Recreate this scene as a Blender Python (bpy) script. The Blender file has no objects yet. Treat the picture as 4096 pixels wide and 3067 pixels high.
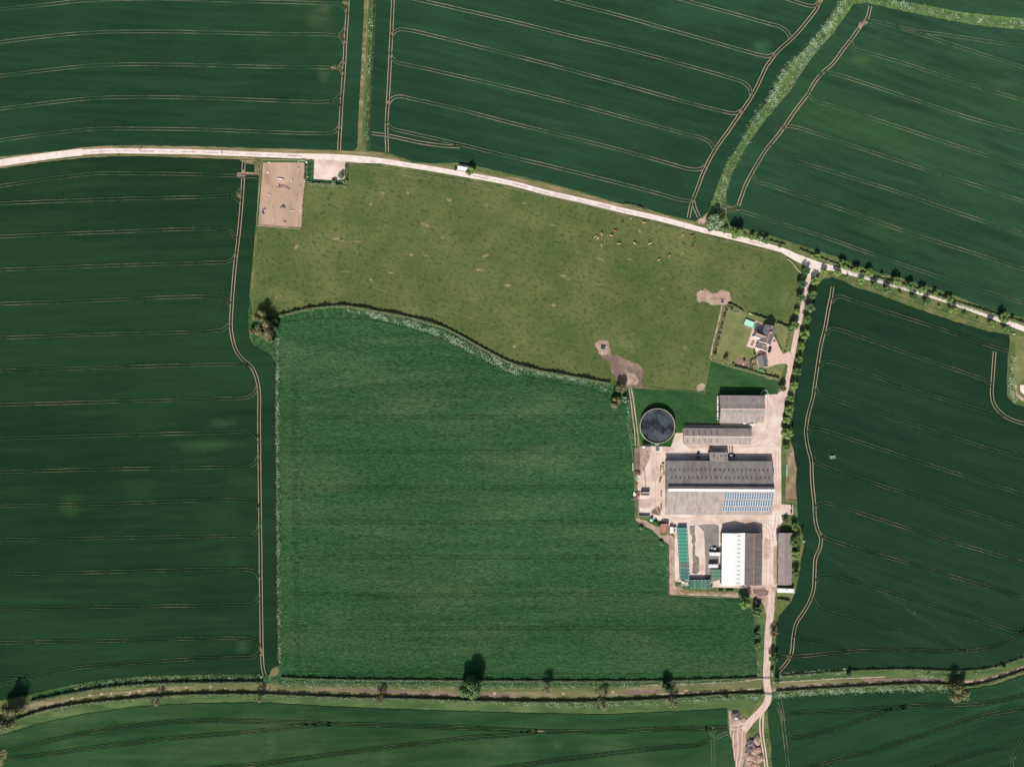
import bpy, bmesh, math, random
import numpy as np
from mathutils import Vector, Matrix
from mathutils.geometry import tessellate_polygon

# ------------------------------------------------------------------ camera, sky, sun, exposure
SC = bpy.context.scene
COL = SC.collection
H = 500.0            # flying height of the camera, metres
S = 5.5              # survey units per metre on the ground
cam_d = bpy.data.cameras.new('camera')
cam = bpy.data.objects.new('camera', cam_d); COL.objects.link(cam)
cam.location = (0, 0, H)
cam.rotation_euler = (0, 0, 0)
cam_d.sensor_fit = 'HORIZONTAL'
cam_d.angle = 2 * math.atan((2048 / S) / H)
cam_d.clip_start = 1.0
cam_d.clip_end = 20000
SC.camera = cam
SUN_EL, SUN_AZ = math.radians(38.5), math.radians(195.5)   # compass bearing of the sun, north = up
w = bpy.data.worlds.new('World'); SC.world = w
w.use_nodes = True
nt = w.node_tree; nt.nodes.clear()
sky = nt.nodes.new('ShaderNodeTexSky'); sky.sky_type = 'NISHITA'; sky.sun_disc = False
sky.air_density = .7; sky.dust_density = 3.5; sky.ozone_density = .5
sky.sun_elevation = SUN_EL; sky.sun_rotation = SUN_AZ
bg = nt.nodes.new('ShaderNodeBackground'); bg.inputs['Strength'].default_value = 0.075
wo = nt.nodes.new('ShaderNodeOutputWorld')
nt.links.new(sky.outputs[0], bg.inputs['Color']); nt.links.new(bg.outputs[0], wo.inputs['Surface'])
sun_d = bpy.data.lights.new('sun', 'SUN'); sun_d.energy = 4.2; sun_d.angle = math.radians(0.5)
sun_d.color = (1.0, 0.945, 0.89)
sun = bpy.data.objects.new('sun', sun_d); COL.objects.link(sun)
d = Vector((-math.sin(SUN_AZ) * math.cos(SUN_EL), -math.cos(SUN_AZ) * math.cos(SUN_EL), -math.sin(SUN_EL)))
sun.rotation_euler = d.to_track_quat('-Z', 'Y').to_euler()
SC.view_settings.view_transform = 'Standard'; SC.view_settings.look = 'None'
SC.view_settings.gamma = 1.0; SC.view_settings.exposure = 0.74
SC.view_settings.use_curve_mapping = False
SC.cycles.max_bounces = 4

rng = random.Random(7)
nrg = np.random.default_rng(7)

def P(x, y, h=0.0):
    """survey position (x east, y south) of something at height h, as world metres"""
    f = (H - h) / H
    return Vector(((x - 2048) / S * f, (1533.5 - y) / S * f, h))

# ------------------------------------------------------------------ materials
K = 1.0 / 1.6
def C(r, g, b, k=K):
    def l(c):
        c /= 255.0
        return c / 12.92 if c <= 0.04045 else ((c + 0.055) / 1.055) ** 2.4
    return (min(.9, l(r) * k), min(.9, l(g) * k), min(.9, l(b) * k), 1)

def base_mat(name, rough=0.9, spec=0.2):
    m = bpy.data.materials.new(name); m.use_nodes = True
    t = m.node_tree; b = t.nodes['Principled BSDF']
    b.inputs['Roughness'].default_value = rough
    b.inputs['Specular IOR Level'].default_value = spec
    return m, t, b

def ramp(t, fac, cols, lo=0.3, hi=0.7, interp='LINEAR'):
    r = t.nodes.new('ShaderNodeValToRGB'); r.color_ramp.interpolation = interp
    n = len(cols)
    el = r.color_ramp.elements
    el[0].position = lo; el[0].color = cols[0]
    el[1].position = hi; el[1].color = cols[-1]
    for i in range(1, n - 1):
        e = el.new(lo + (hi - lo) * i / (n - 1)); e.color = cols[i]
    t.links.new(fac, r.inputs[0]); return r.outputs[0]

def coords(t, rot=0.0, scale=(1, 1, 1)):
    tc = t.nodes.new('ShaderNodeTexCoord')
    r = t.nodes.new('ShaderNodeMapping'); r.inputs['Rotation'].default_value = (0, 0, rot)
    t.links.new(tc.outputs['Object'], r.inputs['Vector'])
    s = t.nodes.new('ShaderNodeMapping'); s.inputs['Scale'].default_value = scale
    t.links.new(r.outputs[0], s.inputs['Vector'])
    return s.outputs[0]

def noise(t, vec, scale, detail=4.0, rough=0.55, dist=0.0):
    n = t.nodes.new('ShaderNodeTexNoise')
    n.inputs['Scale'].default_value = scale; n.inputs['Detail'].default_value = detail
    n.inputs['Roughness'].default_value = rough; n.inputs['Distortion'].default_value = dist
    t.links.new(vec, n.inputs['Vector']); return n.outputs[0]

def mixc(t, fac, a, b, mode='MIX'):
    m = t.nodes.new('ShaderNodeMix'); m.data_type = 'RGBA'; m.blend_type = mode
    if isinstance(fac, (int, float)): m.inputs[0].default_value = fac
    else: t.links.new(fac, m.inputs[0])
    for v, k in ((a, 6), (b, 7)):
        if isinstance(v, tuple): m.inputs[k].default_value = v
        else: t.links.new(v, m.inputs[k])
    return m.outputs[2]

def mr(t, fac, lo, hi, a=0.0, b=1.0):
    n = t.nodes.new('ShaderNodeMapRange')
    n.inputs['From Min'].default_value = lo; n.inputs['From Max'].default_value = hi
    n.inputs['To Min'].default_value = a; n.inputs['To Max'].default_value = b
    t.links.new(fac, n.inputs['Value']); return n.outputs[0]

def bump(t, b, h, strength=0.5, dist=0.3):
    n = t.nodes.new('ShaderNodeBump'); n.inputs['Strength'].default_value = strength
    n.inputs['Distance'].default_value = dist
    t.links.new(h, n.inputs['Height']); t.links.new(n.outputs[0], b.inputs['Normal'])

def blobs_on(t, c, blobs):
    """soft-edged patches, differing growth and painted haze: (x, y, rx, ry, colour, amount) in survey units"""
    nz = None
    for (x, y, rx, ry, col, amt) in blobs:
        if nz is None: nz = mr(t, noise(t, coords(t, 0, (.6, 1.4, 1)), .035, 7, .68, .6), .3, .7, -.8, .8)
        m_ = t.nodes.new('ShaderNodeMapping'); m_.vector_type = 'POINT'
        kx, ky = S / rx, S / ry
        m_.inputs['Scale'].default_value = (kx, ky, 0)
        m_.inputs['Location'].default_value = (-(x - 2048) / S * kx, -(1533.5 - y) / S * ky, 0)
        tc = t.nodes.new('ShaderNodeTexCoord'); t.links.new(tc.outputs['Object'], m_.inputs['Vector'])
        ln = t.nodes.new('ShaderNodeVectorMath'); ln.operation = 'LENGTH'; t.links.new(m_.outputs[0], ln.inputs[0])
        ad = t.nodes.new('ShaderNodeMath'); ad.operation = 'ADD'; t.links.new(ln.outputs['Value'], ad.inputs[0]); t.links.new(nz, ad.inputs[1])
        mrn = t.nodes.new('ShaderNodeMapRange'); mrn.interpolation_type = 'SMOOTHSTEP'
        mrn.inputs['From Min'].default_value = 1.3; mrn.inputs['From Max'].default_value = -.2; mrn.inputs['To Max'].default_value = amt * .6
        t.links.new(ad.outputs[0], mrn.inputs['Value'])
        c = mixc(t, mrn.outputs[0], c, col)
    return c
def tone(t, c, scale=.006, amt=.14, rot=0):
    f = mr(t, noise(t, coords(t, rot, (.6, 1.2, 1)), scale, 4, .55, .4), .32, .68, 1 - amt, 1 + amt)
    cc = t.nodes.new('ShaderNodeCombineColor')
    for i in range(3): t.links.new(f, cc.inputs[i])
    return mixc(t, 1.0, c, cc.outputs[0], 'MULTIPLY')

def field_mat(name, cols, rot=0.0, streak=(0.02, 0.22), patch=None, patch_amt=0.35, patch_scale=0.012, pst=(.5, 1.3), fine=0.12, bumpy=0.0, bscale=0.9, bstretch=(0.5, 1), blobs=(), rows=.05):
    """crop: broad drift of tone, streaks along the drilling direction, fine grain"""
    m, t, b = base_mat(name, 0.95, 0.0)
    v0 = coords(t)
    vs = coords(t, rot, (streak[0], streak[1], 1))
    c1 = ramp(t, noise(t, vs, 1.0, 6, 0.6, 0.1), cols, 0.3, 0.72)
    if patch:
        f = mr(t, noise(t, coords(t, rot, (pst[0], pst[1], 1)), patch_scale, 6, 0.62, 0.6), 0.46, 0.68, 0, patch_amt)
        c1 = mixc(t, f, c1, patch)
    c1 = tone(t, blobs_on(t, c1, blobs), .007, .13, rot)
    fr = mr(t, noise(t, coords(t, rot, (.006, .55, 1)), 1.0, 3, .7), .3, .7, 1 - rows, 1 + rows)
    ccr = t.nodes.new('ShaderNodeCombineColor')
    for i in range(3): t.links.new(fr, ccr.inputs[i])
    c1 = mixc(t, 1.0, c1, ccr.outputs[0], 'MULTIPLY')
    vf = coords(t, rot, (0.35, 1.1, 1))
    f2 = mr(t, noise(t, vf, 1.0, 4, 0.7), 0.3, 0.7, 1 - fine, 1 + fine)
    cc = t.nodes.new('ShaderNodeCombineColor')
    for i in range(3): t.links.new(f2, cc.inputs[i])
    c1 = mixc(t, 1.0, c1, cc.outputs[0], 'MULTIPLY')
    t.links.new(c1, b.inputs['Base Color'])
    if bumpy:
        vb = coords(t, rot, (bstretch[0], bstretch[1], 1))
        bump(t, b, noise(t, vb, bscale, 5, 0.65, 1.2), bumpy, 0.9)
    return m

def mix_ground(name, cols, scale=0.15, stretch=(1, 1), rot=0, lo=.3, hi=.7, spots=None, spot_scale=.2, spot_lo=.6, spot_hi=.7, spot_amt=1, fine=0.12, bumpy=0.15, rough=.95, detail=6, blobs=(), broad=0):
    m, t, b = base_mat(name, rough, 0.0)
    v = coords(t, rot, (stretch[0], stretch[1], 1))
    c = ramp(t, noise(t, v, scale, detail, 0.62, 0.3), cols, lo, hi)
    if spots:
        f = mr(t, noise(t, coords(t, rot + .3, (1, 1.6, 1)), spot_scale, 3, 0.5, 0.2), spot_lo, spot_hi, 0, spot_amt)
        c = mixc(t, f, c, spots)
    if blobs: c = blobs_on(t, c, blobs)
    if broad: c = tone(t, c, .02, broad)
    n = noise(t, coords(t), 1.3, 3, 0.7)
    f2 = mr(t, n, 0.25, 0.75, 1 - fine, 1 + fine)
    cc = t.nodes.new('ShaderNodeCombineColor')
    for i in range(3): t.links.new(f2, cc.inputs[i])
    c = mixc(t, 1.0, c, cc.outputs[0], 'MULTIPLY')
    t.links.new(c, b.inputs['Base Color'])
    if bumpy: bump(t, b, n, bumpy, 0.4)
    return m

def plain(name, col, rough=0.7, var=0.12, scale=0.8, spec=0.25, metal=0.0, stretch=(1, 1)):
    m, t, b = base_mat(name, rough, spec)
    b.inputs['Metallic'].default_value = metal
    f = mr(t, noise(t, coords(t, 0, (stretch[0], stretch[1], 1)), scale, 4, 0.6), 0.25, 0.75, 1 - var, 1 + var)
    cc = t.nodes.new('ShaderNodeCombineColor')
    for i in range(3): t.links.new(f, cc.inputs[i])
    t.links.new(mixc(t, 1.0, col, cc.outputs[0], 'MULTIPLY'), b.inputs['Base Color'])
    return m

def leaf_mat(name, cols, rough=0.6, vary=0.16):
    m, t, b = base_mat(name, rough, 0.25)
    g = t.nodes.new('ShaderNodeNewGeometry')
    c = ramp(t, g.outputs['Random Per Island'], cols, 0.0, 1.0)
    oi = t.nodes.new('ShaderNodeObjectInfo')
    f = mr(t, oi.outputs['Random'], 0, 1, 1 - vary, 1 + vary)
    cc = t.nodes.new('ShaderNodeCombineColor')
    for i in range(3): t.links.new(f, cc.inputs[i])
    t.links.new(mixc(t, 1.0, c, cc.outputs[0], 'MULTIPLY'), b.inputs['Base Color'])
    return m

M = {}
# crops: field colours also paint in lit and shaded crop sides
L1 = C(62, 92, 58); L2 = C(92, 104, 76)
M['crop_nw'] = field_mat('crop_nw', [C(33, 60, 43), C(37, 67, 48), C(43, 74, 53)], 0.03, patch=C(52, 84, 54), patch_amt=.35, patch_scale=.006,
    blobs=[(1270, 60, 55, 70, C(72, 96, 66), .7), (1300, 40, 25, 30, L2, .6), (1265, 190, 60, 40, C(60, 92, 60), .6), (1295, 300, 28, 34, C(84, 100, 70), .7), (1180, 30, 70, 60, C(50, 86, 56), .5), (1230, 430, 90, 60, C(46, 82, 54), .6), (600, 60, 300, 80, C(44, 78, 54), .4)])
M['crop_n'] = field_mat('crop_n', [C(34, 60, 45), C(38, 68, 50), C(45, 77, 57)], 0.24, patch=C(48, 86, 60), patch_amt=.3, patch_scale=.006,
    blobs=[(2900, 60, 420, 130, C(54, 92, 68), .6), (3045, 190, 40, 40, C(72, 120, 84), .55), (1700, 480, 260, 160, C(32, 58, 46), .6), (2500, 720, 300, 60, C(30, 54, 42), .5)])  # first, widest blob paints haze into the crop as paler teal
M['crop_ne'] = field_mat('crop_ne', [C(36, 64, 47), C(43, 74, 55), C(50, 83, 60)], 0.33, patch=C(58, 92, 58), patch_amt=.6, patch_scale=.014, pst=(.3, 1.6),
    blobs=[(3850, 120, 450, 130, C(58, 94, 72), .6), (3300, 870, 300, 120, C(34, 60, 45), .6), (3440, 240, 40, 24, C(84, 118, 68), .5), (4030, 330, 60, 30, C(80, 104, 72), .5), (3500, 520, 200, 60, C(56, 94, 58), .4)])  # the first broad blob is painted haze, paler towards the top right
M['crop_w'] = field_mat('crop_w', [C(29, 52, 37), C(33, 58, 40), C(38, 65, 44)], -0.03, patch=C(40, 70, 44), patch_amt=.5, patch_scale=.008,
    blobs=[(285, 2020, 50, 50, C(70, 102, 56), .6), (550, 1960, 70, 60, C(50, 82, 50), .6), (890, 1690, 90, 20, C(70, 102, 74), .7), (870, 1780, 150, 26, C(64, 100, 66), .7), (960, 1920, 70, 40, C(50, 84, 50), .6), (880, 2060, 80, 50, C(46, 78, 48), .7), (930, 2240, 50, 60, C(54, 86, 54), .6), (970, 2580, 30, 40, C(70, 104, 72), .6), (250, 700, 260, 60, C(46, 80, 54), .6), (500, 2560, 400, 60, C(44, 78, 50), .5), (850, 1240, 60, 50, C(44, 76, 48), .5)])
M['crop_e'] = field_mat('crop_e', [C(29, 52, 39), C(33, 58, 43), C(38, 65, 47)], 0.33, patch=C(36, 66, 44), patch_amt=.4, patch_scale=.012)
M['crop_s'] = field_mat('crop_s', [C(36, 64, 42), C(42, 74, 47), C(50, 84, 52)], -0.03, patch=C(76, 102, 62), patch_amt=.5, patch_scale=.02,
    blobs=[(360, 3010, 240, 60, C(62, 92, 56), .5), (1190, 2890, 170, 30, C(86, 110, 66), .7), (1090, 2970, 40, 40, C(94, 116, 70), .7), (1530, 3030, 40, 50, C(80, 110, 74), .5), (2230, 2980, 30, 22, C(94, 120, 80), .6), (260, 2960, 60, 40, C(78, 104, 64), .5)])
M['crop_se'] = field_mat('crop_se', [C(30, 55, 40), C(35, 64, 44), C(42, 74, 50)], -0.25, patch=C(44, 80, 50), patch_amt=.35, blobs=[(4000, 2780, 200, 60, C(60, 98, 60), .6)])
M['crop_c'] = field_mat('crop_c', [C(46, 82, 52), C(50, 87, 55), C(56, 93, 60)], 0.0, streak=(0.008, 0.16), patch=C(88, 112, 72), patch_amt=.42, patch_scale=.022, pst=(.35, 1.7), fine=0.55, bumpy=1.0, bscale=0.5, bstretch=(0.6, 1.0), rows=.05,
    blobs=[(1230, 1660, 60, 60, C(88, 118, 70), .5), (1560, 1610, 260, 50, C(84, 108, 72), .6), (1800, 1700, 200, 60, C(80, 102, 70), .5), (1960, 1830, 130, 50, C(92, 112, 76), .5), (1560, 1370, 180, 20, C(92, 112, 74), .5), (1330, 2480, 60, 60, C(92, 116, 76), .4), (2380, 1650, 130, 110, C(38, 82, 48), .75), (2430, 2000, 120, 200, C(40, 86, 48), .7), (2120, 1830, 120, 60, C(92, 110, 76), .6), (2800, 2560, 200, 110, C(46, 92, 54), .6), (1650, 2620, 400, 50, C(66, 98, 68), .5), (1150, 2000, 30, 700, C(72, 104, 68), .45), (1500, 1900, 200, 60, C(40, 74, 52), .5)])
M['paddock'] = field_mat('paddock_grass', [C(44, 80, 48), C(52, 90, 52), C(64, 100, 58)], 0.3, streak=(.06, .12), patch=C(84, 110, 62), patch_amt=.5, patch_scale=.03, fine=.3, bumpy=.4)
M['pasture'] = mix_ground('pasture_grass', [C(78, 98, 54), C(98, 108, 64), C(112, 118, 74)], 0.03, (1, 1.3), 0.1, .3, .68, spots=C(54, 84, 50), spot_scale=.30, spot_lo=.50, spot_hi=.70, spot_amt=.8, fine=.24, bumpy=.35, broad=.08,
    blobs=[(2640, 1320, 260, 170, C(66, 94, 54), .6), (3050, 1150, 150, 110, C(80, 104, 58), .5), (1800, 1080, 330, 120, C(84, 102, 60), .5), (1950, 830, 260, 90, C(104, 112, 70), .5), (2120, 1000, 180, 60, C(74, 98, 58), .5), (1060, 1220, 80, 40, C(62, 92, 50), .6)])
M['ground'] = mix_ground('verge_grass', [C(70, 94, 54), C(100, 112, 68), C(136, 132, 92)], 0.11, (1, 1), 0, .3, .72, fine=.2, bumpy=.3)
M['verge_pale'] = mix_ground('verge_pale', [C(66, 98, 56), C(98, 124, 74), C(138, 154, 102)], 0.25, (1, 1), 0, .3, .7, fine=.3, bumpy=.6)
M['verge_green'] = mix_ground('verge_green', [C(62, 86, 52), C(82, 106, 64), C(110, 124, 80)], 0.09, (.35, 1.5), 0, .3, .7, fine=.22, bumpy=.4)
M['verge_dark'] = mix_ground('verge_dark', [C(30, 62, 40), C(50, 88, 54), C(92, 122, 76)], 0.3, (1, 1), 0, .3, .72, fine=.3, bumpy=.6)
M['verge_tan'] = mix_ground('verge_tan', [C(92, 98, 62), C(134, 126, 92), C(176, 152, 128)], 0.14, (.3, 1.6), 0.1, .3, .7, fine=.2, bumpy=.3)
M['lawn'] = mix_ground('lawn', [C(98, 112, 66), C(122, 128, 84), C(146, 140, 98)], 0.12, (1, 1), .4, .3, .72, fine=.1, bumpy=.1)
M['road'] = mix_ground('limestone_road', [C(204, 190, 176), C(228, 216, 206), C(240, 230, 222)], 0.25, (1, 1), 0, .25, .65, spots=C(180, 166, 154), spot_scale=.12, spot_lo=.62, spot_hi=.74, spot_amt=.6, fine=.07, bumpy=.1)
M['road_pink'] = mix_ground('dirt_drive', [C(188, 162, 148), C(212, 188, 174), C(226, 206, 194)], 0.3, (2, .5), 0, .25, .7, spots=C(150, 132, 112), spot_scale=.15, spot_lo=.62, spot_hi=.74, spot_amt=.5, fine=.1, bumpy=.2)
M['strip'] = mix_ground('road_centre_strip', [C(92, 86, 62), C(120, 106, 84), C(190, 172, 156)], 0.5, (1, 1), 0, .35, .75, fine=.2)
M['yard'] = mix_ground('yard_concrete', [C(198, 174, 160), C(222, 203, 191), C(234, 221, 210)], 0.07, (1, 1), 0, .25, .68, spots=C(190, 158, 140), spot_scale=.06, spot_lo=.50, spot_hi=.68, spot_amt=.75, fine=.07, bumpy=.08, broad=.07)
M['tyre_mark'] = mix_ground('tyre_marks', [C(178, 158, 146), C(198, 178, 166), C(214, 196, 184)], 0.3, fine=.08)
M['asphalt'] = mix_ground('asphalt', [C(118, 114, 112), C(138, 134, 131), C(158, 150, 146)], 0.15, (1, 1), 0, .3, .7, fine=.07)
M['stain'] = mix_ground('worn_asphalt', [C(112, 108, 105), C(140, 132, 126), C(180, 164, 152)], 0.5, (1, 1), 0, .35, .75, fine=.12)
M['dirt'] = mix_ground('bare_dirt', [C(140, 122, 104), C(176, 154, 136), C(200, 176, 158)], 0.22, (1, 1), 0, .3, .7, fine=.14, bumpy=.35)
M['dark_dirt'] = mix_ground('trodden_mud', [C(112, 98, 90), C(130, 112, 102), C(160, 136, 120)], 0.1, (1, 1), 0, .3, .68, fine=.15, bumpy=.3)
M['mud_green'] = mix_ground('patchy_grass', [C(84, 96, 58), C(120, 116, 82), C(172, 148, 124)], 0.25, (.35, 1.4), 0, .35, .65, fine=.16, bumpy=.3)
M['arena'] = mix_ground('arena_surface', [C(140, 132, 96), C(176, 152, 130), C(196, 166, 146)], 0.06, (1.6, .5), 0, .25, .62, fine=.08)
M['lane'] = mix_ground('lane_surface', [C(88, 100, 60), C(118, 120, 82), C(164, 148, 124)], 0.06, (.35, 1.6), 0, .32, .72, fine=.12)
M['drive_gravel'] = mix_ground('gravel_drive', [C(206, 174, 158), C(218, 188, 172), C(226, 198, 184)], 0.3, fine=.05)
M['patio'] = mix_ground('patio_slabs', [C(196, 172, 162), C(216, 196, 186), C(226, 208, 200)], 0.5, fine=.06)
M['bed'] = mix_ground('flower_bed', [C(40, 60, 36), C(96, 92, 62), C(150, 140, 110)], 0.6, fine=.25, bumpy=.6)
M['rough'] = mix_ground('rough_ground', [C(116, 112, 74), C(140, 118, 98), C(178, 148, 124)], 0.16, (1.4, .6), 0, .3, .7, spots=C(140, 160, 84), spot_scale=.1, spot_lo=.58, spot_hi=.7, spot_amt=.8, fine=.2, bumpy=.5)
def track_mat(name, soil, green, lo, hi):
    m, t, b = base_mat(name, 0.95, 0.05)
    f = mr(t, noise(t, coords(t), 0.035, 5, 0.65), lo, hi, 0, 1)
    t.links.new(mixc(t, f, green, soil), b.inputs['Base Color']); return m
M['track_bright'] = track_mat('wheelings_bare', C(178, 156, 138), C(92, 112, 84), .38, .60)
M['track_mid'] = track_mat('wheelings_thin', C(158, 144, 122), C(62, 96, 70), .42, .64)
M['track_green'] = track_mat('wheelings_green', C(150, 148, 112), C(78, 110, 78), .50, .68)
M['track_head'] = track_mat('headland_wheelings', C(188, 160, 142), C(144, 140, 110), .35, .55)
M['crop_edge'] = plain('crop_edge', C(38, 70, 48), .9, .2, .5, .1)
# buildings
def roof_mat(name, cols, axis, stains=None):
    m, t, b = base_mat(name, 0.75, 0.25)
    st = (0.2, .7) if axis == 'x' else (.7, 0.12)
    c = ramp(t, noise(t, coords(t, 0, (st[0], st[1], 1)), 0.6, 6, 0.65), cols, .3, .72)
    if stains:
        f = mr(t, noise(t, coords(t), .12, 6, .7, .5), .5, .66, 0, .75)
        c = mixc(t, f, c, stains)
    g = noise(t, coords(t), 1.1, 3, .6)
    f2 = mr(t, g, .3, .7, .93, 1.07)
    cc = t.nodes.new('ShaderNodeCombineColor')
    for i in range(3): t.links.new(f2, cc.inputs[i])
    t.links.new(mixc(t, 1.0, c, cc.outputs[0], 'MULTIPLY'), b.inputs['Base Color'])
    wv = t.nodes.new('ShaderNodeTexWave'); wv.inputs['Scale'].default_value = 1.9
    wv.bands_direction = 'X' if axis == 'y' else 'Y'
    tc = t.nodes.new('ShaderNodeTexCoord'); t.links.new(tc.outputs['Object'], wv.inputs['Vector'])
    bump(t, b, wv.outputs[0], .1, .04)
    return m
M['roof_grey'] = roof_mat('fibre_cement_roof', [C(132, 126, 122), C(158, 150, 145), C(178, 168, 162)], 'y')
M['roof_old'] = roof_mat('weathered_roof', [C(124, 122, 116), C(150, 146, 140), C(168, 160, 154)], 'y', C(126, 114, 110))
M['roof_dark'] = roof_mat('dark_sheet_roof', [C(88, 84, 82), C(106, 101, 98), C(130, 122, 118)], 'x')
M['roof_shed'] = roof_mat('shed_roof', [C(128, 120, 116), C(146, 137, 132), C(160, 150, 145)], 'x')
M['roof_white'] = plain('white_roof', C(246, 250, 246, K * .97), .5, .02, .3)
M['roof_rust'] = roof_mat('rusty_roof', [C(140, 92, 80), C(172, 120, 104), C(198, 152, 134)], 'y')
M['slate'] = plain('slate', C(112, 112, 114), .6, .12, 2.0)
M['tile_ridge'] = plain('ridge_tile', C(206, 150, 112), .8, .1, 2.0)
M['ridge'] = plain('ridge_cap', C(214, 190, 178), .7, .06, 1.0)
M['ridge_red'] = plain('ridge_cap_red', C(150, 118, 108), .7, .08, 1.0)
M['skylight'] = plain('rooflight', C(112, 98, 92), .4, .12, 2.0)
M['skylight_mid'] = plain('rooflight_brown', C(130, 112, 102), .4, .12, 2.0)
M['skylight_light'] = plain('rooflight_pale', C(176, 156, 142), .4, .1, 2.0)
M['skylight_green'] = plain('rooflight_grey', C(158, 170, 160), .35, .12, 3.0)
M['skylight_faint'] = plain('rooflight_faint', C(224, 230, 222), .35, .04, 3.0)
M['wall_green'] = plain('green_sheet_wall', C(60, 96, 84), .6, .06, 1.0)
M['wall_conc'] = plain('concrete_wall', C(176, 164, 154), .9, .1, 1.0)
M['wall_white'] = plain('white_render', C(240, 226, 214), .85, .03, 1.0)
M['wall_dark'] = plain('dark_wall', C(70, 70, 72), .8, .1, 1.0)
M['white'] = plain('white_paint', C(238, 238, 236), .4, .02, 1.0, .4)
M['metal'] = plain('galvanised', C(168, 176, 174), .45, .08, 2.0, .5, .3)
M['dark_metal'] = plain('dark_metal', C(70, 70, 74), .5, .1, 2.0, .4)
M['rust'] = plain('rusted_steel', C(150, 100, 82), .9, .15, 2.0)
M['wood'] = plain('weathered_wood', C(150, 132, 110), .9, .12, 2.0)
M['wood_pale'] = plain('pale_wood', C(204, 190, 160), .9, .08, 2.0)
M['glass'] = plain('window_glass', C(42, 58, 70), .12, .05, 2.0, .6)
M['tyre'] = plain('tyre_rubber', C(34, 34, 36), .9, .1, 3.0, .1)
M['slurry'] = mix_ground('slurry', [C(44, 48, 54), C(58, 64, 72), C(70, 78, 86)], 0.10, (1, 1), .5, .42, .55, spots=C(104, 110, 118), spot_scale=.13, spot_lo=.55, spot_hi=.6, spot_amt=.35, fine=.05, bumpy=0, rough=.35, detail=3)
M['tank_green'] = plain('tank_panels', C(128, 172, 150), .5, .05, 1.0)
M['solar'] = plain('solar_cells', C(58, 94, 118), .2, .06, 1.0, .6)
M['teal'] = plain('teal_container', C(74, 148, 132), .55, .06, .8)
M['deepgreen'] = plain('green_container', C(70, 118, 110), .55, .07, .8)
M['greengrey'] = plain('grey_green_container', C(94, 132, 114), .55, .07, .8)
M['steelgrey'] = plain('grey_container', C(102, 118, 118), .55, .07, .8)
M['mint'] = plain('pool_cover', C(176, 232, 198), .5, .03, 1.0)
M['blue'] = plain('blue_paint', C(58, 92, 150), .4, .05, 2.0)
M['navy'] = plain('navy_paint', C(30, 40, 66), .25, .05, 2.0, .6)
M['black'] = plain('black_paint', C(26, 28, 34), .25, .05, 2.0, .6)
M['silver'] = plain('silver_paint', C(196, 202, 206), .3, .04, 2.0, .5)
M['red'] = plain('red_paint', C(216, 120, 96), .6, .05, 2.0)
M['purple'] = plain('purple_fabric', C(96, 96, 146), .7, .08, 2.0)
M['mint_tank'] = plain('mint_plastic', C(150, 216, 200), .5, .08, 3.0)
M['yellow'] = plain('yellow_blossom', C(220, 176, 74), .8, .1, 3.0)
M['green_plastic'] = plain('green_plastic', C(90, 170, 124), .5, .06, 2.0)
M['rubble'] = mix_ground('rubble', [C(110, 94, 86), C(176, 148, 130), C(226, 200, 178)], 0.7, (1, 1), 0, .3, .7, fine=.3, bumpy=.9)
M['ash'] = mix_ground('ash', [C(92, 84, 88), C(120, 110, 112), C(150, 138, 136)], 0.6, fine=.2, bumpy=.6)
M['plastic_white'] = plain('white_sheet', C(236, 232, 222), .5, .06, 2.0)
# foliage
M['leaf_lime'] = leaf_mat('lime_leaves', [C(80, 112, 54), C(118, 148, 74), C(156, 182, 100)])
M['leaf_mid'] = leaf_mat('green_leaves', [C(54, 88, 48), C(86, 120, 64), C(126, 156, 90)])
M['leaf_dark'] = leaf_mat('dark_leaves', [C(34, 64, 42), C(52, 88, 54), C(84, 122, 74)])
M['leaf_olive'] = leaf_mat('olive_leaves', [C(92, 96, 62), C(126, 128, 84), C(160, 156, 112)])
M['leaf_brown'] = leaf_mat('brown_leaves', [C(92, 84, 70), C(132, 114, 92), C(168, 144, 116)])
M['leaf_haw'] = leaf_mat('hawthorn_leaves', [C(44, 84, 46), C(78, 120, 70), C(150, 176, 130), C(214, 220, 190)])
M['leaf_grey'] = leaf_mat('grey_leaves', [C(110, 116, 100), C(140, 146, 128), C(176, 180, 162)])
M['leaf_hedge'] = leaf_mat('hedge_leaves', [C(52, 72, 44), C(84, 104, 62), C(128, 138, 90)], vary=.05)
M['parsley_green'] = leaf_mat('verge_leaves', [C(58, 92, 54), C(88, 120, 74), C(124, 150, 100)], vary=.05)
M['parsley'] = leaf_mat('cow_parsley_flowers', [C(118, 150, 112), C(158, 182, 146), C(204, 216, 190)], vary=.05)
M['bark'] = plain('bark', C(112, 100, 84), .95, .15, 3.0)
M['bark_pale'] = plain('pale_bark', C(178, 160, 136), .95, .12, 3.0)

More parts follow.
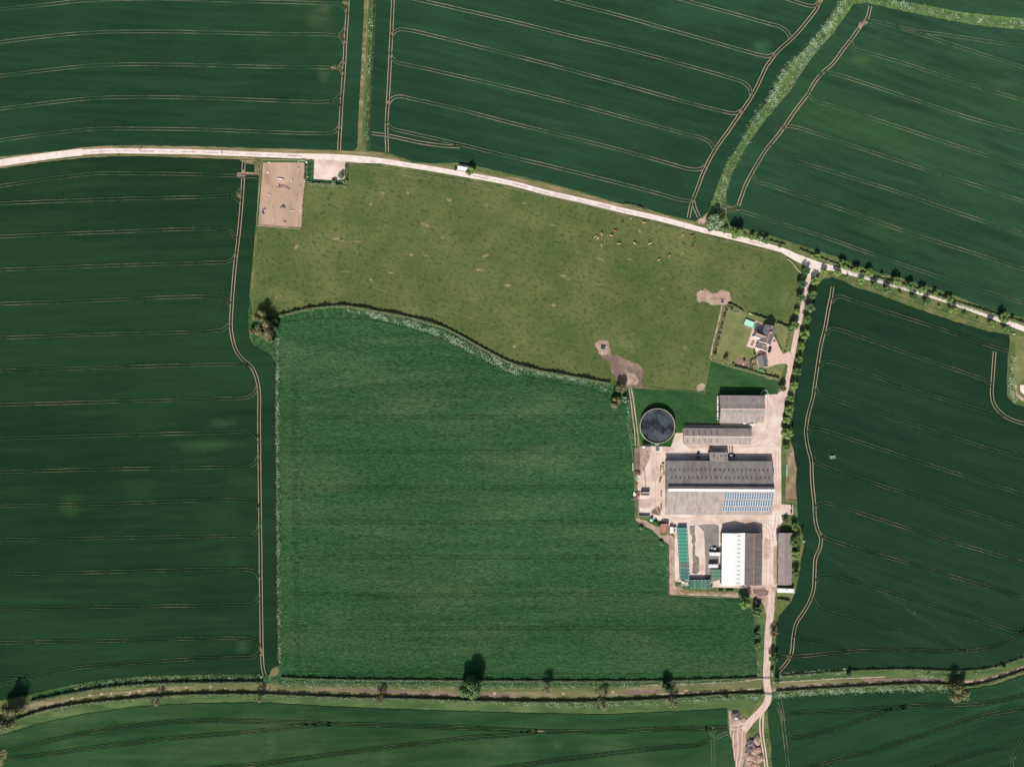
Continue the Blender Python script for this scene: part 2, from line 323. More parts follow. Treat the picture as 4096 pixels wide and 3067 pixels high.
# ------------------------------------------------------------------ object helpers
def link(name, me, mats, parent=None):
    o = bpy.data.objects.new(name, me); COL.objects.link(o)
    if not isinstance(mats, (list, tuple)): mats = [mats]
    for m_ in mats: me.materials.append(M[m_] if isinstance(m_, str) else m_)
    if parent: o.parent = parent
    return o
def tag(o, label=None, cat=None, group=None):
    if label: o['label'] = label
    if cat: o['category'] = cat
    if group: o['group'] = group
    return o
def struct(o): o['kind'] = 'structure'; return o
def stuff(o, label, cat): o['kind'] = 'stuff'; o['label'] = label; o['category'] = cat; return o
def thing(name, label, cat, loc=(0, 0, 0), rz=0.0, group=None):
    o = bpy.data.objects.new(name, None); COL.objects.link(o)
    o.location = loc; o.rotation_euler = (0, 0, rz); o.empty_display_size = .5
    return tag(o, label, cat, group)
def dup(root, loc=None, rz=None, label=None, group=None, scale=None):
    r = root.copy(); COL.objects.link(r)
    for ch in list(root.children):
        c = ch.copy(); COL.objects.link(c); c.parent = r
        for g in list(ch.children):
            e = g.copy(); COL.objects.link(e); e.parent = c
    if loc is not None: r.location = loc
    if rz is not None: r.rotation_euler = (0, 0, rz)
    if scale is not None: r.scale = scale if hasattr(scale, '__len__') else (scale,) * 3
    if label: r['label'] = label
    if group: r['group'] = group
    return r

class MB:
    """collects faces of several shapes into one mesh"""
    def __init__(s): s.v = []; s.f = []; s.m = []
    def quad(s, a, b, c, d_, mi=0):
        n = len(s.v); s.v += [tuple(a), tuple(b), tuple(c), tuple(d_)]; s.f.append((n, n + 1, n + 2, n + 3)); s.m.append(mi)
    def ngon(s, pts, mi=0):
        n = len(s.v); s.v += [tuple(p) for p in pts]; s.f.append(tuple(range(n, n + len(pts)))); s.m.append(mi)
    def hexa(s, b, t, mi=0):
        """b, t: four bottom and four top points, counterclockwise"""
        n = len(s.v); s.v += [tuple(p) for p in b] + [tuple(p) for p in t]
        fs = [(3, 2, 1, 0), (4, 5, 6, 7), (0, 1, 5, 4), (1, 2, 6, 5), (2, 3, 7, 6), (3, 0, 4, 7)]
        s.f += [tuple(n + i for i in f) for f in fs]; s.m += [mi] * 6
    def box(s, cx, cy, z0, lx, ly, lz, rz=0, mi=0, taper=1.0):
        c, q = math.cos(rz), math.sin(rz)
        def pt(x, y, z): return (cx + x * c - y * q, cy + x * q + y * c, z)
        a, b = lx / 2, ly / 2
        s.hexa([pt(-a, -b, z0), pt(a, -b, z0), pt(a, b, z0), pt(-a, b, z0)],
               [pt(-a * taper, -b * taper, z0 + lz), pt(a * taper, -b * taper, z0 + lz), pt(a * taper, b * taper, z0 + lz), pt(-a * taper, b * taper, z0 + lz)], mi)
    def tube(s, p0, p1, r0, r1=None, n=6, mi=0, cap=True):
        r1 = r0 if r1 is None else r1
        p0, p1 = Vector(p0), Vector(p1); ax = (p1 - p0)
        if ax.length < 1e-6: return
        ax.normalize(); u = ax.orthogonal().normalized(); w_ = ax.cross(u)
        k = len(s.v)
        for p, r in ((p0, r0), (p1, r1)):
            for i in range(n):
                a = 2 * math.pi * i / n
                s.v.append(tuple(p + u * math.cos(a) * r + w_ * math.sin(a) * r))
        for i in range(n):
            j = (i + 1) % n
            s.f.append((k + i, k + j, k + n + j, k + n + i)); s.m.append(mi)
        if cap:
            s.f.append(tuple(k + i for i in reversed(range(n)))); s.m.append(mi)
            s.f.append(tuple(k + n + i for i in range(n))); s.m.append(mi)
    def path(s, pts, r, n=6, mi=0):
        for a, b in zip(pts[:-1], pts[1:]): s.tube(a, b, r, r, n, mi)
    def lathe(s, cx, cy, prof, n=48, mi=0):
        k = len(s.v)
        for r, z in prof:
            for i in range(n):
                a = 2 * math.pi * i / n; s.v.append((cx + r * math.cos(a), cy + r * math.sin(a), z))
        for q in range(len(prof) - 1):
            for i in range(n):
                j = (i + 1) % n
                s.f.append((k + q * n + i, k + q * n + j, k + (q + 1) * n + j, k + (q + 1) * n + i)); s.m.append(mi)
    def blob(s, c, r, seed=0, mi=0, sub=2, amp=.25):
        bm = bmesh.new(); bmesh.ops.create_icosphere(bm, subdivisions=sub, radius=1)
        q = random.Random(seed); k = len(s.v); off = [q.random() * 10 for _ in range(3)]
        for v in bm.verts:
            co = v.co; f = 1 + amp * (math.sin(co.x * 3 + off[0]) * math.sin(co.y * 3.7 + off[1]) + .5 * math.sin(co.z * 6 + off[2] + co.x * 5))
            s.v.append((c[0] + co.x * r[0] * f, c[1] + co.y * r[1] * f, max(c[2] + co.z * r[2] * f, 0.0)))
        for f in bm.faces: s.f.append(tuple(k + v.index for v in f.verts)); s.m.append(mi)
        bm.free()
    def build(s, name, mats, parent=None, smooth=False):
        me = bpy.data.meshes.new(name); me.from_pydata(s.v, [], s.f)
        o = link(name, me, mats, parent)
        if any(s.m): me.polygons.foreach_set('material_index', s.m)
        if smooth: me.polygons.foreach_set('use_smooth', [True] * len(s.f))
        me.update(); return o

def catmull(pts, step=25.0, closed=False):
    pts = [Vector((p[0], p[1])) for p in pts]; n = len(pts); out = []
    rngk = range(n) if closed else range(n - 1)
    for i in rngk:
        p1, p2 = pts[i], pts[(i + 1) % n]
        p0 = pts[i - 1] if (i > 0 or closed) else p1 * 2 - p2
        p3 = pts[(i + 2) % n] if (i + 2 < n or closed) else p2 * 2 - p1
        # centripetal parametrisation keeps uneven spacing from looping
        t0 = 0; t1 = t0 + max((p1 - p0).length, .01) ** .5; t2 = t1 + max((p2 - p1).length, .01) ** .5; t3 = t2 + max((p3 - p2).length, .01) ** .5
        k = max(1, int((p2 - p1).length / step))
        for j in range(k):
            t = t1 + (t2 - t1) * j / k
            A1 = p0 * ((t1 - t) / (t1 - t0)) + p1 * ((t - t0) / (t1 - t0))
            A2 = p1 * ((t2 - t) / (t2 - t1)) + p2 * ((t - t1) / (t2 - t1))
            A3 = p2 * ((t3 - t) / (t3 - t2)) + p3 * ((t - t2) / (t3 - t2))
            B1 = A1 * ((t2 - t) / (t2 - t0)) + A2 * ((t - t0) / (t2 - t0))
            B2 = A2 * ((t3 - t) / (t3 - t1)) + A3 * ((t - t1) / (t3 - t1))
            out.append(B1 * ((t2 - t) / (t2 - t1)) + B2 * ((t - t1) / (t2 - t1)))
    if not closed: out.append(pts[-1])
    return out

def dense(pts, step, closed=True):
    out = []; n = len(pts)
    for i in range(n if closed else n - 1):
        a, b = Vector(pts[i][:2]), Vector(pts[(i + 1) % n][:2])
        k = max(1, int((b - a).length / step))
        for j in range(k): out.append(a.lerp(b, j / k))
    if not closed: out.append(Vector(pts[-1][:2]))
    return out

def wob(x, y, s=1.0):
    return (math.sin(x * .9 * s + 1.3 * math.sin(y * .6 * s)) + .7 * math.sin(y * 1.7 * s + x * .5 * s) + .5 * math.sin(x * 3.1 * s + y * 2.3 * s)) / 2.2

def area(name, pts, z, mat, ragged=0.0, thick=0.0, smooth=False, step=12):
    """a sheet of ground (or a raised bed of crop if thick) whose outline is given in survey units"""
    pts = [Vector((p[0], p[1])) for p in (catmull(pts, step, True) if smooth else dense(pts, step if ragged else 1e9))]
    if ragged:
        q = []
        n = len(pts)
        for i, p in enumerate(pts):
            a, b = pts[i - 1], pts[(i + 1) % n]
            nrm = Vector((-(b - a).y, (b - a).x))
            if nrm.length: nrm.normalize()
            q.append(p + nrm * ragged * S * (wob(p.x * .12, p.y * .12) + .5 * rng.uniform(-1, 1)))
        pts = q
    w3 = [P(p.x, p.y, 0) for p in pts]
    tri = tessellate_polygon([w3])
    n = len(w3)
    v = [(p.x, p.y, z + thick) for p in w3]; f = [tuple(t) for t in tri]
    sgn = sum((w3[t[1]] - w3[t[0]]).cross(w3[t[2]] - w3[t[0]]).z for t in tri)
    if sgn < 0: f = [t[::-1] for t in f]
    if thick:
        v += [(p.x, p.y, z) for p in w3]
        f += [(i, n + i, n + (i + 1) % n, (i + 1) % n) for i in range(n)]
    me = bpy.data.meshes.new(name); me.from_pydata(v, [], f)
    o = link(name, me, mat); me.validate(); me.update()
    return struct(o)

def offset_line(pts, off):
    """pts world 2D vectors; positive off = left"""
    out = []; n = len(pts)
    for i in range(n):
        a, b = pts[max(0, i - 1)], pts[min(n - 1, i + 1)]
        t = (b - a); t = t.normalized() if t.length else Vector((1, 0))
        out.append(pts[i] + Vector((-t.y, t.x)) * off)
    return out

def wpts(px, step=18):
    return [Vector(((p.x - 2048) / S, (1533.5 - p.y) / S)) for p in catmull(px, step)]

def ribbon(mb, line, width, z, mi=0, jitter=0.0):
    n = len(line)
    ws = [width * (1 + jitter * (.6 * wob(p.x * .13, p.y * .13) + .4 * wob(p.x * .5, p.y * .5))) for p in line]
    L, R = [], []
    for i in range(n):
        a, b = line[max(0, i - 1)], line[min(n - 1, i + 1)]
        t = (b - a); t = t.normalized() if t.length else Vector((1, 0))
        nv = Vector((-t.y, t.x)) * ws[i] / 2
        L.append(line[i] + nv); R.append(line[i] - nv)
    for i in range(n - 1):
        mb.quad((R[i].x, R[i].y, z), (R[i + 1].x, R[i + 1].y, z), (L[i + 1].x, L[i + 1].y, z), (L[i].x, L[i].y, z), mi)

def road(name, px, width, z, mat, jitter=.06, step=10):
    mb = MB(); ribbon(mb, wpts(px, step), width, z, 0, jitter)
    return struct(mb.build(name, mat))

# leaf clumps ----------------------------------------------------------------
def quads_mesh(name, cen, nrm, size, mats, idx=None, parent=None, aspect=.75):
    cen = np.asarray(cen, float); nrm = np.asarray(nrm, float); n = len(cen)
    nrm /= np.linalg.norm(nrm, axis=1, keepdims=True) + 1e-9
    r = nrg.normal(size=(n, 3)); u = np.cross(nrm, r); u /= np.linalg.norm(u, axis=1, keepdims=True) + 1e-9
    w_ = np.cross(nrm, u)
    s = (np.asarray(size) * np.ones(n))[:, None] / 2
    v = np.stack([cen - u * s - w_ * s * aspect, cen + u * s - w_ * s * aspect * .6, cen + u * s * .8 + w_ * s * aspect, cen - u * s * .7 + w_ * s * aspect], 1).reshape(-1, 3)
    v[:, 2] = np.maximum(v[:, 2], 0.02)
    me = bpy.data.meshes.new(name)
    me.vertices.add(4 * n); me.vertices.foreach_set('co', v.ravel())
    me.loops.add(4 * n); me.loops.foreach_set('vertex_index', np.arange(4 * n, dtype=np.int32))
    me.polygons.add(n); me.polygons.foreach_set('loop_start', np.arange(0, 4 * n, 4, dtype=np.int32))
    me.polygons.foreach_set('loop_total', np.full(n, 4, dtype=np.int32))
    o = link(name, me, mats, parent)
    if idx is not None: me.polygons.foreach_set('material_index', np.asarray(idx, dtype=np.int32))
    me.update(calc_edges=True); return o

def crown(name, R, hz, n, leaf, mat, seed, zc, lobes=14, sparse=0.0, parent=None):
    g = np.random.default_rng(seed)
    lc = g.normal(size=(lobes, 3)); lc /= np.linalg.norm(lc, axis=1, keepdims=True)
    lc[:, 2] = lc[:, 2] * .8 + .1
    lr = g.uniform(.30, .48, lobes) * R
    lc = lc * (R - lr[:, None] * .8) * np.array([1, 1, hz / R])
    k = g.integers(0, lobes, n)
    dr = g.normal(size=(n, 3)); dr /= np.linalg.norm(dr, axis=1, keepdims=True)
    rad = lr[k][:, None] * (g.uniform(.75, 1.12, (n, 1)) if not sparse else g.uniform(.2, 1.25, (n, 1)))
    cen = lc[k] + dr * rad
    cen[:, 2] += zc
    nr = dr + g.normal(size=(n, 3)) * .45 + np.array([0, 0, .25])
    return quads_mesh(name, cen, nr, g.uniform(.65, 1.3, n) * leaf, mat, parent=parent)

def trunk(h, r, R, zc, seed, parent, mat='bark', limbs=5):
    q = random.Random(seed); mb = MB()
    mid = (q.uniform(-.15, .15), q.uniform(-.15, .15), h * .5)
    mb.tube((0, 0, 0), mid, r, r * .75, 8); mb.tube(mid, (0, 0, h), r * .75, r * .5, 8)
    for i in range(limbs):
        a = 2 * math.pi * i / limbs + q.uniform(-.4, .4); e = R * q.uniform(.55, .8)
        p1 = (math.cos(a) * e * .5, math.sin(a) * e * .5, h + (zc - h) * .5)
        p2 = (math.cos(a) * e, math.sin(a) * e, zc + q.uniform(-.1, .5) * R * .6)
        mb.tube((0, 0, h * .9), p1, r * .45, r * .3, 5); mb.tube(p1, p2, r * .3, r * .1, 5)
    return mb.build('trunk', mat, parent)

def strip_plants(name, px, width, density, hmin, hmax, leaf, white, seed, label, cat, mats=('parsley_green', 'parsley'), clump=.05, step=15, kind='stuff'):
    """plants growing along a line: leafy tufts with flower heads on top where they grow thick"""
    g = np.random.default_rng(seed); line = wpts(px, step)
    seg = np.array([(a.x, a.y, b.x, b.y) for a, b in zip(line[:-1], line[1:])])
    L = np.hypot(seg[:, 2] - seg[:, 0], seg[:, 3] - seg[:, 1]); tot = L.sum()
    n = int(tot * width * density * 1.5)
    k = g.choice(len(seg), n, p=L / tot); t = g.random(n)
    base = seg[k, :2] * (1 - t[:, None]) + seg[k, 2:] * t[:, None]
    dirv = (seg[k, 2:] - seg[k, :2]) / L[k][:, None]
    off = np.clip(g.normal(0, .3, n), -.62, .62) * width
    pos = base + np.stack([-dirv[:, 1], dirv[:, 0]], 1) * off[:, None]
    z = g.uniform(hmin, hmax, n) * (1 - (off / width) ** 2)
    cn = np.sin(pos[:, 0] * clump * 6 + 1.7 * np.sin(pos[:, 1] * clump * 5)) + .8 * np.sin(pos[:, 0] * clump * 17 + pos[:, 1] * clump * 13) + g.normal(0, .9, n)
    wh = (cn > np.quantile(cn, 1 - white)) if white > 0 else np.zeros(n, bool)
    nr = g.normal(size=(n, 3)) * .5 + np.array([0, 0, 1.0])
    cen = np.stack([pos[:, 0], pos[:, 1], np.where(wh, np.maximum(z, hmax * .75), z * .8)], 1)
    sz = g.uniform(.55, 1.3, n) * leaf * .8
    o = quads_mesh(name, cen, nr, sz, list(mats), wh.astype(int))
    if kind == 'stuff': stuff(o, label, cat)
    else: tag(o, label, cat)
    return o

def hedge(name, px, width, height, label, mat='leaf_hedge', density=9, leaf=.55, seed=1, group=None, step=12):
    """a hedge: rows of leaf clumps over a dark woody core"""
    g = np.random.default_rng(seed); line = wpts(px, step)
    seg = np.array([(a.x, a.y, b.x, b.y) for a, b in zip(line[:-1], line[1:])])
    L = np.hypot(seg[:, 2] - seg[:, 0], seg[:, 3] - seg[:, 1]); tot = L.sum()
    n = int(tot * (width + 2 * height) * density)
    k = g.choice(len(seg), n, p=L / tot); t = g.random(n)
    base = seg[k, :2] * (1 - t[:, None]) + seg[k, 2:] * t[:, None]
    dirv = (seg[k, 2:] - seg[k, :2]) / L[k][:, None]; side = np.stack([-dirv[:, 1], dirv[:, 0]], 1)
    vary = 1 + .25 * np.sin(base[:, 0] * .45 + base[:, 1] * .8) + .15 * np.sin(base[:, 0] * 1.7 + 2)
    a = g.uniform(0, np.pi, n)
    off = np.cos(a) * width / 2 * vary * g.uniform(.85, 1.1, n); z = (np.abs(np.sin(a)) ** .6) * height * vary * g.uniform(.88, 1.1, n)
    pos = base + side * off[:, None]
    nr = np.stack([side[:, 0] * np.cos(a), side[:, 1] * np.cos(a), np.sin(a) + .2], 1) + g.normal(size=(n, 3)) * .35
    o = quads_mesh('foliage', np.stack([pos[:, 0], pos[:, 1], z], 1), nr, g.uniform(.7, 1.3, n) * leaf, mat)
    root = thing(name, label, 'hedge', (line[0].x, line[0].y, 0), group=group)
    o.parent = root; o.location = (-line[0].x, -line[0].y, 0)
    mb = MB()
    for p, q in zip(line[:-1], line[1:]):
        d_ = (q - p).normalized(); s_ = Vector((-d_.y, d_.x)) * width * .3; h_ = height * .7
        mb.hexa([(p.x - s_.x, p.y - s_.y, 0), (q.x - s_.x, q.y - s_.y, 0), (q.x + s_.x, q.y + s_.y, 0), (p.x + s_.x, p.y + s_.y, 0)],
                [(p.x - s_.x * .5, p.y - s_.y * .5, h_), (q.x - s_.x * .5, q.y - s_.y * .5, h_), (q.x + s_.x * .5, q.y + s_.y * .5, h_), (p.x + s_.x * .5, p.y + s_.y * .5, h_)])
    c = mb.build('stems', 'bark', root); c.location = (-line[0].x, -line[0].y, 0)
    return root
# ------------------------------------------------------------------ ground, fields, roads
mb = MB(); mb.quad((-6000, -6000, 0), (6000, -6000, 0), (6000, 6000, 0), (-6000, 6000, 0))
struct(mb.build('ground', 'ground'))
X0, X1, Y0, Y1 = -1200, 5300, -1200, 4270
CT = .30
area('crop_field', [(X0, Y0), (1470, Y0), (1457, 0), (1448, 185), (1438.5, 370), (1432.5, 463), (1428, 590), (1418, 604), (1343, 601), (1024, 593), (787, 586), (533, 582), (394, 585), (278, 597), (139, 614), (0, 628), (X0, 860)], .02, 'crop_nw', .25, CT)
area('crop_field', [(1512, Y0), (3950, Y0), (3368, 0), (3271, 139), (3165, 255), (3118, 324), (3072, 405), (3021, 468), (2956, 579), (2900, 662), (2870, 740), (2850, 800), (2831, 850), (2785, 886), (2743, 877), (2650, 856), (2576, 831), (2488, 816), (2326, 768), (2187, 731), (2048, 698), (1904, 664), (1830, 652), (1719, 654), (1649, 647), (1557, 614), (1478, 603), (1482.5, 486), (1489.5, 370), (1496, 208), (1506, 0)], .02, 'crop_n', .25, CT)
area('crop_field', [(3415, 18), (3466, 15), (3558, 35), (3767, 79), (3906, 104), (4096, 123), (X1, 240), (X1, 1680), (4096, 1272), (3952, 1233), (3767, 1163), (3600, 1110), (3489, 1084), (3373, 1038), (3304, 1014), (3188, 977), (3059, 935), (2975, 916), (2919, 904), (2907, 860), (2905, 800), (2905, 767), (2928, 695), (2970, 616), (3016, 542), (3072, 468), (3165, 361), (3216, 278), (3271, 204), (3331, 139)], .02, 'crop_ne', .25, CT)
area('crop_field', [(3900, Y0), (X1, Y0), (X1, 170), (4096, 76), (3859, 51), (3651, 14), (3530, -5)], .02, 'crop_ne', .25, CT)
area('crop_field', [(X0, 940), (0, 677), (93, 662), (232, 644), (370, 631), (556, 626), (787, 635), (954, 640), (1036, 645), (1031, 760), (1022, 905), (1010, 1050), (999, 1160), (991, 1290), (998, 1350), (1015, 1385), (1050, 1405), (1085, 1425), (1099, 1460), (1101, 1534), (1103, 1800), (1105, 2070), (1110, 2301), (1113, 2500), (1115, 2655), (1105, 2690), (1070, 2704), (1024, 2700), (973, 2696), (741, 2699), (556, 2705), (417, 2719), (287, 2738), (199, 2758), (125, 2777), (0, 2800), (X0, 3080)], .02, 'crop_w', .25, CT)
area('crop_field', [(X0, 3300), (-60, 2962), (0, 2939), (139, 2897), (324, 2856), (556, 2823), (787, 2812), (1024, 2807), (1302, 2823), (1580, 2835), (2048, 2849), (2418, 2856), (2743, 2842), (2909, 2833), (2912, 2911), (2928, 2972), (2942, 3067), (2980, Y1), (X0, Y1)], .02, 'crop_s', .25, CT)
area('crop_field', [(3088, 2809), (3100, 2793), (3132, 2786), (3211, 2784), (3443, 2770), (3674, 2758), (3790, 2758), (3883, 2754), (3975, 2740), (4096, 2698), (X1, 2250), (X1, Y1), (3120, Y1), (3088, 3066), (3083, 2970), (3074, 2901), (3070, 2832)], .02, 'crop_se', .25, CT)
area('crop_field', [(3331, 1112), (3373, 1126), (3419, 1151), (3489, 1170), (3628, 1223), (3813, 1286), (3952, 1327), (4035, 1341), (4040, 1369), (4031, 1415), (4026, 1534), (4028, 1585), (4054, 1617), (4096, 1629), (X1, 1900), (X1, 2180), (4096, 2620), (3998, 2657), (3906, 2672), (3674, 2668), (3489, 2670), (3304, 2679), (3165, 2684), (3115, 2690), (3100, 2670), (3102, 2601), (3107, 2532), (3111, 2485), (3118, 2462), (3155, 2420), (3183, 2369), (3197, 2300), (3206, 2229), (3215, 2182), (3211, 2141), (3193, 2090), (3188, 1997), (3183, 1928), (3188, 1877), (3181, 1849), (3174, 1798), (3160, 1756), (3167, 1696), (3178, 1590), (3186, 1534), (3193, 1500), (3205, 1440), (3218, 1380), (3235, 1300), (3252, 1210), (3262, 1150), (3290, 1120)], .02, 'crop_e', .25, CT)
area('crop_field', [(1124, 1290), (1210, 1282), (1302, 1274), (1464, 1274), (1626, 1311), (1811, 1371), (1950, 1441), (2048, 1492), (2141, 1515), (2256, 1536), (2345, 1552), (2409, 1573), (2465, 1615), (2506, 1687), (2525, 1793), (2532, 1900), (2536, 1997), (2539, 2080), (2570, 2105), (2604, 2127), (2673, 2178), (2673, 2301), (2671, 2375), (2690, 2386), (2800, 2392), (2956, 2396), (3002, 2439), (3015, 2480), (3021, 2531), (3028, 2700), (2980, 2708), (2600, 2714), (2048, 2712), (1600, 2708), (1150, 2703), (1132, 2690), (1130, 2600), (1128, 2300), (1124, 1800), (1122, 1534)], .02, 'crop_c', .3, CT)
area('pasture', [(1404, 656), (1580, 682), (1811, 721), (2048, 758), (2094, 769), (2210, 791), (2372, 828), (2488, 861), (2576, 886), (2696, 918), (2812, 944), (2928, 972), (3072, 1010), (3118, 1027), (3150, 1046), (3180, 1070), (3204, 1098), (3192, 1137), (3183, 1230), (3169, 1276), (3160, 1312), (3030, 1262), (2905, 1216), (2893, 1216), (2868, 1310), (2843, 1425), (2838, 1440), (2818, 1562), (2700, 1556), (2530, 1549), (2470, 1540), (2280, 1502), (2141, 1477), (2048, 1452), (1941, 1399), (1835, 1339), (1765, 1306), (1626, 1267), (1487, 1241), (1394, 1226), (1256, 1232), (1117, 1265), (1010, 1262), (1012, 1180), (1022, 1050), (1030, 906), (1203, 918), (1212, 780), (1226, 731), (1380, 740), (1397, 700)], .012, 'pasture')
area('paddock', [(2841, 1441), (2900, 1462), (3000, 1492), (3060, 1510), (3119, 1526), (3110, 1577), (3058, 1578), (3052, 1592), (2880, 1592), (2873, 1600), (2873, 1688), (2735, 1694), (2726, 1730), (2700, 1730), (2683, 1785), (2566, 1782), (2553, 1720), (2535, 1560), (2534, 1552), (2700, 1559), (2820, 1565)], .014, 'paddock')
# green verges alongside the hedges, ditches and lane
area('verge', [(2826, 852), (2850, 780), (2877, 735), (2900, 662), (2956, 579), (3021, 468), (3072, 405), (3118, 324), (3165, 255), (3271, 139), (3368, 0), (3400, -60), (3560, -60), (3530, -5), (3651, 14), (3859, 51), (4096, 76), (4200, 90), (4200, 140), (4096, 123), (3906, 104), (3767, 79), (3558, 35), (3466, 15), (3415, 18), (3331, 139), (3271, 204), (3216, 278), (3165, 361), (3072, 468), (3016, 542), (2970, 616), (2928, 695), (2905, 767), (2893, 800), (2880, 845)], .010, 'verge_pale', .3)
area('verge', [(-60, 2890), (60, 2845), (139, 2860), (324, 2818), (556, 2796), (1024, 2775), (1500, 2790), (2048, 2806), (2418, 2806), (2743, 2790), (2882, 2778), (3050, 2772), (3046, 2800), (2960, 2860), (2912, 2880), (2909, 2833), (2743, 2842), (2418, 2856), (2048, 2849), (1580, 2835), (1302, 2823), (1024, 2807), (787, 2812), (556, 2823), (324, 2856), (139, 2897), (0, 2939), (-60, 2962)], .010, 'verge_green', .2)
area('verge', [(1108, 1268), (1200, 1240), (1394, 1226), (1487, 1241), (1626, 1267), (1765, 1306), (1835, 1339), (1941, 1399), (2048, 1452), (2141, 1477), (2280, 1502), (2470, 1540), (2530, 1549), (2545, 1700), (2548, 1790), (2540, 1900), (2530, 1800), (2510, 1690), (2465, 1613), (2345, 1550), (2141, 1513), (2048, 1490), (1950, 1439), (1811, 1369), (1626, 1309), (1464, 1272), (1302, 1272), (1124, 1288), (1128, 2300), (1132, 2690), (1150, 2704), (2600, 2716), (3028, 2704), (3040, 2716), (2700, 2738), (2048, 2742), (1672, 2738), (1100, 2730), (800, 2735), (417, 2752), (130, 2810), (125, 2777), (417, 2719), (973, 2696), (1070, 2704), (1115, 2660), (1110, 2301), (1101, 1534), (1085, 1425), (1015, 1385), (991, 1300), (999, 1160), (1010, 1262)], .010, 'verge_dark', .2)
area('verge', [(3098, 2672), (3165, 2684), (3489, 2670), (3674, 2668), (3906, 2672), (4096, 2620), (4200, 2580), (4200, 2640), (4096, 2680), (3950, 2738), (3883, 2754), (3674, 2758), (3443, 2770), (3211, 2784), (3100, 2793), (3075, 2800), (3086, 2745), (3095, 2710)], .010, 'verge_green', .2)
area('verge', [(1226, 731), (1232, 640), (1250, 636), (1256, 716), (1370, 722), (1380, 700), (1380, 655), (1397, 656), (1388, 741)], .011, 'verge_dark', .1)
area('verge', [(2546, 2080), (2600, 2070), (2640, 2085), (2645, 2140), (2700, 2140), (2706, 2320), (2790, 2362), (2990, 2362), (3000, 2400), (2956, 2396), (2690, 2386), (2673, 2380), (2673, 2178), (2604, 2127)], .010, 'verge_green', .2)
area('verge', [(3020, 2400), (3055, 2460), (3060, 2520), (3052, 2700), (3028, 2700), (3021, 2531), (3002, 2439)], .011, 'verge_green', .3)
for vi, pts in enumerate([[(0, 618), (278, 592), (556, 575), (1024, 590), (1400, 607), (1500, 625), (1650, 653), (1830, 672), (2048, 712), (2326, 776), (2576, 842), (2700, 872), (2780, 895), (2780, 905), (2700, 885), (2460, 825), (2160, 756), (1900, 700), (1650, 665), (1490, 634), (1024, 609), (560, 597), (278, 606), (0, 640)],
            [(0, 668), (139, 648), (417, 622), (700, 620), (1020, 632), (1020, 640), (787, 632), (556, 624), (370, 629), (139, 654), (0, 676)],
            [(1900, 690), (2048, 708), (2250, 752), (2400, 795), (2420, 812), (2240, 768), (2048, 722), (1900, 704)],
            [(1340, 603), (1420, 607), (1520, 612), (1600, 640), (1590, 652), (1480, 632), (1340, 618)]]):
    area('verge', pts, .016 + vi * .0025, 'verge_tan', .2)
# grass lane going north with its worn middle
area('lane', [(1476, -60), (1474, 0), (1466, 185), (1456, 370), (1450, 463), (1446, 595), (1440, 612), (1428, 606), (1432.5, 463), (1438.5, 370), (1448, 185), (1457, 0), (1460, -60)], .018, 'lane', .15)
area('lane', [(1472, -60), (1470, 0), (1462, 185), (1456, 250), (1450, 340), (1441, 370), (1450, 185), (1460, 0), (1462, -60)], .022, 'mud_green', .25)
area('verge', [(1478, -60), (1508, -60), (1498, 208), (1490, 370), (1483, 486), (1478, 608), (1460, 608), (1464, 463), (1472, 250)], .017, 'verge_dark', .2)
# green lane at the bottom
area('lane', [(40, 2860), (93, 2822), (185, 2798), (324, 2774), (509, 2756), (695, 2742), (880, 2738), (1024, 2738), (1256, 2744), (1487, 2750), (1719, 2756), (2048, 2766), (2372, 2760), (2650, 2742), (2882, 2730), (3040, 2716), (3050, 2760), (2882, 2762), (2650, 2775), (2372, 2786), (2048, 2792), (1719, 2781), (1487, 2775), (1256, 2769), (1024, 2761), (880, 2761), (695, 2767), (509, 2781), (324, 2799), (185, 2823), (93, 2848)], .020, 'lane', .12)
area('lane', [(3080, 2732), (3211, 2724), (3396, 2716), (3581, 2706), (3767, 2709), (3883, 2713), (3975, 2697), (4096, 2655), (4200, 2610), (4200, 2640), (4096, 2677), (3975, 2718), (3883, 2735), (3767, 2729), (3581, 2728), (3396, 2738), (3211, 2747), (3080, 2768)], .020, 'lane', .12)
for i, (pts, w_) in enumerate([([(3090, 2760), (3211, 2744), (3396, 2736), (3540, 2727)], 1.0), ([(3090, 2728), (3211, 2722), (3396, 2712), (3540, 2706)], .7), ([(3860, 2726), (3940, 2718), (4020, 2694), (4110, 2660)], 1.6),
                               ([(1030, 2763), (1250, 2771), (1500, 2777)], .5), ([(2560, 2740), (2800, 2732), (2960, 2724), (3040, 2714)], 1.1), ([(2620, 2776), (2800, 2768), (2960, 2758), (3048, 2752)], 1.0),
                               ([(120, 2824), (420, 2775), (700, 2753)], .4), ([(120, 2852), (420, 2801), (700, 2778)], .4)]):
    road('bare_track', pts, w_, .026, 'dirt', .3)
for pts in ([(1250, 2753), (1480, 2754), (1700, 2766), (1840, 2772), (1830, 2783), (1700, 2778), (1480, 2764), (1260, 2760)], [(2480, 2766), (2540, 2758), (2640, 2757), (2620, 2768), (2500, 2776)],
            [(1924, 2766), (2048, 2772), (2090, 2778), (2030, 2790), (1930, 2780)], [(3450, 2713), (3700, 2712), (3820, 2718), (3700, 2726), (3450, 2722)]):
    area('bare_track', pts, .024, 'dark_dirt', .5)
for x, y in ((290, 2793), (360, 2779), (406, 2775), (445, 2773), (518, 2770), (557, 2764), (592, 2758), (746, 2748), (840, 2746), (900, 2753), (1980, 2772), (2255, 2773), (2452, 2767), (2745, 2760)):
    area('bare_patch', [(x - rng.uniform(4, 11), y - 3), (x, y - rng.uniform(3, 7)), (x + rng.uniform(4, 10), y - 1), (x + 3, y + rng.uniform(3, 6)), (x - 4, y + 5)], .030, 'dirt', .2, smooth=True, step=2)

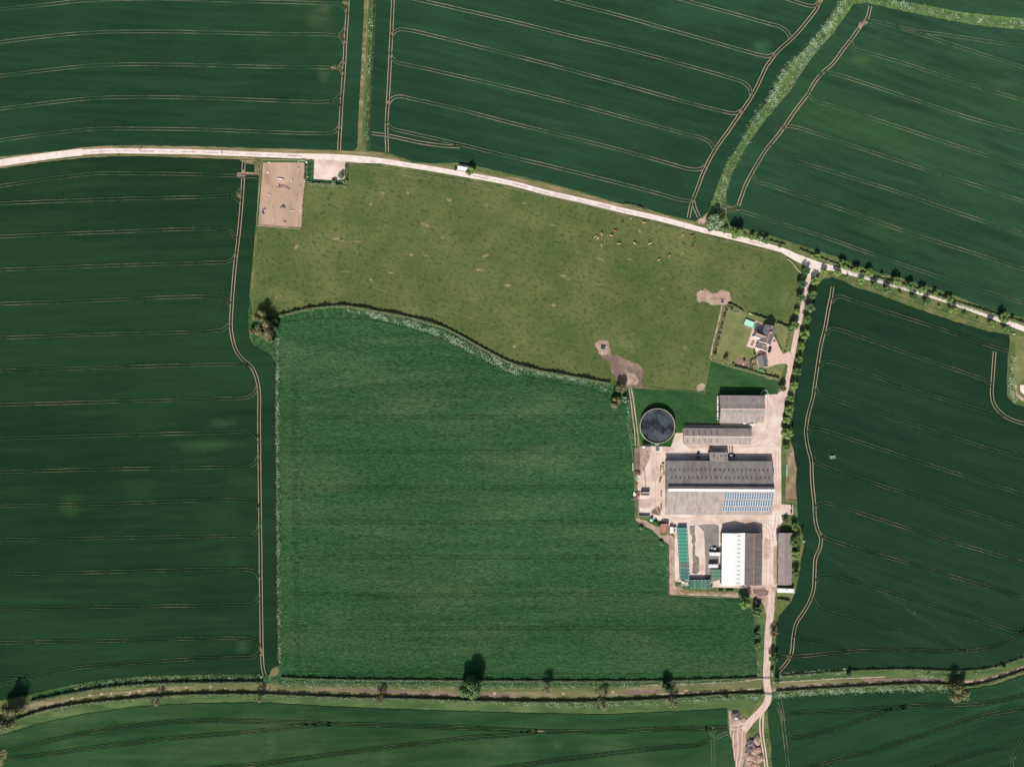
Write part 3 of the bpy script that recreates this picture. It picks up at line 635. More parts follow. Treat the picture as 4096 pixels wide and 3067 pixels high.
# main limestone track
R1 = [(-600, 800), (-160, 683), (0, 653), (139, 632), (278, 614), (417, 605), (556, 605), (787, 609), (1024, 618), (1209, 625), (1348, 628), (1487, 639), (1626, 660), (1811, 690), (2048, 734), (2175, 768), (2326, 802), (2465, 836), (2650, 878), (2808, 920), (2928, 948), (3072, 985), (3142, 1006), (3200, 1034)]
road('road', R1, 3.7, .040, 'road', .07)
road('road', [(-160, 683), (0, 653), (139, 632), (278, 614), (330, 609)], 4.9, .038, 'road', .06)
road('road', [(3180, 1024), (3250, 1053), (3350, 1078), (3535, 1127), (3767, 1195), (3998, 1277), (4096, 1316), (4500, 1480), (5300, 1800)], 3.7, .042, 'road', .05)
area('road', [(3140, 1000), (3200, 1020), (3290, 1052), (3360, 1070), (3355, 1084), (3300, 1080), (3272, 1090), (3258, 1110), (3236, 1110), (3228, 1074), (3205, 1055), (3168, 1037), (3130, 1013)], .044, 'road', .15)
area('road', [(1245, 625), (1400, 631), (1520, 645), (1520, 654), (1430, 652), (1382, 647), (1380, 655), (1258, 640), (1246, 636)], .041, 'road', .1)
for a, b in ((350, 1290), (1890, 2640), (2890, 3130)):
    pts = [p for p in catmull(R1, 20) if a < p.x < b]
    ln = [Vector(((p.x - 2048) / S, (1533.5 - p.y) / S)) for p in pts]
    mbx = MB()
    for i in range(0, len(ln) - 3, 4):
        ribbon(mbx, ln[i:i + 4], .28 + .16 * wob(i, a), .048, 0, .35)
    struct(mbx.build('road_grass_strip', 'strip'))
road('drive', [(3244, 1085), (3240, 1100), (3225, 1151), (3206, 1253), (3188, 1323), (3171, 1415), (3156, 1490), (3148, 1534), (3138, 1600)], 3.6, .043, 'road_pink', .05)
road('drive', [(3075, 2340), (3084, 2380), (3084, 2430), (3078, 2480), (3073, 2540), (3070, 2620), (3066, 2690), (3068, 2740), (3074, 2775), (3066, 2812), (3040, 2845), (3005, 2880), (2975, 2920)], 5.0, .043, 'road_pink', .1)
area('drive', [(2975, 2870), (3010, 2890), (2985, 2930), (2985, 3000), (2970, 3067), (2960, 3400), (2925, 3400), (2944, 3067), (2936, 2980), (2918, 2935), (2913, 2840), (2925, 2842), (2945, 2855), (2960, 2880)], .042, 'dirt', .4)
road('drive', [(3050, 2850), (3040, 2875), (3042, 2940), (3051, 3000), (3060, 3067), (3075, 3200)], .9, .044, 'road_pink', .15)
road('drive', [(3054, 2845), (3052, 2875), (3053, 2940), (3062, 3000), (3071, 3067), (3086, 3200)], .9, .044, 'road_pink', .15)
# yard
area('yard', [(3148, 1534), (3141, 1594), (3132, 1664), (3127, 1719), (3124, 1812), (3125, 2016), (3172, 2018), (3172, 2057), (3124, 2057), (3131, 2085), (3115, 2105), (3108, 2135), (3111, 2200), (3111, 2352), (3095, 2362), (3040, 2356), (2980, 2352), (2890, 2348), (2846, 2348), (2846, 2340), (2700, 2325), (2698, 2140), (2680, 2105), (2640, 2080), (2615, 2076), (2600, 2062), (2553, 2062), (2551, 1960), (2547, 1900), (2545, 1800), (2570, 1783), (2683, 1786), (2700, 1731), (2735, 1732), (2735, 1700), (2880, 1700), (2880, 1600), (3058, 1600), (3058, 1578), (3108, 1577), (3130, 1560)], .036, 'yard', .12)
area('yard', [(2990, 2345), (3105, 2345), (3100, 2400), (3062, 2450), (3056, 2420), (3036, 2395), (3006, 2390), (2990, 2370)], .039, 'dirt', .25)
area('asphalt', [(2790, 2100), (2850, 2092), (2862, 2093), (2876, 2104), (2876, 2320), (2820, 2330), (2822, 2250), (2818, 2170), (2814, 2125)], .046, 'asphalt', .2)
area('stain', [(2757, 2101), (2779, 2101), (2779, 2130), (2782, 2160), (2777, 2175), (2781, 2190), (2779, 2220), (2797, 2228), (2796, 2260), (2798, 2285), (2786, 2296), (2768, 2290), (2772, 2250), (2770, 2215), (2773, 2180), (2765, 2165), (2768, 2150), (2761, 2130)], .046, 'stain', .35)
area('stain', [(2607, 2040), (2620, 2030), (2634, 2024), (2644, 2035), (2642, 2060), (2632, 2062), (2618, 2056), (2606, 2052)], .046, 'dark_dirt', .25)
for pts in ([(3010, 2355), (3050, 2352), (3075, 2362), (3072, 2378), (3040, 2385), (3015, 2372)], [(2640, 1858), (2646, 1858), (2646, 1880), (2640, 1884)], [(2642, 1958), (2648, 1958), (2648, 1986), (2642, 1986)], [(2642, 2010), (2648, 2010), (2648, 2040), (2641, 2038)], [(2638, 1905), (2648, 1902), (2648, 1912), (2640, 1930), (2636, 1926)]):
    area('stain', pts, .047, 'dark_dirt', .15)
area('yard', [(2566, 1782), (2600, 1786), (2600, 1830), (2585, 1860), (2566, 1900), (2552, 1900), (2545, 1800)], .040, 'dirt', .25)
area('rough_ground', [(2538, 1790), (2560, 1792), (2562, 1850), (2560, 1880), (2541, 1884), (2536, 1840)], .042, 'dark_dirt', .25)
# joints between the concrete bays, drain lines
for a, b in (((3065, 1700), (3065, 2340)), ((2605, 1800), (2603, 2060)), ((2553, 1997), (2603, 1997)), ((2880, 2078), (3108, 2082)), ((3127, 1785), (2860, 1783)), ((3063, 2145), (3063, 2345)), ((3060, 2160), (3108, 2160)), ((2880, 1812), (2650, 1806)), ((3070, 1600), (3070, 1700))):
    mbx = MB(); p, q = P(*a), P(*b); mbx_l = [Vector((p.x, p.y)), Vector((q.x, q.y))]
    ribbon(mbx, mbx_l, .10, .052); struct(mbx.build('concrete_joint', 'dark_dirt'))
# dirt paths and bare ground round the farm
area('path', [(2537, 2087), (2545, 2075), (2552, 2072), (2562, 2078), (2585, 2080), (2600, 2095), (2640, 2110), (2642, 2140), (2656, 2142), (2672, 2138), (2690, 2140), (2700, 2160), (2702, 2220), (2700, 2320), (2700, 2340), (2712, 2355), (2760, 2362), (2850, 2366), (2950, 2370), (2956, 2385), (2945, 2390), (2880, 2384), (2700, 2378), (2678, 2380), (2678, 2310), (2676, 2182), (2640, 2150), (2610, 2118), (2575, 2100)], .034, 'dirt', .3)
area('path', [(2712, 2335), (2740, 2362), (2850, 2364), (2945, 2366), (2945, 2376), (2850, 2375), (2740, 2372), (2706, 2356)], .037, 'mud_green', .2)
road('path', [(2515, 1548), (2523, 1600), (2530, 1660), (2538, 1720), (2542, 1782)], .8, .030, 'dirt', .3)
road('path', [(2524, 1548), (2533, 1600), (2541, 1660), (2549, 1720), (2556, 1782)], .8, .030, 'dirt', .3)
area('rough_ground', [(3152, 1795), (3158, 1785), (3166, 1780), (3176, 1800), (3180, 1850), (3188, 1870), (3184, 1905), (3184, 1960), (3186, 2000), (3142, 2000), (3143, 1940), (3145, 1880), (3146, 1820)], .024, 'rough', .25)
area('lawn', [(3126, 1800), (3145, 1800), (3144, 1880), (3142, 2003), (3186, 2003), (3190, 2060), (3196, 2110), (3180, 2130), (3172, 2130), (3168, 2105), (3132, 2105), (3126, 2060), (3174, 2059), (3174, 2016), (3127, 2014)], .022, 'verge_green', .1)
area('lawn', [(3112, 2370), (3176, 2374), (3172, 2405), (3160, 2402), (3107, 2398), (3104, 2440), (3100, 2520), (3085, 2520), (3090, 2440)], .022, 'lawn', .12)
area('bare_ground', [(2792, 1165), (2820, 1160), (2850, 1172), (2895, 1160), (2915, 1168), (2925, 1190), (2912, 1214), (2890, 1218), (2860, 1222), (2832, 1210), (2800, 1208), (2790, 1196)], .022, 'dirt', .9, smooth=True, step=3)
area('bare_ground', [(2382, 1372), (2400, 1358), (2428, 1360), (2436, 1380), (2440, 1402), (2452, 1418), (2500, 1436), (2545, 1455), (2572, 1478), (2574, 1500), (2566, 1520), (2568, 1540), (2600, 1548), (2560, 1550), (2500, 1546), (2470, 1530), (2462, 1505), (2445, 1490), (2442, 1450), (2412, 1432), (2395, 1420), (2386, 1395)], .022, 'dark_dirt', .9, smooth=True, step=3)
area('bare_ground', [(2385, 1374), (2400, 1362), (2426, 1364), (2432, 1384), (2434, 1404), (2420, 1418), (2400, 1412), (2388, 1395)], .026, 'dirt', .9, smooth=True, step=3)
area('bare_ground', [(2504, 1478), (2520, 1490), (2545, 1505), (2548, 1535), (2510, 1538), (2505, 1515)], .026, 'dirt', .9, smooth=True, step=3)
area('bare_ground', [(2800, 1534), (2815, 1532), (2822, 1540), (2816, 1562), (2786, 1560)], .022, 'dirt', .9, smooth=True, step=3)
road('path', [(1490, 1148), (1580, 1178), (1700, 1206), (1800, 1244), (1900, 1278), (2048, 1318), (2165, 1352), (2290, 1378), (2385, 1392)], .26, .024, 'mud_green', .4)
road('path', [(2888, 1220), (2880, 1262), (2866, 1320), (2850, 1385), (2842, 1432)], 1.1, .024, 'dirt', .25)
road('path', [(2880, 790), (2893, 740), (2898, 700)], 1.2, .024, 'dirt', .3)
area('bare_ground', [(2780, 885), (2798, 872), (2812, 868), (2826, 855), (2824, 872), (2815, 893), (2790, 892)], .034, 'dirt', .9, smooth=True, step=3)
# worn marks in the pasture
for x, y, a, b, r in ((1526, 785, 12, 26, .4), (1482, 815, 8, 10, .3), (1632, 770, 8, 5, 0), (1800, 800, 14, 8, .5), (1868, 815, 6, 6, 0), (1945, 820, 12, 7, 0), (1332, 856, 12, 4, 0), (1188, 985, 14, 8, -.7), (1400, 965, 65, 6, .03), (1345, 955, 20, 8, 0), (1700, 900, 24, 9, .6), (1645, 1020, 10, 8, 0), (1770, 950, 10, 6, 0), (1700, 1020, 20, 6, .3), (1940, 1025, 18, 6, -.4), (1925, 1080, 24, 7, .1), (1835, 1080, 7, 12, .1), (1560, 1088, 16, 6, .1), (1380, 1086, 20, 5, .05), (1484, 1120, 9, 6, .5), (1108, 1194, 10, 6, .8), (2030, 1142, 15, 12, .4), (2100, 810, 14, 7, 0), (2210, 900, 14, 7, .2), (2560, 922, 7, 9, 0), (2400, 1035, 18, 6, .4), (2520, 1037, 12, 5, .1), (2730, 1015, 5, 5, 0), (2380, 1098, 8, 5, 0), (2260, 1108, 24, 6, .3), (2650, 1155, 18, 6, .5), (2860, 1070, 8, 6, .3), (2640, 1190, 10, 5, .4), (2710, 1470, 18, 6, 0), (2740, 1388, 14, 10, .3), (2215, 1220, 14, 7, .3), (2060, 1380, 8, 16, .2), (1890, 1196, 6, 5, 0), (1580, 985, 5, 5, 0), (2310, 1010, 9, 4, .2)):
    c, s_ = math.cos(r), math.sin(r); q = []
    for k in range(10):
        t_ = 2 * math.pi * k / 10; e = rng.uniform(.6, 1.1)
        q.append((x + a * e * math.cos(t_) * c - b * e * math.sin(t_) * s_, y + a * e * math.cos(t_) * s_ + b * e * math.sin(t_) * c))
    area('worn_patch', q, .018 + rng.random() * .003, 'mud_green', .35, smooth=True, step=3)
# sandy exercise arena, concrete pad
area('arena', [(1052, 650), (1216, 651), (1222, 700), (1213, 800), (1206, 912), (1032, 903), (1036, 860), (1044, 760)], .028, 'arena', .12)
area('verge', [(1046, 641), (1226, 643), (1222, 735), (1213, 800), (1207, 917), (1029, 906), (1038, 780)], .020, 'verge_green', .05)
area('concrete_pad', [(1258, 638), (1330, 641), (1379, 648), (1380, 700), (1378, 716), (1340, 722), (1254, 716), (1256, 690)], .050, 'yard', .08)
area('dirt', [(958, 640), (1020, 642), (1044, 648), (1036, 662), (1040, 700), (1020, 705), (980, 700), (978, 690), (1018, 690), (1018, 660), (975, 652)], .34, 'mud_green', .2)
# neighbouring yard at the right edge
area('lawn', [(4042, 1345), (4110, 1345), (4110, 1500), (4080, 1530), (4058, 1560), (4052, 1540), (4060, 1450), (4062, 1380)], .024, 'lawn', .15)
area('path', [(4058, 1540), (4066, 1540), (4070, 1570), (4096, 1596), (4130, 1602), (4130, 1612), (4096, 1606), (4066, 1588)], .030, 'dirt', .15)
area('concrete_pad', [(4080, 1540), (4200, 1530), (4200, 1580), (4096, 1578), (4082, 1565)], .032, 'road', .1)
# garden
area('lawn', [(2908, 1222), (2985, 1252), (3060, 1276), (3158, 1316), (3140, 1420), (3143, 1455), (3118, 1520), (3060, 1502), (3000, 1486), (2900, 1455), (2848, 1436), (2862, 1370), (2880, 1300), (2893, 1235)], .026, 'lawn', .08)
area('gravel_drive', [(3095, 1345), (3109, 1369), (3123, 1403), (3133, 1415), (3159, 1405), (3166, 1440), (3152, 1462), (3143, 1453), (3112, 1456), (3073, 1468), (3040, 1474), (3040, 1420), (3061, 1407), (3062, 1380), (3080, 1340)], .031, 'drive_gravel', .1)
area('patio', [(3011, 1310), (3000, 1345), (2986, 1385), (3019, 1396), (3028, 1420), (3062, 1408), (3062, 1360), (3056, 1296), (3023, 1283)], .033, 'patio', .05)
area('patio', [(2938, 1446), (2950, 1434), (2962, 1430), (2985, 1436), (3000, 1445), (3002, 1468), (3000, 1478), (2940, 1462)], .033, 'dark_dirt', .1)
area('flower_bed', [(2906, 1220), (2916, 1224), (2905, 1245), (2896, 1270), (2890, 1310), (2880, 1350), (2868, 1400), (2862, 1425), (2850, 1424), (2866, 1355), (2882, 1300), (2894, 1245)], .031, 'bed', .2)
area('flower_bed', [(3003, 1442), (3020, 1436), (3024, 1472), (3010, 1478), (3004, 1465)], .036, 'bed', .1)

# ------------------------------------------------------------------ tractor wheelings in the crops
ZT = .02 + CT + .02
CROP_OF = {'nw': 'crop_nw', 'nwh': 'crop_nw', 'n': 'crop_n', 'nh': 'crop_n', 'ne': 'crop_ne', 'neh': 'crop_ne', 'w1': 'crop_w', 'w2': 'crop_w', 'w3': 'crop_w', 'wh': 'crop_w', 'e1': 'crop_e', 'e2': 'crop_e', 'eh': 'crop_e', 's': 'crop_s', 'se': 'crop_se', 'seh': 'crop_se', 'c': 'crop_c'}
def wheelings(name, lines, mat, edge=.3, wid=.46, crop=None):
    crop = CROP_OF[name]
    """each line is the middle of a pair of wheel tracks; raised crop ridges are added beside each to cast shadow lines"""
    mt, me_ = MB(), MB()
    for px in lines:
        ln = wpts(px, 10)
        for off in (-1.02, 1.02):
            tr = offset_line(ln, off)
            tr = [p + Vector((wob(p.x * .5, p.y * .4), wob(p.y * .4, p.x * .5))) * .06 for p in tr]
            ribbon(mt, tr, wid, ZT + rng.random() * .003, 0, .45)
            for eo in (-.36, .36):
                e = offset_line(tr, eo); L = offset_line(tr, eo - .13); R = offset_line(tr, eo + .13)
                for i in range(len(e) - 1):
                    h0 = ZT + edge * (.85 + .15 * wob(e[i].x * 1.3, e[i].y * 1.1)); h1 = ZT + edge * (.85 + .15 * wob(e[i + 1].x * 1.3, e[i + 1].y * 1.1))
                    me_.quad((L[i].x, L[i].y, ZT - .04), (e[i].x, e[i].y, h0), (e[i + 1].x, e[i + 1].y, h1), (L[i + 1].x, L[i + 1].y, ZT - .04))
                    me_.quad((e[i].x, e[i].y, h0), (R[i].x, R[i].y, ZT - .04), (R[i + 1].x, R[i + 1].y, ZT - .04), (e[i + 1].x, e[i + 1].y, h1))
    struct(mt.build('wheel_tracks', mat)); struct(me_.build('crop_shade_ridge', crop))  # ridges above the crop, added for the shadow they throw on the tracks

NWL = [[(-60, 48), (0, 39), (185, 21), (324, 5.5), (463, -1), (700, -1), (1024, 8), (1300, 15), (1350, 17), (1378, 30), (1388, 60)],
       [(-60, 180), (0, 171), (185, 148), (370, 132), (523, 128), (787, 130), (1024, 136.5), (1345, 144), (1366, 152), (1380, 180)],
       [(1345, 144), (1366, 138), (1384, 110)],
       [(-60, 316), (0, 306), (185, 283), (370, 264), (533, 259), (787, 262), (1024, 268.5), (1345, 276), (1362, 283), (1374, 308)],
       [(1335, 276), (1358, 270), (1376, 245)],
       [(-60, 448), (0, 438), (185, 414), (370, 395), (546, 390), (787, 393), (1024, 401), (1310, 408), (1340, 402), (1362, 380)],
       [(1320, 408), (1348, 414), (1364, 440)],
       [(-60, 573), (0, 563), (185, 537), (394, 516), (523, 516), (787, 519), (1024, 527.5), (1310, 534), (1340, 528), (1360, 505)]]
wheelings('nw', NWL, 'track_mid')
wheelings('nwh', [[(1392, -60), (1392, 0), (1388.5, 70), (1384, 139), (1379, 232), (1375, 301), (1368, 394), (1364, 463), (1361, 523), (1356.5, 602)]], 'track_head', .25, .6)
NL = [[(1580, -20), (1654, -3), (2048, 87), (2280, 144.5), (2511, 200), (2743, 263), (2905, 309), (2974, 333), (2997, 354), (3004, 384)],
      [(2180, -12), (2210, -5), (2465, 61), (2743, 139), (3040, 222), (3072, 227), (3100, 215)],
      [(2680, -10), (2705, -5), (3072, 96), (3123, 111), (3151, 134), (3160, 157)],
      [(3130, -8), (3155, 0), (3240, 26), (3262, 24), (3274, 10)],
      [(1564, 153), (1575, 132), (1598, 120), (1626, 121), (1811, 164), (2048, 222), (2280, 282.5), (2511, 345), (2743, 410), (2882, 445), (2942, 455), (2970, 440)],
      [(1562, 208), (1568, 232), (1585, 250), (1608, 256), (1719, 280), (1904, 322), (2048, 356), (2280, 413), (2511, 476), (2743, 537), (2808, 554), (2840, 572), (2856, 602)],
      [(1550, 430), (1560, 405), (1580, 390), (1605, 388), (1630, 393), (1811, 433), (2048, 494), (2280, 551), (2511, 609), (2696, 661), (2757, 677), (2798, 678.5), (2819, 664)],
      [(1547, 486), (1556, 505), (1570, 516), (1626, 530), (1811, 572), (2048, 630), (2280, 685), (2511, 743), (2604, 767), (2743, 804), (2764, 802)]]
wheelings('n', NL, 'track_bright')
wheelings('nh', [[(1574, -60), (1572, 0), (1568, 93), (1562, 208), (1556.6, 324), (1551, 417), (1547, 486), (1546.5, 542), (1549, 610)], [(1487, 535), (1552, 544), (1672, 570), (1760, 583), (1840, 588)],
                 [(3290, -60), (3280, 0), (3271, 28), (3234, 79), (3188, 134), (3160, 162), (3109, 208), (3081, 245), (3067, 264), (3016, 370), (2965, 449), (2914, 523), (2858.5, 602), (2817, 681), (2784.5, 767), (2766, 813), (2754, 872)],
                 [(2772, 790), (2778, 830), (2795, 868)]], 'track_head', .25, .58)
NEL = [[(3442, 107), (3466, 90), (3498, 88), (3581, 107), (3651, 123), (3813, 146), (3998, 174), (4096, 186), (4200, 198)],
       [(3403, 162), (3408, 185), (3424, 199), (3489, 218), (3628, 259), (3813, 320), (4096, 403), (4200, 430)],
       [(3581, 109), (3720, 151), (3859, 197), (4096, 272), (4200, 305)],
       [(3276, 301), (3299, 294), (3331, 296), (3396, 315), (3628, 391), (3859, 468), (4096, 533), (4200, 562)],
       [(3234, 366), (3241, 389), (3262, 405), (3350, 431), (3581, 505), (3813, 581), (4096, 669), (4200, 700)],
       [(3118, 519), (3146, 507), (3178, 509.5), (3257, 533), (3489, 611), (3720, 685.5), (3970, 764), (4096, 808), (4200, 845)],
       [(3079, 579), (3086, 607), (3109, 623), (3211, 653), (3396, 709), (3577, 765), (3813, 846), (4096, 938), (4200, 972)],
       [(3011, 699), (3025, 727), (3072, 740), (3151, 767), (3396, 848), (3628, 929), (3859, 1003), (4096, 1077), (4200, 1110)],
       [(2886, 818), (2951, 841), (3072, 880), (3257, 936), (3489, 1017), (3767, 1112), (4096, 1214), (4200, 1250)]]
wheelings('ne', NEL, 'track_mid')
wheelings('neh', [[(3481, 26), (3466, 79), (3442, 107), (3405, 157), (3368, 204), (3331, 255), (3285, 296), (3253, 338), (3229, 380), (3183, 440), (3132, 514), (3100, 556), (3072, 588), (3044, 630), (3011, 686), (2984, 736), (2972, 767), (2953, 824)],
                  [(3442, 107), (3466, 90), (3498, 88), (3581, 107), (3650, 122)], [(2888, 838), (2920, 845), (2944, 828)], [(2895, 852), (2930, 840), (2960, 845)]], 'track_head', .25, .58)
WL = [[(-60, 757), (0, 746), (185, 718), (394, 695), (509, 695), (787, 698.5), (973, 706), (1034, 709)],
      [(-60, 817), (0, 815), (417, 798.5), (917, 782), (948, 774), (964, 758)], [(900, 782), (940, 788), (960, 810)],
      [(-60, 951), (0, 948), (417, 930), (880, 917.5), (922, 925), (945, 958)],
      [(-60, 1082), (0, 1080), (417, 1064), (857, 1051), (908, 1049), (933, 1036), (945, 1010)],
      [(-60, 1218), (0, 1216), (417, 1201), (857, 1187), (899, 1193), (924, 1222)],
      [(-60, 1353), (0, 1351.5), (417, 1337), (857, 1324), (894, 1318), (924, 1290)],
      [(-60, 1486), (0, 1484), (417, 1470), (926, 1457), (977, 1457), (1005, 1475)],
      [(-60, 1621), (0, 1619), (417, 1608), (926, 1593), (987, 1590.5), (1014, 1576), (1030, 1545)],
      [(-60, 1755), (0, 1753.5), (417, 1741.5), (926, 1728), (1000, 1725), (1024, 1740), (1036, 1770)],
      [(-60, 1890), (0, 1888), (417, 1876), (926, 1868), (1000, 1865), (1024, 1848), (1036, 1815)],
      [(-60, 2025), (0, 2024), (417, 2014), (997, 2003), (1024, 2014), (1038, 2045)],
      [(-60, 2160), (0, 2159), (417, 2151), (926, 2142), (1010, 2140), (1030, 2122), (1038, 2095)],
      [(-60, 2297), (0, 2296), (417, 2287), (997, 2279), (1022, 2287), (1040, 2318)],
      [(-60, 2433), (0, 2432), (417, 2426), (926, 2418), (1010, 2415), (1030, 2400), (1042, 2370)],
      [(-60, 2570), (0, 2569), (417, 2562), (997, 2554), (1024, 2562), (1044, 2595)],
      [(-60, 2757), (0, 2739), (93, 2714), (232, 2682), (417, 2659), (602, 2645), (787, 2633.5), (973, 2629), (1010, 2626), (1040, 2606)],
      [(-60, 2708), (0, 2707), (110, 2703)]]
wheelings('w1', WL[:3], 'track_mid', .34)
wheelings('w2', WL[3:9], 'track_mid', .36)
wheelings('w3', WL[9:], 'track_green', .36)
wheelings('wh', [[(976, 641), (970, 767), (963, 860), (954, 952), (945, 1026), (936, 1114), (929, 1207), (924, 1300), (929, 1346), (945, 1402), (973, 1439), (1005, 1466), (1024, 1503), (1036, 1560), (1037, 1673), (1039, 1904), (1042, 2136), (1043.5, 2301), (1046, 2485), (1048, 2601), (1052, 2670), (1060, 2700)]], 'track_head', .25, .58)
EL = [[(3324, 1212), (3336, 1193), (3359, 1186), (3396, 1198), (3581, 1258), (3767, 1318), (3952, 1381), (4031, 1404)],
      [(3304, 1337), (3322, 1316), (3350, 1318), (3489, 1364.5), (3674, 1429), (3813, 1476), (3906, 1508), (3943, 1522), (3966, 1545)],
      [(3276, 1471), (3290, 1450), (3322, 1448), (3396, 1469), (3558, 1527), (3720, 1580), (3906, 1634), (4017, 1670)],
      [(3262, 1543), (3271, 1571), (3304, 1587), (3489, 1645), (3720, 1719), (3952, 1793), (4096, 1833), (4200, 1862)],
      [(3232, 1733), (3243, 1717), (3267, 1714), (3396, 1754), (3628, 1830), (3859, 1904.5), (4096, 1976), (4200, 2008)],
      [(3250, 1821), (3262, 1849), (3294, 1863), (3489, 1930), (3720, 2002), (3952, 2069), (4096, 2111), (4200, 2140)],
      [(3260, 2034), (3271, 2018), (3294, 2011), (3331, 2016), (3489, 2067), (3720, 2141), (3952, 2208), (4096, 2250), (4200, 2280)],
      [(3280, 2131.5), (3299, 2150), (3331, 2162), (3489, 2210), (3674, 2263.5), (3795, 2300), (3906, 2332), (4096, 2393), (4200, 2425)],
      [(3262, 2328), (3276, 2307), (3299, 2300), (3350, 2309), (3489, 2349), (3628, 2393), (3813, 2446), (3998, 2504), (4059, 2522), (4100, 2515)],
      [(3253, 2393), (3267, 2420), (3294, 2437), (3489, 2492), (3674, 2541), (3767, 2573), (3878, 2600)],
      [(3179, 2536), (3197, 2552), (3257, 2564), (3350, 2587), (3396, 2601)],
      [(3090, 2630), (3114, 2627), (3211, 2622), (3350, 2608), (3489, 2600), (3628, 2599), (3767, 2603), (3882, 2602), (3975, 2582.5), (4045, 2552), (4096, 2525), (4200, 2470)]]
wheelings('e1', EL[:2] + EL[6:8] + EL[11:], 'track_mid', .36, .42)
wheelings('e2', EL[2:6] + EL[8:11], 'track_green', .36, .42)
wheelings('eh', [[(3329, 1147), (3324, 1184), (3313, 1235), (3299, 1313.5), (3285, 1369), (3271, 1452), (3259, 1534), (3250, 1594), (3234, 1650), (3227, 1687), (3222.5, 1728.5), (3232, 1793), (3243, 1835), (3248, 1928), (3257, 2020), (3260, 2076), (3271, 2122), (3283, 2150), (3278, 2192), (3262, 2229), (3257, 2301), (3253, 2360), (3234, 2411), (3206, 2457), (3183, 2494.5), (3172, 2550), (3167, 2601), (3158, 2629), (3128, 2670), (3109, 2687)],
                 [(3977.5, 1406), (3973, 1462), (3968, 1534), (3966, 1576), (3975, 1617), (4003, 1652), (4045, 1678), (4096, 1694), (4200, 1720)]], 'track_head', .25, .5)
SL = [[(-60, 3040), (0, 3020), (93, 2985.5), (232, 2953), (417, 2916), (602, 2893), (787, 2881), (1024, 2884), (1209, 2888), (1325, 2893), (1487, 2897.5), (1719, 2904), (2048, 2917), (2187, 2923), (2418, 2925), (2650, 2914), (2835, 2909), (2908, 2907)],
      [(2, 3080), (10, 3055), (40, 3034), (139, 3020), (417, 2983), (741, 2946), (1024, 2923), (1163, 2907), (1325, 2894)],
      [(780, 3080), (850, 3070), (1024, 3055), (1256, 3025), (1487, 2995), (1719, 2967), (1904, 2946), (2048, 2937), (2150, 2923)],
      [(1950, 3076), (2048, 3063), (2280, 3032), (2511, 3004), (2696, 2985.5), (2789, 2976), (2828, 2960), (2845, 2935), (2840, 2918), (2815, 2909)],
      [(2868, 2909), (2852, 2925), (2851, 2995), (2854, 3075)], [(2858, 2955), (2890, 2935), (2912, 2928)]]
wheelings('s', SL[:4], 'track_green', .36)
wheelings('s', SL[4:], 'track_green', .05)
for i, pts in enumerate(([(948, 694), (968, 690), (976, 680), (984, 690), (1000, 696), (984, 704), (980, 722), (970, 712), (950, 708)], [(1325, 268), (1345, 262), (1372, 276), (1366, 290), (1345, 284), (1325, 281)], [(944, 774), (958, 768), (966, 776), (962, 792), (946, 786)], [(3440, 92), (3462, 84), (3470, 92), (3456, 104), (3440, 116), (3430, 112)],
    [(3268, -5), (3290, -5), (3286, 14), (3274, 30), (3266, 20)], [(1372, 6), (1390, 2), (1394, 24), (1384, 34), (1376, 22)], [(1040, 2590), (1050, 2596), (1050, 2625), (1043, 2615)], [(3146, 2618), (3166, 2614), (3168, 2630), (3150, 2636)], [(2, 3010), (22, 2995), (30, 3010), (14, 3050), (2, 3067)],
    [(2120, 2921), (2150, 2917), (2180, 2922), (2150, 2928)], [(2846, 2908), (2856, 2907), (2853, 2914)], [(1090, 2672), (1112, 2664), (1112, 2696), (1080, 2702)], [(2892, 822), (2925, 828), (2960, 838), (2950, 846), (2915, 842)])):
    area('bare_patch', pts, ZT + .012 + i * .001, 'mud_green' if i not in (0, 3) else 'dirt', .25, smooth=True, step=4)
SEL = [[(3141, 2870), (3160, 2853.5), (3211, 2849), (3396, 2840), (3558, 2830), (3674, 2820), (3859, 2816), (3975, 2805), (4096, 2777), (4200, 2745)],
       [(3146, 2925), (3160, 2946), (3183, 2948), (3304, 2921), (3443, 2877), (3558, 2840), (3628, 2823)],
       [(3200, 3078), (3243, 3064), (3396, 3022.5), (3535, 2985.5), (3720, 2928), (3906, 2867), (4096, 2830), (4200, 2808)],
       [(3710, 3075), (3744, 3064), (3906, 3013), (3980, 2994), (4017, 2995), (4045, 3022.5), (4047, 3075)],
       [(4050, 3040), (4068, 2985), (4096, 2925), (4140, 2860)]]
wheelings('se', SEL, 'track_green', .36)
wheelings('seh', [[(3092, 2800), (3112, 2825), (3128, 2870), (3136, 2930), (3143, 2990), (3152, 3075)], [(3119, 2800), (3127, 2840), (3134, 2880)]], 'track_mid', .25, .5)
# faint wheelings in the lush middle field
wheelings('c', [[(1160, 1440 + i), (1700, 1438 + i), (2300, 1437 + i), (2440 + min(60, i / 8), 1436 + i)] for i in (230, 370, 510, 650, 790)] + [[(1160, 2372), (1700, 2378), (2300, 2376), (2640, 2374)], [(1160, 2512), (1700, 2512), (2200, 2510), (2900, 2508)], [(1180, 2690), (2048, 2700), (2900, 2694)],
                [(1176, 1480), (1180, 1900), (1186, 2300), (1190, 2660)]], 'crop_c', .12, .3)

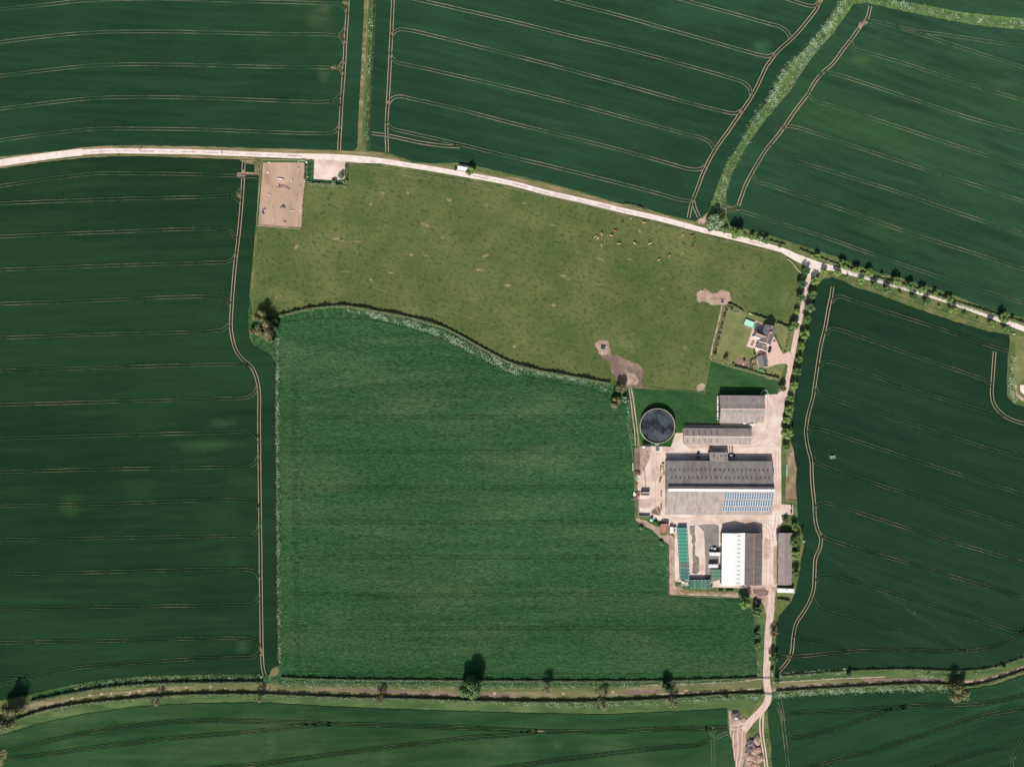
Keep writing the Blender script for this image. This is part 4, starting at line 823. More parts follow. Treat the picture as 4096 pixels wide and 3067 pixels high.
# ruts, tyre marks and stock paths
for px, w_, z_, m_ in (([(2960, 2885), (2950, 2930), (2952, 2990), (2944, 3067), (2940, 3120)], 1.1, .047, 'road_pink'), ([(2975, 2900), (2968, 2950), (2968, 3000), (2955, 3067), (2950, 3120)], .9, .048, 'road_pink'), ([(2920, 2902), (2950, 2898), (2980, 2890)], .9, .049, 'road_pink'), ([(2918, 2912), (2945, 2916), (2975, 2905)], .8, .050, 'road_pink'), ([(2935, 2930), (2932, 2980), (2940, 3040)], .9, .0505, 'road_pink'),
    ([(3062, 1590), (3075, 1640), (3072, 1700), (3050, 1740), (3020, 1770), (2960, 1784)], .45, .054, 'tyre_mark'), ([(3068, 1590), (3084, 1650), (3080, 1706), (3060, 1752), (3030, 1780), (2960, 1790)], .45, .055, 'tyre_mark'), ([(3020, 1722), (3010, 1745), (3022, 1775), (3050, 1782), (3080, 1770), (3102, 1740), (3110, 1700)], .35, .056, 'tyre_mark'),
    ([(2590, 1800), (2610, 1840), (2622, 1900), (2620, 1980), (2628, 2040), (2660, 2072), (2760, 2078)], .5, .057, 'tyre_mark'), ([(2600, 1800), (2622, 1840), (2634, 1900), (2632, 1970), (2640, 2030), (2680, 2066), (2780, 2072)], .5, .058, 'tyre_mark'),
    ([(2760, 2084), (2900, 2088), (3040, 2088), (3080, 2100), (3092, 2160), (3092, 2340)], .5, .059, 'tyre_mark'), ([(2760, 2092), (2900, 2097), (3030, 2098), (3068, 2110), (3080, 2160), (3080, 2340)], .5, .060, 'tyre_mark'), ([(3100, 1800), (3104, 1900), (3104, 2050), (3096, 2120)], .6, .061, 'tyre_mark'), ([(3112, 1800), (3116, 1900), (3116, 2050), (3104, 2130)], .6, .062, 'tyre_mark'),
    ([(2918, 1782), (2919, 1808)], .7, .063, 'dark_dirt'), ([(2930, 1782), (2931, 1810)], .8, .064, 'dark_dirt'), ([(2925, 1782), (2926, 1808)], .25, .065, 'dark_dirt'),
    ([(2560, 1800), (2572, 1850), (2580, 1900), (2582, 1950)], .9, .066, 'dirt'), ([(3068, 2420), (3064, 2520), (3060, 2640), (3060, 2700)], .4, .067, 'tyre_mark'), ([(3080, 2420), (3076, 2520), (3074, 2640), (3076, 2700)], .4, .068, 'tyre_mark')):
    road('tyre_ruts', px, w_, z_, m_, .5)
for px, w_ in (([(2600, 1536), (2700, 1552), (2800, 1560)], .5), ([(2440, 1395), (2520, 1340), (2640, 1280), (2790, 1200)], .28), ([(2790, 1180), (2700, 1120), (2620, 1060)], .22), ([(1420, 670), (1600, 700), (1800, 735), (2040, 772)], .3), ([(2540, 1540), (2500, 1556), (2488, 1566)], .9)):
    road('stock_path', px, w_, .023, 'mud_green', .6)
for pts, m_ in (([(2650, 1792), (2690, 1790), (2700, 1798), (2660, 1806)], 'tyre_mark'), ([(2556, 2000), (2600, 2000), (2600, 2024), (2560, 2030)], 'tyre_mark'), ([(2840, 1786), (2900, 1785), (2896, 1794), (2846, 1796)], 'tyre_mark'), ([(3058, 2150), (3075, 2160), (3074, 2230), (3060, 2240)], 'tyre_mark'), ([(3112, 2100), (3122, 2096), (3118, 2126), (3106, 2150)], 'dirt'), ([(2610, 1872), (2630, 1868), (2640, 1900), (2616, 1930)], 'tyre_mark'),
    ([(3098, 2180), (3110, 2180), (3110, 2330), (3100, 2340)], 'dirt'), ([(2740, 1736), (2860, 1782), (2740, 1784)], 'tyre_mark')):
    area('stain', pts, .0485, m_, .5, smooth=True, step=4)
# ------------------------------------------------------------------ buildings
class Roof:
    """gable roof over four seen eave corners (given in survey units at eave height); u runs along the ridge, v across"""
    def __init__(s, c, he, hr, axis='x', vr=.5):
        TL, TR, BR, BL = [P(x, y, he) for x, y in c]
        if axis == 'x': s.c = (TL, TR, BR, BL)            # u: left to right, v: top to bottom
        else: s.c = (TL, BL, BR, TR)                      # u: top to bottom, v: left to right
        s.he, s.hr, s.vr = he, hr, vr
    def xy(s, u, v):
        a = s.c[0].lerp(s.c[1], u); b = s.c[3].lerp(s.c[2], u); return a.lerp(b, v)
    def z(s, v): return s.he + (s.hr - s.he) * (v / s.vr if v < s.vr else (1 - v) / (1 - s.vr))
    def pt(s, u, v, dz=0):
        p = s.xy(u, v); return (p.x, p.y, s.z(v) + dz)
    def panel(s, mb, u0, u1, v0, v1, dz=.04, mi=0, th=.035):
        t = [s.pt(u0, v0, dz), s.pt(u1, v0, dz), s.pt(u1, v1, dz), s.pt(u0, v1, dz)]
        b = [(p[0], p[1], p[2] - th) for p in t]
        mb.hexa(b[::-1], t[::-1], mi)

def bars(mb, pts, z0, z1, th, mi=0):
    for a, b in zip(pts[:-1], pts[1:]):
        a, b = Vector(a[:2]), Vector(b[:2]); d_ = (b - a).normalized(); s_ = Vector((-d_.y, d_.x)) * th / 2
        mb.hexa([(a.x - s_.x, a.y - s_.y, z0), (b.x - s_.x, b.y - s_.y, z0), (b.x + s_.x, b.y + s_.y, z0), (a.x + s_.x, a.y + s_.y, z0)],
                [(a.x - s_.x, a.y - s_.y, z1), (b.x - s_.x, b.y - s_.y, z1), (b.x + s_.x, b.y + s_.y, z1), (a.x + s_.x, a.y + s_.y, z1)], mi)

def gabled(root, rf, wall='wall_green', roof='roof_grey', ridge='ridge', inset=.012, doors=(), base='wall_conc', basez=1.2, mono=False, th=.14):
    i = inset
    mb = MB(); mbb = MB()
    def wl(u0, v0, u1, v1, gable):
        a, b = rf.xy(u0, v0), rf.xy(u1, v1)
        z0, z1 = rf.z(v0) - .1, rf.z(v1) - .1
        mbb.quad((a.x, a.y, 0), (b.x, b.y, 0), (b.x, b.y, basez), (a.x, a.y, basez))
        if gable:
            m_ = rf.xy(u0, rf.vr); mb.ngon([(a.x, a.y, basez), (b.x, b.y, basez), (b.x, b.y, z1), (m_.x, m_.y, rf.hr - .1), (a.x, a.y, z0)])
        else: mb.quad((a.x, a.y, basez), (b.x, b.y, basez), (b.x, b.y, z1), (a.x, a.y, z0))
    wl(i, i, i, 1 - i, True); wl(1 - i, 1 - i, 1 - i, i, True); wl(i, 1 - i, 1 - i, 1 - i, False); wl(1 - i, i, i, i, False)
    mb.build('wall', wall, root); mbb.build('plinth', base, root)
    mb = MB(); rf.panel(mb, 0, 1, 0, rf.vr, 0, 0, th); rf.panel(mb, 0, 1, rf.vr, 1, 0, 0, th)
    mb.build('roof', roof, root)
    if ridge:
        mb = MB(); w_ = .35 / max(.1, (rf.xy(0, 1) - rf.xy(0, 0)).length)
        rf.panel(mb, 0, 1, rf.vr - w_, rf.vr, .05, 0, .04); rf.panel(mb, 0, 1, rf.vr, rf.vr + w_, .05, 0, .04)
        mb.build('ridge_cap', ridge, root)
    for v in (0.0, 1.0):
        mb = MB(); a, b = rf.xy(0, v), rf.xy(1, v); k = -.09 if v == 0 else .09
        d_ = (rf.xy(0, 1) - rf.xy(0, 0)).normalized() * (k)
        mb.tube((a.x + d_.x, a.y + d_.y, rf.he - .08), (b.x + d_.x, b.y + d_.y, rf.he - .08), .07, None, 6)
        mb.build('gutter', 'metal', root)
    for (side, u0, u1, zt, mat, nm) in doors:
        mb = MB()
        if side in ('v0', 'v1'):
            v = i if side == 'v0' else 1 - i; k = -.04 if side == 'v0' else .04
            a, b = rf.xy(u0, v), rf.xy(u1, v); d_ = (rf.xy(0, 1) - rf.xy(0, 0)).normalized() * k
        else:
            u = i if side == 'u0' else 1 - i; k = -.04 if side == 'u0' else .04
            a, b = rf.xy(u, u0), rf.xy(u, u1); d_ = (rf.xy(1, 0) - rf.xy(0, 0)).normalized() * k
        a = a + d_; b = b + d_
        z0 = 0.02 if nm == 'door' else zt - 1.1
        bars(mb, [a, b], z0, zt, .05); mb.build(nm, mat, root)

def lights_on(root, rf, spots, mat, du, dv, dz=.05, name='rooflight'):
    for u, v in spots:
        mb = MB(); rf.panel(mb, u - du / 2, u + du / 2, v - dv / 2, v + dv / 2, dz); mb.build(name, mat, root)

def root_at(name, label, cat, rf=None, px=None, group=None):
    if rf is not None:
        p = rf.xy(.5, .5)
    else: p = P(*px)
    return thing(name, label, cat, (0, 0, 0), 0, group)

# barn nearest the paddock
A = Roof([(2878.8, 1581.3), (3057.3, 1582.8), (3055, 1689.2), (2877.8, 1688)], 5.2, 7.7, 'x')
t = root_at('barn', 'northernmost grey-roofed barn with pale ridge line beside the green paddock', 'barn', A)
gabled(t, A, doors=(('u1', .15, .45, 4.6, 'metal', 'door'), ('u1', .55, .85, 4.6, 'metal', 'door'), ('v1', .62, .68, 2.2, 'white', 'door')))
lights_on(t, A, [(u, .27) for u in (.13, .33, .53, .73, .93)] + [(u, .74) for u in (.13, .33, .53, .73, .93)], 'skylight_light', .038, .085)
mb = MB(); A.panel(mb, .0, 1, .345, .49, .03); A.panel(mb, 0, 1, .51, .66, .03); mb.build('roof_band', 'roof_old', t)
# low long barn
B = Roof([(2732.4, 1712.3), (3005.9, 1713.8), (3003.3, 1777), (2732.4, 1774.6)], 3.1, 4.8, 'x')
t = root_at('barn', 'low narrow grey-roofed barn just south of the northernmost barn', 'barn', B)
gabled(t, B, doors=(('v1', .2, .3, 2.6, 'metal', 'door'), ('v1', .7, .78, 2.6, 'metal', 'door')))
lights_on(t, B, [(.062 + i * .0865, .27) for i in range(6)] + [(.062 + i * .0865, .78) for i in range(6)], 'skylight_mid', .020, .27)
lights_on(t, B, [(.620 + i * .064, .30) for i in range(6)] + [(.615 + i * .064, .85) for i in range(6)], 'skylight_light', .02, .15)
mb = MB(); B.panel(mb, .512, .518, 0, .5, .05); B.panel(mb, .512, .518, .5, 1, .05); mb.build('roof_joint', 'metal', t)
# great barn
G = Roof([(2660, 1842.4), (3087.9, 1845), (3086.5, 2057.7), (2661.8, 2055.5)], 4.3, 9.6, 'x')
t = root_at('barn', 'largest barn, wide grey roof with white glazed ridge and three rows of solar panels', 'barn', G)
gabled(t, G, roof='roof_old', ridge=None, doors=(('u0', .08, .22, 3.8, 'metal', 'door'), ('u0', .55, .72, 4.2, 'metal', 'door'), ('u1', .1, .25, 3.8, 'metal', 'door'), ('v1', .42, .47, 3.4, 'wall_dark', 'door')))
for u0, u1 in ((.0, 1.0),):
    mb = MB(); G.panel(mb, u0, u1, .5, 1, .05, 0, .03); mb.build('sunlit_tone_slope', 'roof_grey', t)  # lighter sheet paints the sunlit side into this slope's colour
us = [.047 + i * .0405 for i in range(11)] + [.468] + [.508 + i * .0405 for i in range(12)]
lights_on(t, G, [(u, .16) for u in us] + [(u + .004, .30) for u in us], 'skylight', .0135, .044, .08)
lights_on(t, G, [(u, .857) for u in (.21, .25, .29, .33, .37, .45, .49)], 'skylight_light', .012, .036, .09)
ru = MB(); W_ = (G.xy(.5, 1) - G.xy(.5, 0)).length; hw = 1.75 / W_
def gp(u, v, z): p = G.xy(u, v); return (p.x, p.y, z)
zr = G.hr
e0, e1 = .012, .996
mbn, mbs, mbc = MB(), MB(), MB()
mbn.hexa([gp(e0, .5 - hw, zr + .5), gp(e0, .5, zr + 1.3), gp(e1, .5, zr + 1.3), gp(e1, .5 - hw, zr + .5)], [gp(e0, .5 - hw, zr + .62), gp(e0, .5, zr + 1.42), gp(e1, .5, zr + 1.42), gp(e1, .5 - hw, zr + .62)])
mbs.hexa([gp(e0, .5, zr + 1.3), gp(e0, .5 + hw, zr + .5), gp(e1, .5 + hw, zr + .5), gp(e1, .5, zr + 1.3)], [gp(e0, .5, zr + 1.42), gp(e0, .5 + hw, zr + .62), gp(e1, .5 + hw, zr + .62), gp(e1, .5, zr + 1.42)])
for v in (.5 - hw * .96, .5 + hw * .96):
    mbc.quad(gp(e0, v, G.z(v)), gp(e1, v, G.z(v)), gp(e1, v, zr + .55), gp(e0, v, zr + .55))
for u in (e0, e1):
    mbc.ngon([gp(u, .5 - hw * .96, G.z(.5 - hw)), gp(u, .5 + hw * .96, G.z(.5 + hw)), gp(u, .5 + hw * .96, zr + .52), gp(u, .5, zr + 1.3), gp(u, .5 - hw * .96, zr + .52)])
rl = mbn.build('ridge_vent', 'roof_shed', t); mbs.build('glazing', 'roof_white', rl); mbc.build('vent_side', 'wall_dark', rl)
for i in range(25):
    mb = MB()
    u = e0 + (e1 - e0) * i / 24; mb.hexa([gp(u, .5, zr + 1.42), gp(u, .5 + hw, zr + .62), gp(u + .0006, .5 + hw, zr + .62), gp(u + .0006, .5, zr + 1.42)], [gp(u, .5, zr + 1.5), gp(u, .5 + hw, zr + .7), gp(u + .0006, .5 + hw, zr + .7), gp(u + .0006, .5, zr + 1.5)])
    mb.build('glazing_bar', 'metal', rl)
# solar arrays on the great barn
for (lab, u0, u1, v0, v1, rows) in (('upper row of blue solar panels next to the glazed ridge of the largest barn', .540, .997, .583, .690, 4), ('middle row of blue solar panels on the largest barn', .536, .994, .724, .832, 4), ('lowest, narrowest row of blue solar panels near the eave of the largest barn', .531, .988, .868, .925, 2)):
    a = thing('solar_array', lab, 'solar panels', group='rows of solar panels on the largest barn')
    mb = MB(); G.panel(mb, u0 - .0005, u1 + .0005, v0 - .002, v1 + .002, .16, 0, .06); mb.build('frame', 'silver', a)
    du, dv = (u1 - u0) / 20, (v1 - v0) / rows; first = None
    for i in range(20):
        for j in range(rows):
            mb = MB(); G.panel(mb, u0 + du * (i + .15), u0 + du * (i + .85), v0 + dv * (j + .1), v0 + dv * (j + .9), .20)
            mb.build('solar_panel', 'solar', a)
# annex north of the great barn
X_ = Roof([(2836.1, 1809.3), (2909.4, 1809.3), (2911.4, 1843.5), (2838.6, 1843.5)], 4.0, 4.9, 'x', .96)
t = root_at('annex', 'small flat grey annex standing against the north side of the largest barn', 'building', X_)
gabled(t, X_, roof='roof_grey', ridge=None, wall='wall_green')
lights_on(t, X_, [(.29, .38), (.65, .38), (.88, .38), (.45, .62), (.9, .82)], 'skylight', .075, .22)
# white and grey twin barn
D1 = Roof([(2888.6, 2131.4), (2980.3, 2130.6), (2977.3, 2338.8), (2886.3, 2339.8)], 5.0, 6.6, 'y')
t = root_at('barn', 'bright white-roofed barn with twelve double rooflights on each slope', 'barn', D1)
gabled(t, D1, roof='roof_white', ridge='roof_white', doors=(('u0', .3, .62, 4.2, 'metal', 'door'), ('v0', .2, .25, 3, 'white', 'door')))
for i in range(12):
    u = .050 + i * .0825
    lights_on(t, D1, [(u, .245), (u, .335)], 'skylight_faint', .022, .07)
    lights_on(t, D1, [(u, .675), (u, .755)], 'skylight_green', .022, .062)
D2 = Roof([(2980.8, 2131.0), (3050, 2131.4), (3046.5, 2340.2), (2977.8, 2339.2)], 4.9, 6.1, 'y')
t = root_at('barn', 'dark grey corrugated barn joined to the east side of the white-roofed barn', 'barn', D2)
gabled(t, D2, roof='roof_dark', ridge='ridge_red', doors=(('u0', .2, .7, 4.2, 'wall_dark', 'door'), ('v1', .5, .56, 3.0, 'white', 'door')))
E_ = Roof([(3115.4, 2130.6), (3168.4, 2130.6), (3165.3, 2338.5), (3112, 2338.5)], 3.5, 4.4, 'y')
t = root_at('shed', 'long narrow grey shed at the east edge of the yard, shaded by trees', 'shed', E_)
gabled(t, E_, roof='roof_shed', ridge='ridge_red', doors=(('v0', .05, .15, 2.8, 'metal', 'door'), ('v0', .5, .6, 2.8, 'metal', 'door')))
lights_on(t, E_, [(u, .52) for u in (.26, .43, .60)], 'wall_dark', .012, .04, name='roof_vent')
mb = MB(); a, b = P(3106, 2132, 2.6), P(3114, 2134, 3.2); c_, d_ = P(3114, 2166, 3.2), P(3106, 2163, 2.6)
mb.hexa([(p.x, p.y, p.z - .1) for p in (d_, c_, b, a)], [tuple(p) for p in (d_, c_, b, a)]); mb.build('canopy', 'wall_green', t)
F_ = Roof([(2644.2, 2093.9), (2673.5, 2094.2), (2672.7, 2128.8), (2643.4, 2128.6)], 2.5, 3.0, 'y')
t = root_at('shed', 'small rusty brown shed west of the green containers', 'shed', F_)
gabled(t, F_, wall='rust', roof='roof_rust', ridge=None, basez=.3)
# roadside tin hut
T_ = Roof([(1832.5, 657.3), (1896, 668.2), (1893.5, 686), (1829.5, 678)], 2.3, 3.4, 'x', .42)
t = root_at('tin_hut', 'pale metal hut beside the limestone track above the pasture', 'hut', T_)
gabled(t, T_, wall='metal', roof='silver', ridge=None, basez=.3)
mb = MB(); T_.panel(mb, 0, 1, 0, .41, .03); mb.build('grey_slope', 'roof_shed', t)
lights_on(t, T_, [(u, .7) for u in (.17, .33, .5)], 'rust', .018, .5, name='rust_seam')

# farmhouse
wm = Roof([(3063, 1296.4), (3104.9, 1311), (3080.4, 1383.4), (3037, 1368)], 4.9, 7.7, 'y')
t = root_at('farmhouse', 'white farmhouse with slate roofs and orange ridge tiles', 'house', wm)
gabled(t, wm, wall='wall_white', roof='slate', ridge='tile_ridge', base='wall_white', inset=.03,
       doors=tuple(('v0', u, u + .08, z, 'glass', 'window') for u in (.1, .28) for z in (2.2, 4.4)) + tuple(('v1', u, u + .08, z, 'glass', 'window') for u in (.12, .35, .6, .82) for z in (2.2, 4.4)) + (('v1', .48, .54, 2.1, 'wood', 'door'), ('u1', .1, .2, 2.1, 'glass', 'window')))
lights_on(t, wm, [(.16, .27), (.24, .24), (.70, .33), (.78, .31)], 'silver', .03, .05)
wr = MB(); p = wm.xy(.36, .56); wr.box(p.x, p.y, 6.6, 1.9, .9, 2.4, -.32); ch = wr.build('chimney', 'tile_ridge', t)
mb = MB()
for dx in (-.5, .5):
    mb.tube((p.x + dx * .95, p.y - dx * .3, 9.0), (p.x + dx * .95, p.y - dx * .3, 9.5), .16, .13, 8)
mb.build('chimney_pot', 'rust', ch)
ww = Roof([(3027.2, 1319.2), (3072, 1336), (3062, 1365), (3016.8, 1346.0)], 4.5, 7.0, 'x')
i0 = len(COL.objects)
gabled(t, ww, wall='wall_white', roof='slate', ridge='tile_ridge', base='wall_white', inset=.03,
       doors=tuple(('u0', v, v + .12, z, 'glass', 'window') for v in (.18, .44, .7) for z in (2.2, 4.3)) + (('v1', .2, .3, 2.2, 'glass', 'window'),))
we = Roof([(3031.8, 1373.5), (3072, 1388.5), (3062.5, 1405), (3025.0, 1391)], 3.1, 5.0, 'y')
gabled(t, we, wall='wall_white', roof='slate', ridge='tile_ridge', base='wall_white', inset=.03,
       doors=(('u1', .25, .4, 2.1, 'glass', 'window'), ('u1', .6, .75, 2.1, 'glass', 'window'), ('v0', .3, .5, 2.1, 'glass', 'window'), ('v1', .3, .7, 2.2, 'wood', 'door')))
for rf_, a in ((wm, (.958, 1.012, -.01, 1.01)), (we, (.93, 1.02, -.02, 1.02)), (we, (-.02, .03, -.02, 1.02))):
    u0, u1, v0, v1 = a
    mb = MB(); rf_.panel(mb, u0, u1, v0, rf_.vr, .12, 0, .2); rf_.panel(mb, u0, u1, rf_.vr, v1, .12, 0, .2); mb.build('gable_coping', 'wall_white', t)
mb = MB(); ww.panel(mb, -.01, .62, .955, 1.03, .08, 0, .2); mb.build('eaves_board', 'wall_white', t)
gr_ = Roof([(3029, 1424), (3062, 1417), (3072, 1465.5), (3037, 1471.5)], 2.6, 4.1, 'y')
t = root_at('garage', 'slate-roofed garage between the farmhouse and the paddock', 'garage', gr_)
gabled(t, gr_, wall='wall_white', roof='slate', ridge=None, base='wall_white', inset=.03, doors=(('v1', .15, .5, 2.2, 'wood', 'door'), ('v1', .55, .9, 2.2, 'wood', 'door')))
# above-ground pool
def px_quad(pts, z): return [P(x, y, z) for x, y in pts]
q = px_quad([(2982.6, 1274.5), (3020.6, 1289), (3013, 1311.5), (2973, 1297.5)], 1.2)
c0 = sum(q, Vector()) / 4; ang = math.atan2(q[1].y - q[0].y, q[1].x - q[0].x); lx = (q[1] - q[0]).length; ly = (q[3] - q[0]).length
t = thing('swimming_pool', 'above-ground garden pool under a mint green cover', 'pool', (c0.x, c0.y, 0), ang)
def rrect(lx, ly, r, n=5):
    out = []
    for sx, sy, a0 in ((1, 1, 0), (-1, 1, 90), (-1, -1, 180), (1, -1, 270)):
        for i in range(n + 1):
            a = math.radians(a0 + 90 * i / n); out.append((sx * (lx / 2 - r) + r * math.cos(a), sy * (ly / 2 - r) + r * math.sin(a)))
    return out
def prism(mb, pts, z0, z1, mi=0, scale_top=1.0):
    n = len(pts)
    lo = [(x, y, z0) for x, y in pts]; hi = [(x * scale_top, y * scale_top, z1) for x, y in pts]
    for i in range(n): j = (i + 1) % n; mb.quad(lo[i], lo[j], hi[j], hi[i], mi)
    mb.ngon(hi, mi)
mb = MB(); prism(mb, rrect(lx, ly, .7), 0, 1.15); mb.build('pool_wall', 'blue', t)
mb = MB(); prism(mb, rrect(lx * .96, ly * .93, .6), 1.15, 1.3, 0, .97); mb.build('pool_cover', 'mint', t)
for i in range(6):
    mb = MB(); x = (i - 2.5) * lx / 6.2; mb.tube((x, -ly / 2 - .7, 0), (x, -ly / 2 - .02, 1.2), .09, None, 6); mb.build('pool_strut', 'white', t)
mb = MB(); mb.box(lx / 2 + .7, -ly * .1, 0, 1.1, ly * .6, .9); mb.build('step_platform', 'green_plastic', t)

# slurry tank
p = P(2630, 1703.7, 3.4); R_ = 69.7 / S * (H - 3.4) / H
t = thing('slurry_tank', 'round open slurry tank full of dark liquid north-west of the barns', 'tank', (p.x, p.y, 0))
mb = MB(); mb.lathe(0, 0, [(R_ + .04, 0), (R_ + .04, 3.4), (R_ - .12, 3.4), (R_ - .12, .2)], 72); mb.build('tank_wall', 'tank_green', t)
mb = MB(); mb.lathe(0, 0, [(R_ + .10, 3.22), (R_ + .10, 3.46), (R_ - .22, 3.46), (R_ - .22, 3.30)], 72); mb.build('rim', 'wood_pale', t)
mb = MB(); mb.ngon([(math.cos(2 * math.pi * i / 72) * (R_ - .13), math.sin(2 * math.pi * i / 72) * (R_ - .13), 2.5) for i in range(72)]); mb.build('slurry', 'slurry', t)
mb = MB(); mb.box(-.4, -R_ - .9, 3.0, 2.8, 1.2, .12)
for dx in (-1.7, .9): mb.tube((dx, -R_ - 1.4, 0), (dx, -R_ - 1.4, 4.2), .06, None, 6)
for k in range(9): mb.box(1.4 + .0, -R_ - 1.4 + .0, .3 * k + .25, .5, .06, .05)
mb.build('platform', 'metal', t)

# shipping containers
def container(name, label, mat, cx, cy, ew=True, group='green shipping containers round the asphalt yard'):
    t = thing(name, label, 'container', (cx, cy, 0), 0 if ew else math.pi / 2, group)
    mb = MB(); Lc, Wc, Hc = 6.5, 2.44, 2.59
    mb.box(0, 0, .12, Lc - .1, Wc - .08, Hc - .14)
    for i in range(22):
        x = -Lc / 2 + .25 + i * (Lc - .5) / 21
        mb.box(x, 0, Hc - .03, .14, Wc - .3, .035)
        mb.box(x, Wc / 2 - .03, .25, .13, .05, Hc - .5); mb.box(x, -Wc / 2 + .03, .25, .13, .05, Hc - .5)
    mb.build('body', mat, t)
    mb = MB()
    for s_ in (-1, 1):
        mb.box(Lc / 2 - .02, s_ * .58, .2, .05, 1.1, Hc - .45)
    dd = mb.build('door', mat, t)
    mb = MB()
    for y in (-.9, -.3, .3, .9): mb.tube((Lc / 2 + .05, y, .2), (Lc / 2 + .05, y, Hc - .2), .025, None, 5)
    mb.build('lock_rod', 'metal', dd)
    for sx in (-1, 1):
        mb = MB(); mb.box(sx * (Lc / 2 - .28), 0, Hc - .02, .16, Wc * .42, .07); mb.build('roof_bracket', 'white', t)
    return t
ordn = ['first', 'second', 'third', 'fourth', 'fifth', 'sixth', 'seventh', 'eighth', 'ninth', 'tenth', 'eleventh', 'twelfth', 'thirteenth', 'fourteenth', 'fifteenth', 'sixteenth', 'seventeenth', 'eighteenth', 'nineteenth', 'twentieth', 'twenty-first', 'twenty-second', 'twenty-third']
hues = ['teal'] * 10 + ['steelgrey', 'greengrey'] + ['deepgreen'] * 3
hn = {'teal': 'teal', 'steelgrey': 'grey', 'greengrey': 'grey-green', 'deepgreen': 'dark green'}
proto = {}
def put_container(mat, lab, ap, ew):
    p = P(ap[0], ap[1], 2.6)
    if mat in proto: return dup(proto[mat], (p.x, p.y, 0), 0 if ew else math.pi / 2, lab)
    proto[mat] = container('shipping_container', lab, mat, p.x, p.y, ew); return proto[mat]
for i in range(15):
    y = 2108.8 + 14.03 * (i + .5); x = 2728.6 + (y - 2108.8) * .0531
    lab = '%s %s container from the north end of the long western row' % (ordn[i], hn[hues[i]])
    if hues[i] in ('steelgrey', 'greengrey'): lab = 'only %s container in the long western row, near its south end' % hn[hues[i]]
    put_container(hues[i], lab, (x, y), True)
for i, mat in enumerate(['deepgreen', 'greengrey', 'deepgreen', 'greengrey', 'greengrey', 'deepgreen']):
    put_container(mat, '%s container, %s from the west in the row closing the south of the yard' % (hn[mat], ordn[i]), (2757.6 + 14.1 * (i + .5), 2336), False)
for i in range(3):
    put_container('greengrey', 'grey-green container, %s of the three beside the white-roofed barn' % ['north', 'middle', 'south'][i], (2864.3, 2275.5 + 14.0 * (i + .5)), True)

def boxcar(name, label, cat, ctr, ang, L_, W_, Hh, mat, z0=.35, extras=None, group=None, wheels=4, roofmat=None):
    t = thing(name, label, cat, (ctr.x, ctr.y, 0), ang, group)
    mb = MB(); prism(mb, rrect(L_, W_, .3), z0, Hh - .08); prism(mb, rrect(L_ * .985, W_ * .97, .3), Hh - .08, Hh, 0, .97); mb.build('body', mat, t)
    for sx in ((-.3, .3) if wheels == 4 else (0,)):
        for sy in (-1, 1):
            mb = MB(); mb.tube((sx * L_, sy * (W_ / 2 - .22), .32), (sx * L_, sy * (W_ / 2 - .02), .32), .32, None, 14); mb.build('wheel', 'tyre', t)
    mb = MB(); bars(mb, [(-L_ * .3, W_ / 2 + .01), (L_ * .25, W_ / 2 + .01)], Hh * .55, Hh * .8, .03); bars(mb, [(-L_ * .3, -W_ / 2 - .01), (L_ * .25, -W_ / 2 - .01)], Hh * .55, Hh * .8, .03)
    mb.build('window', 'glass', t)
    return t
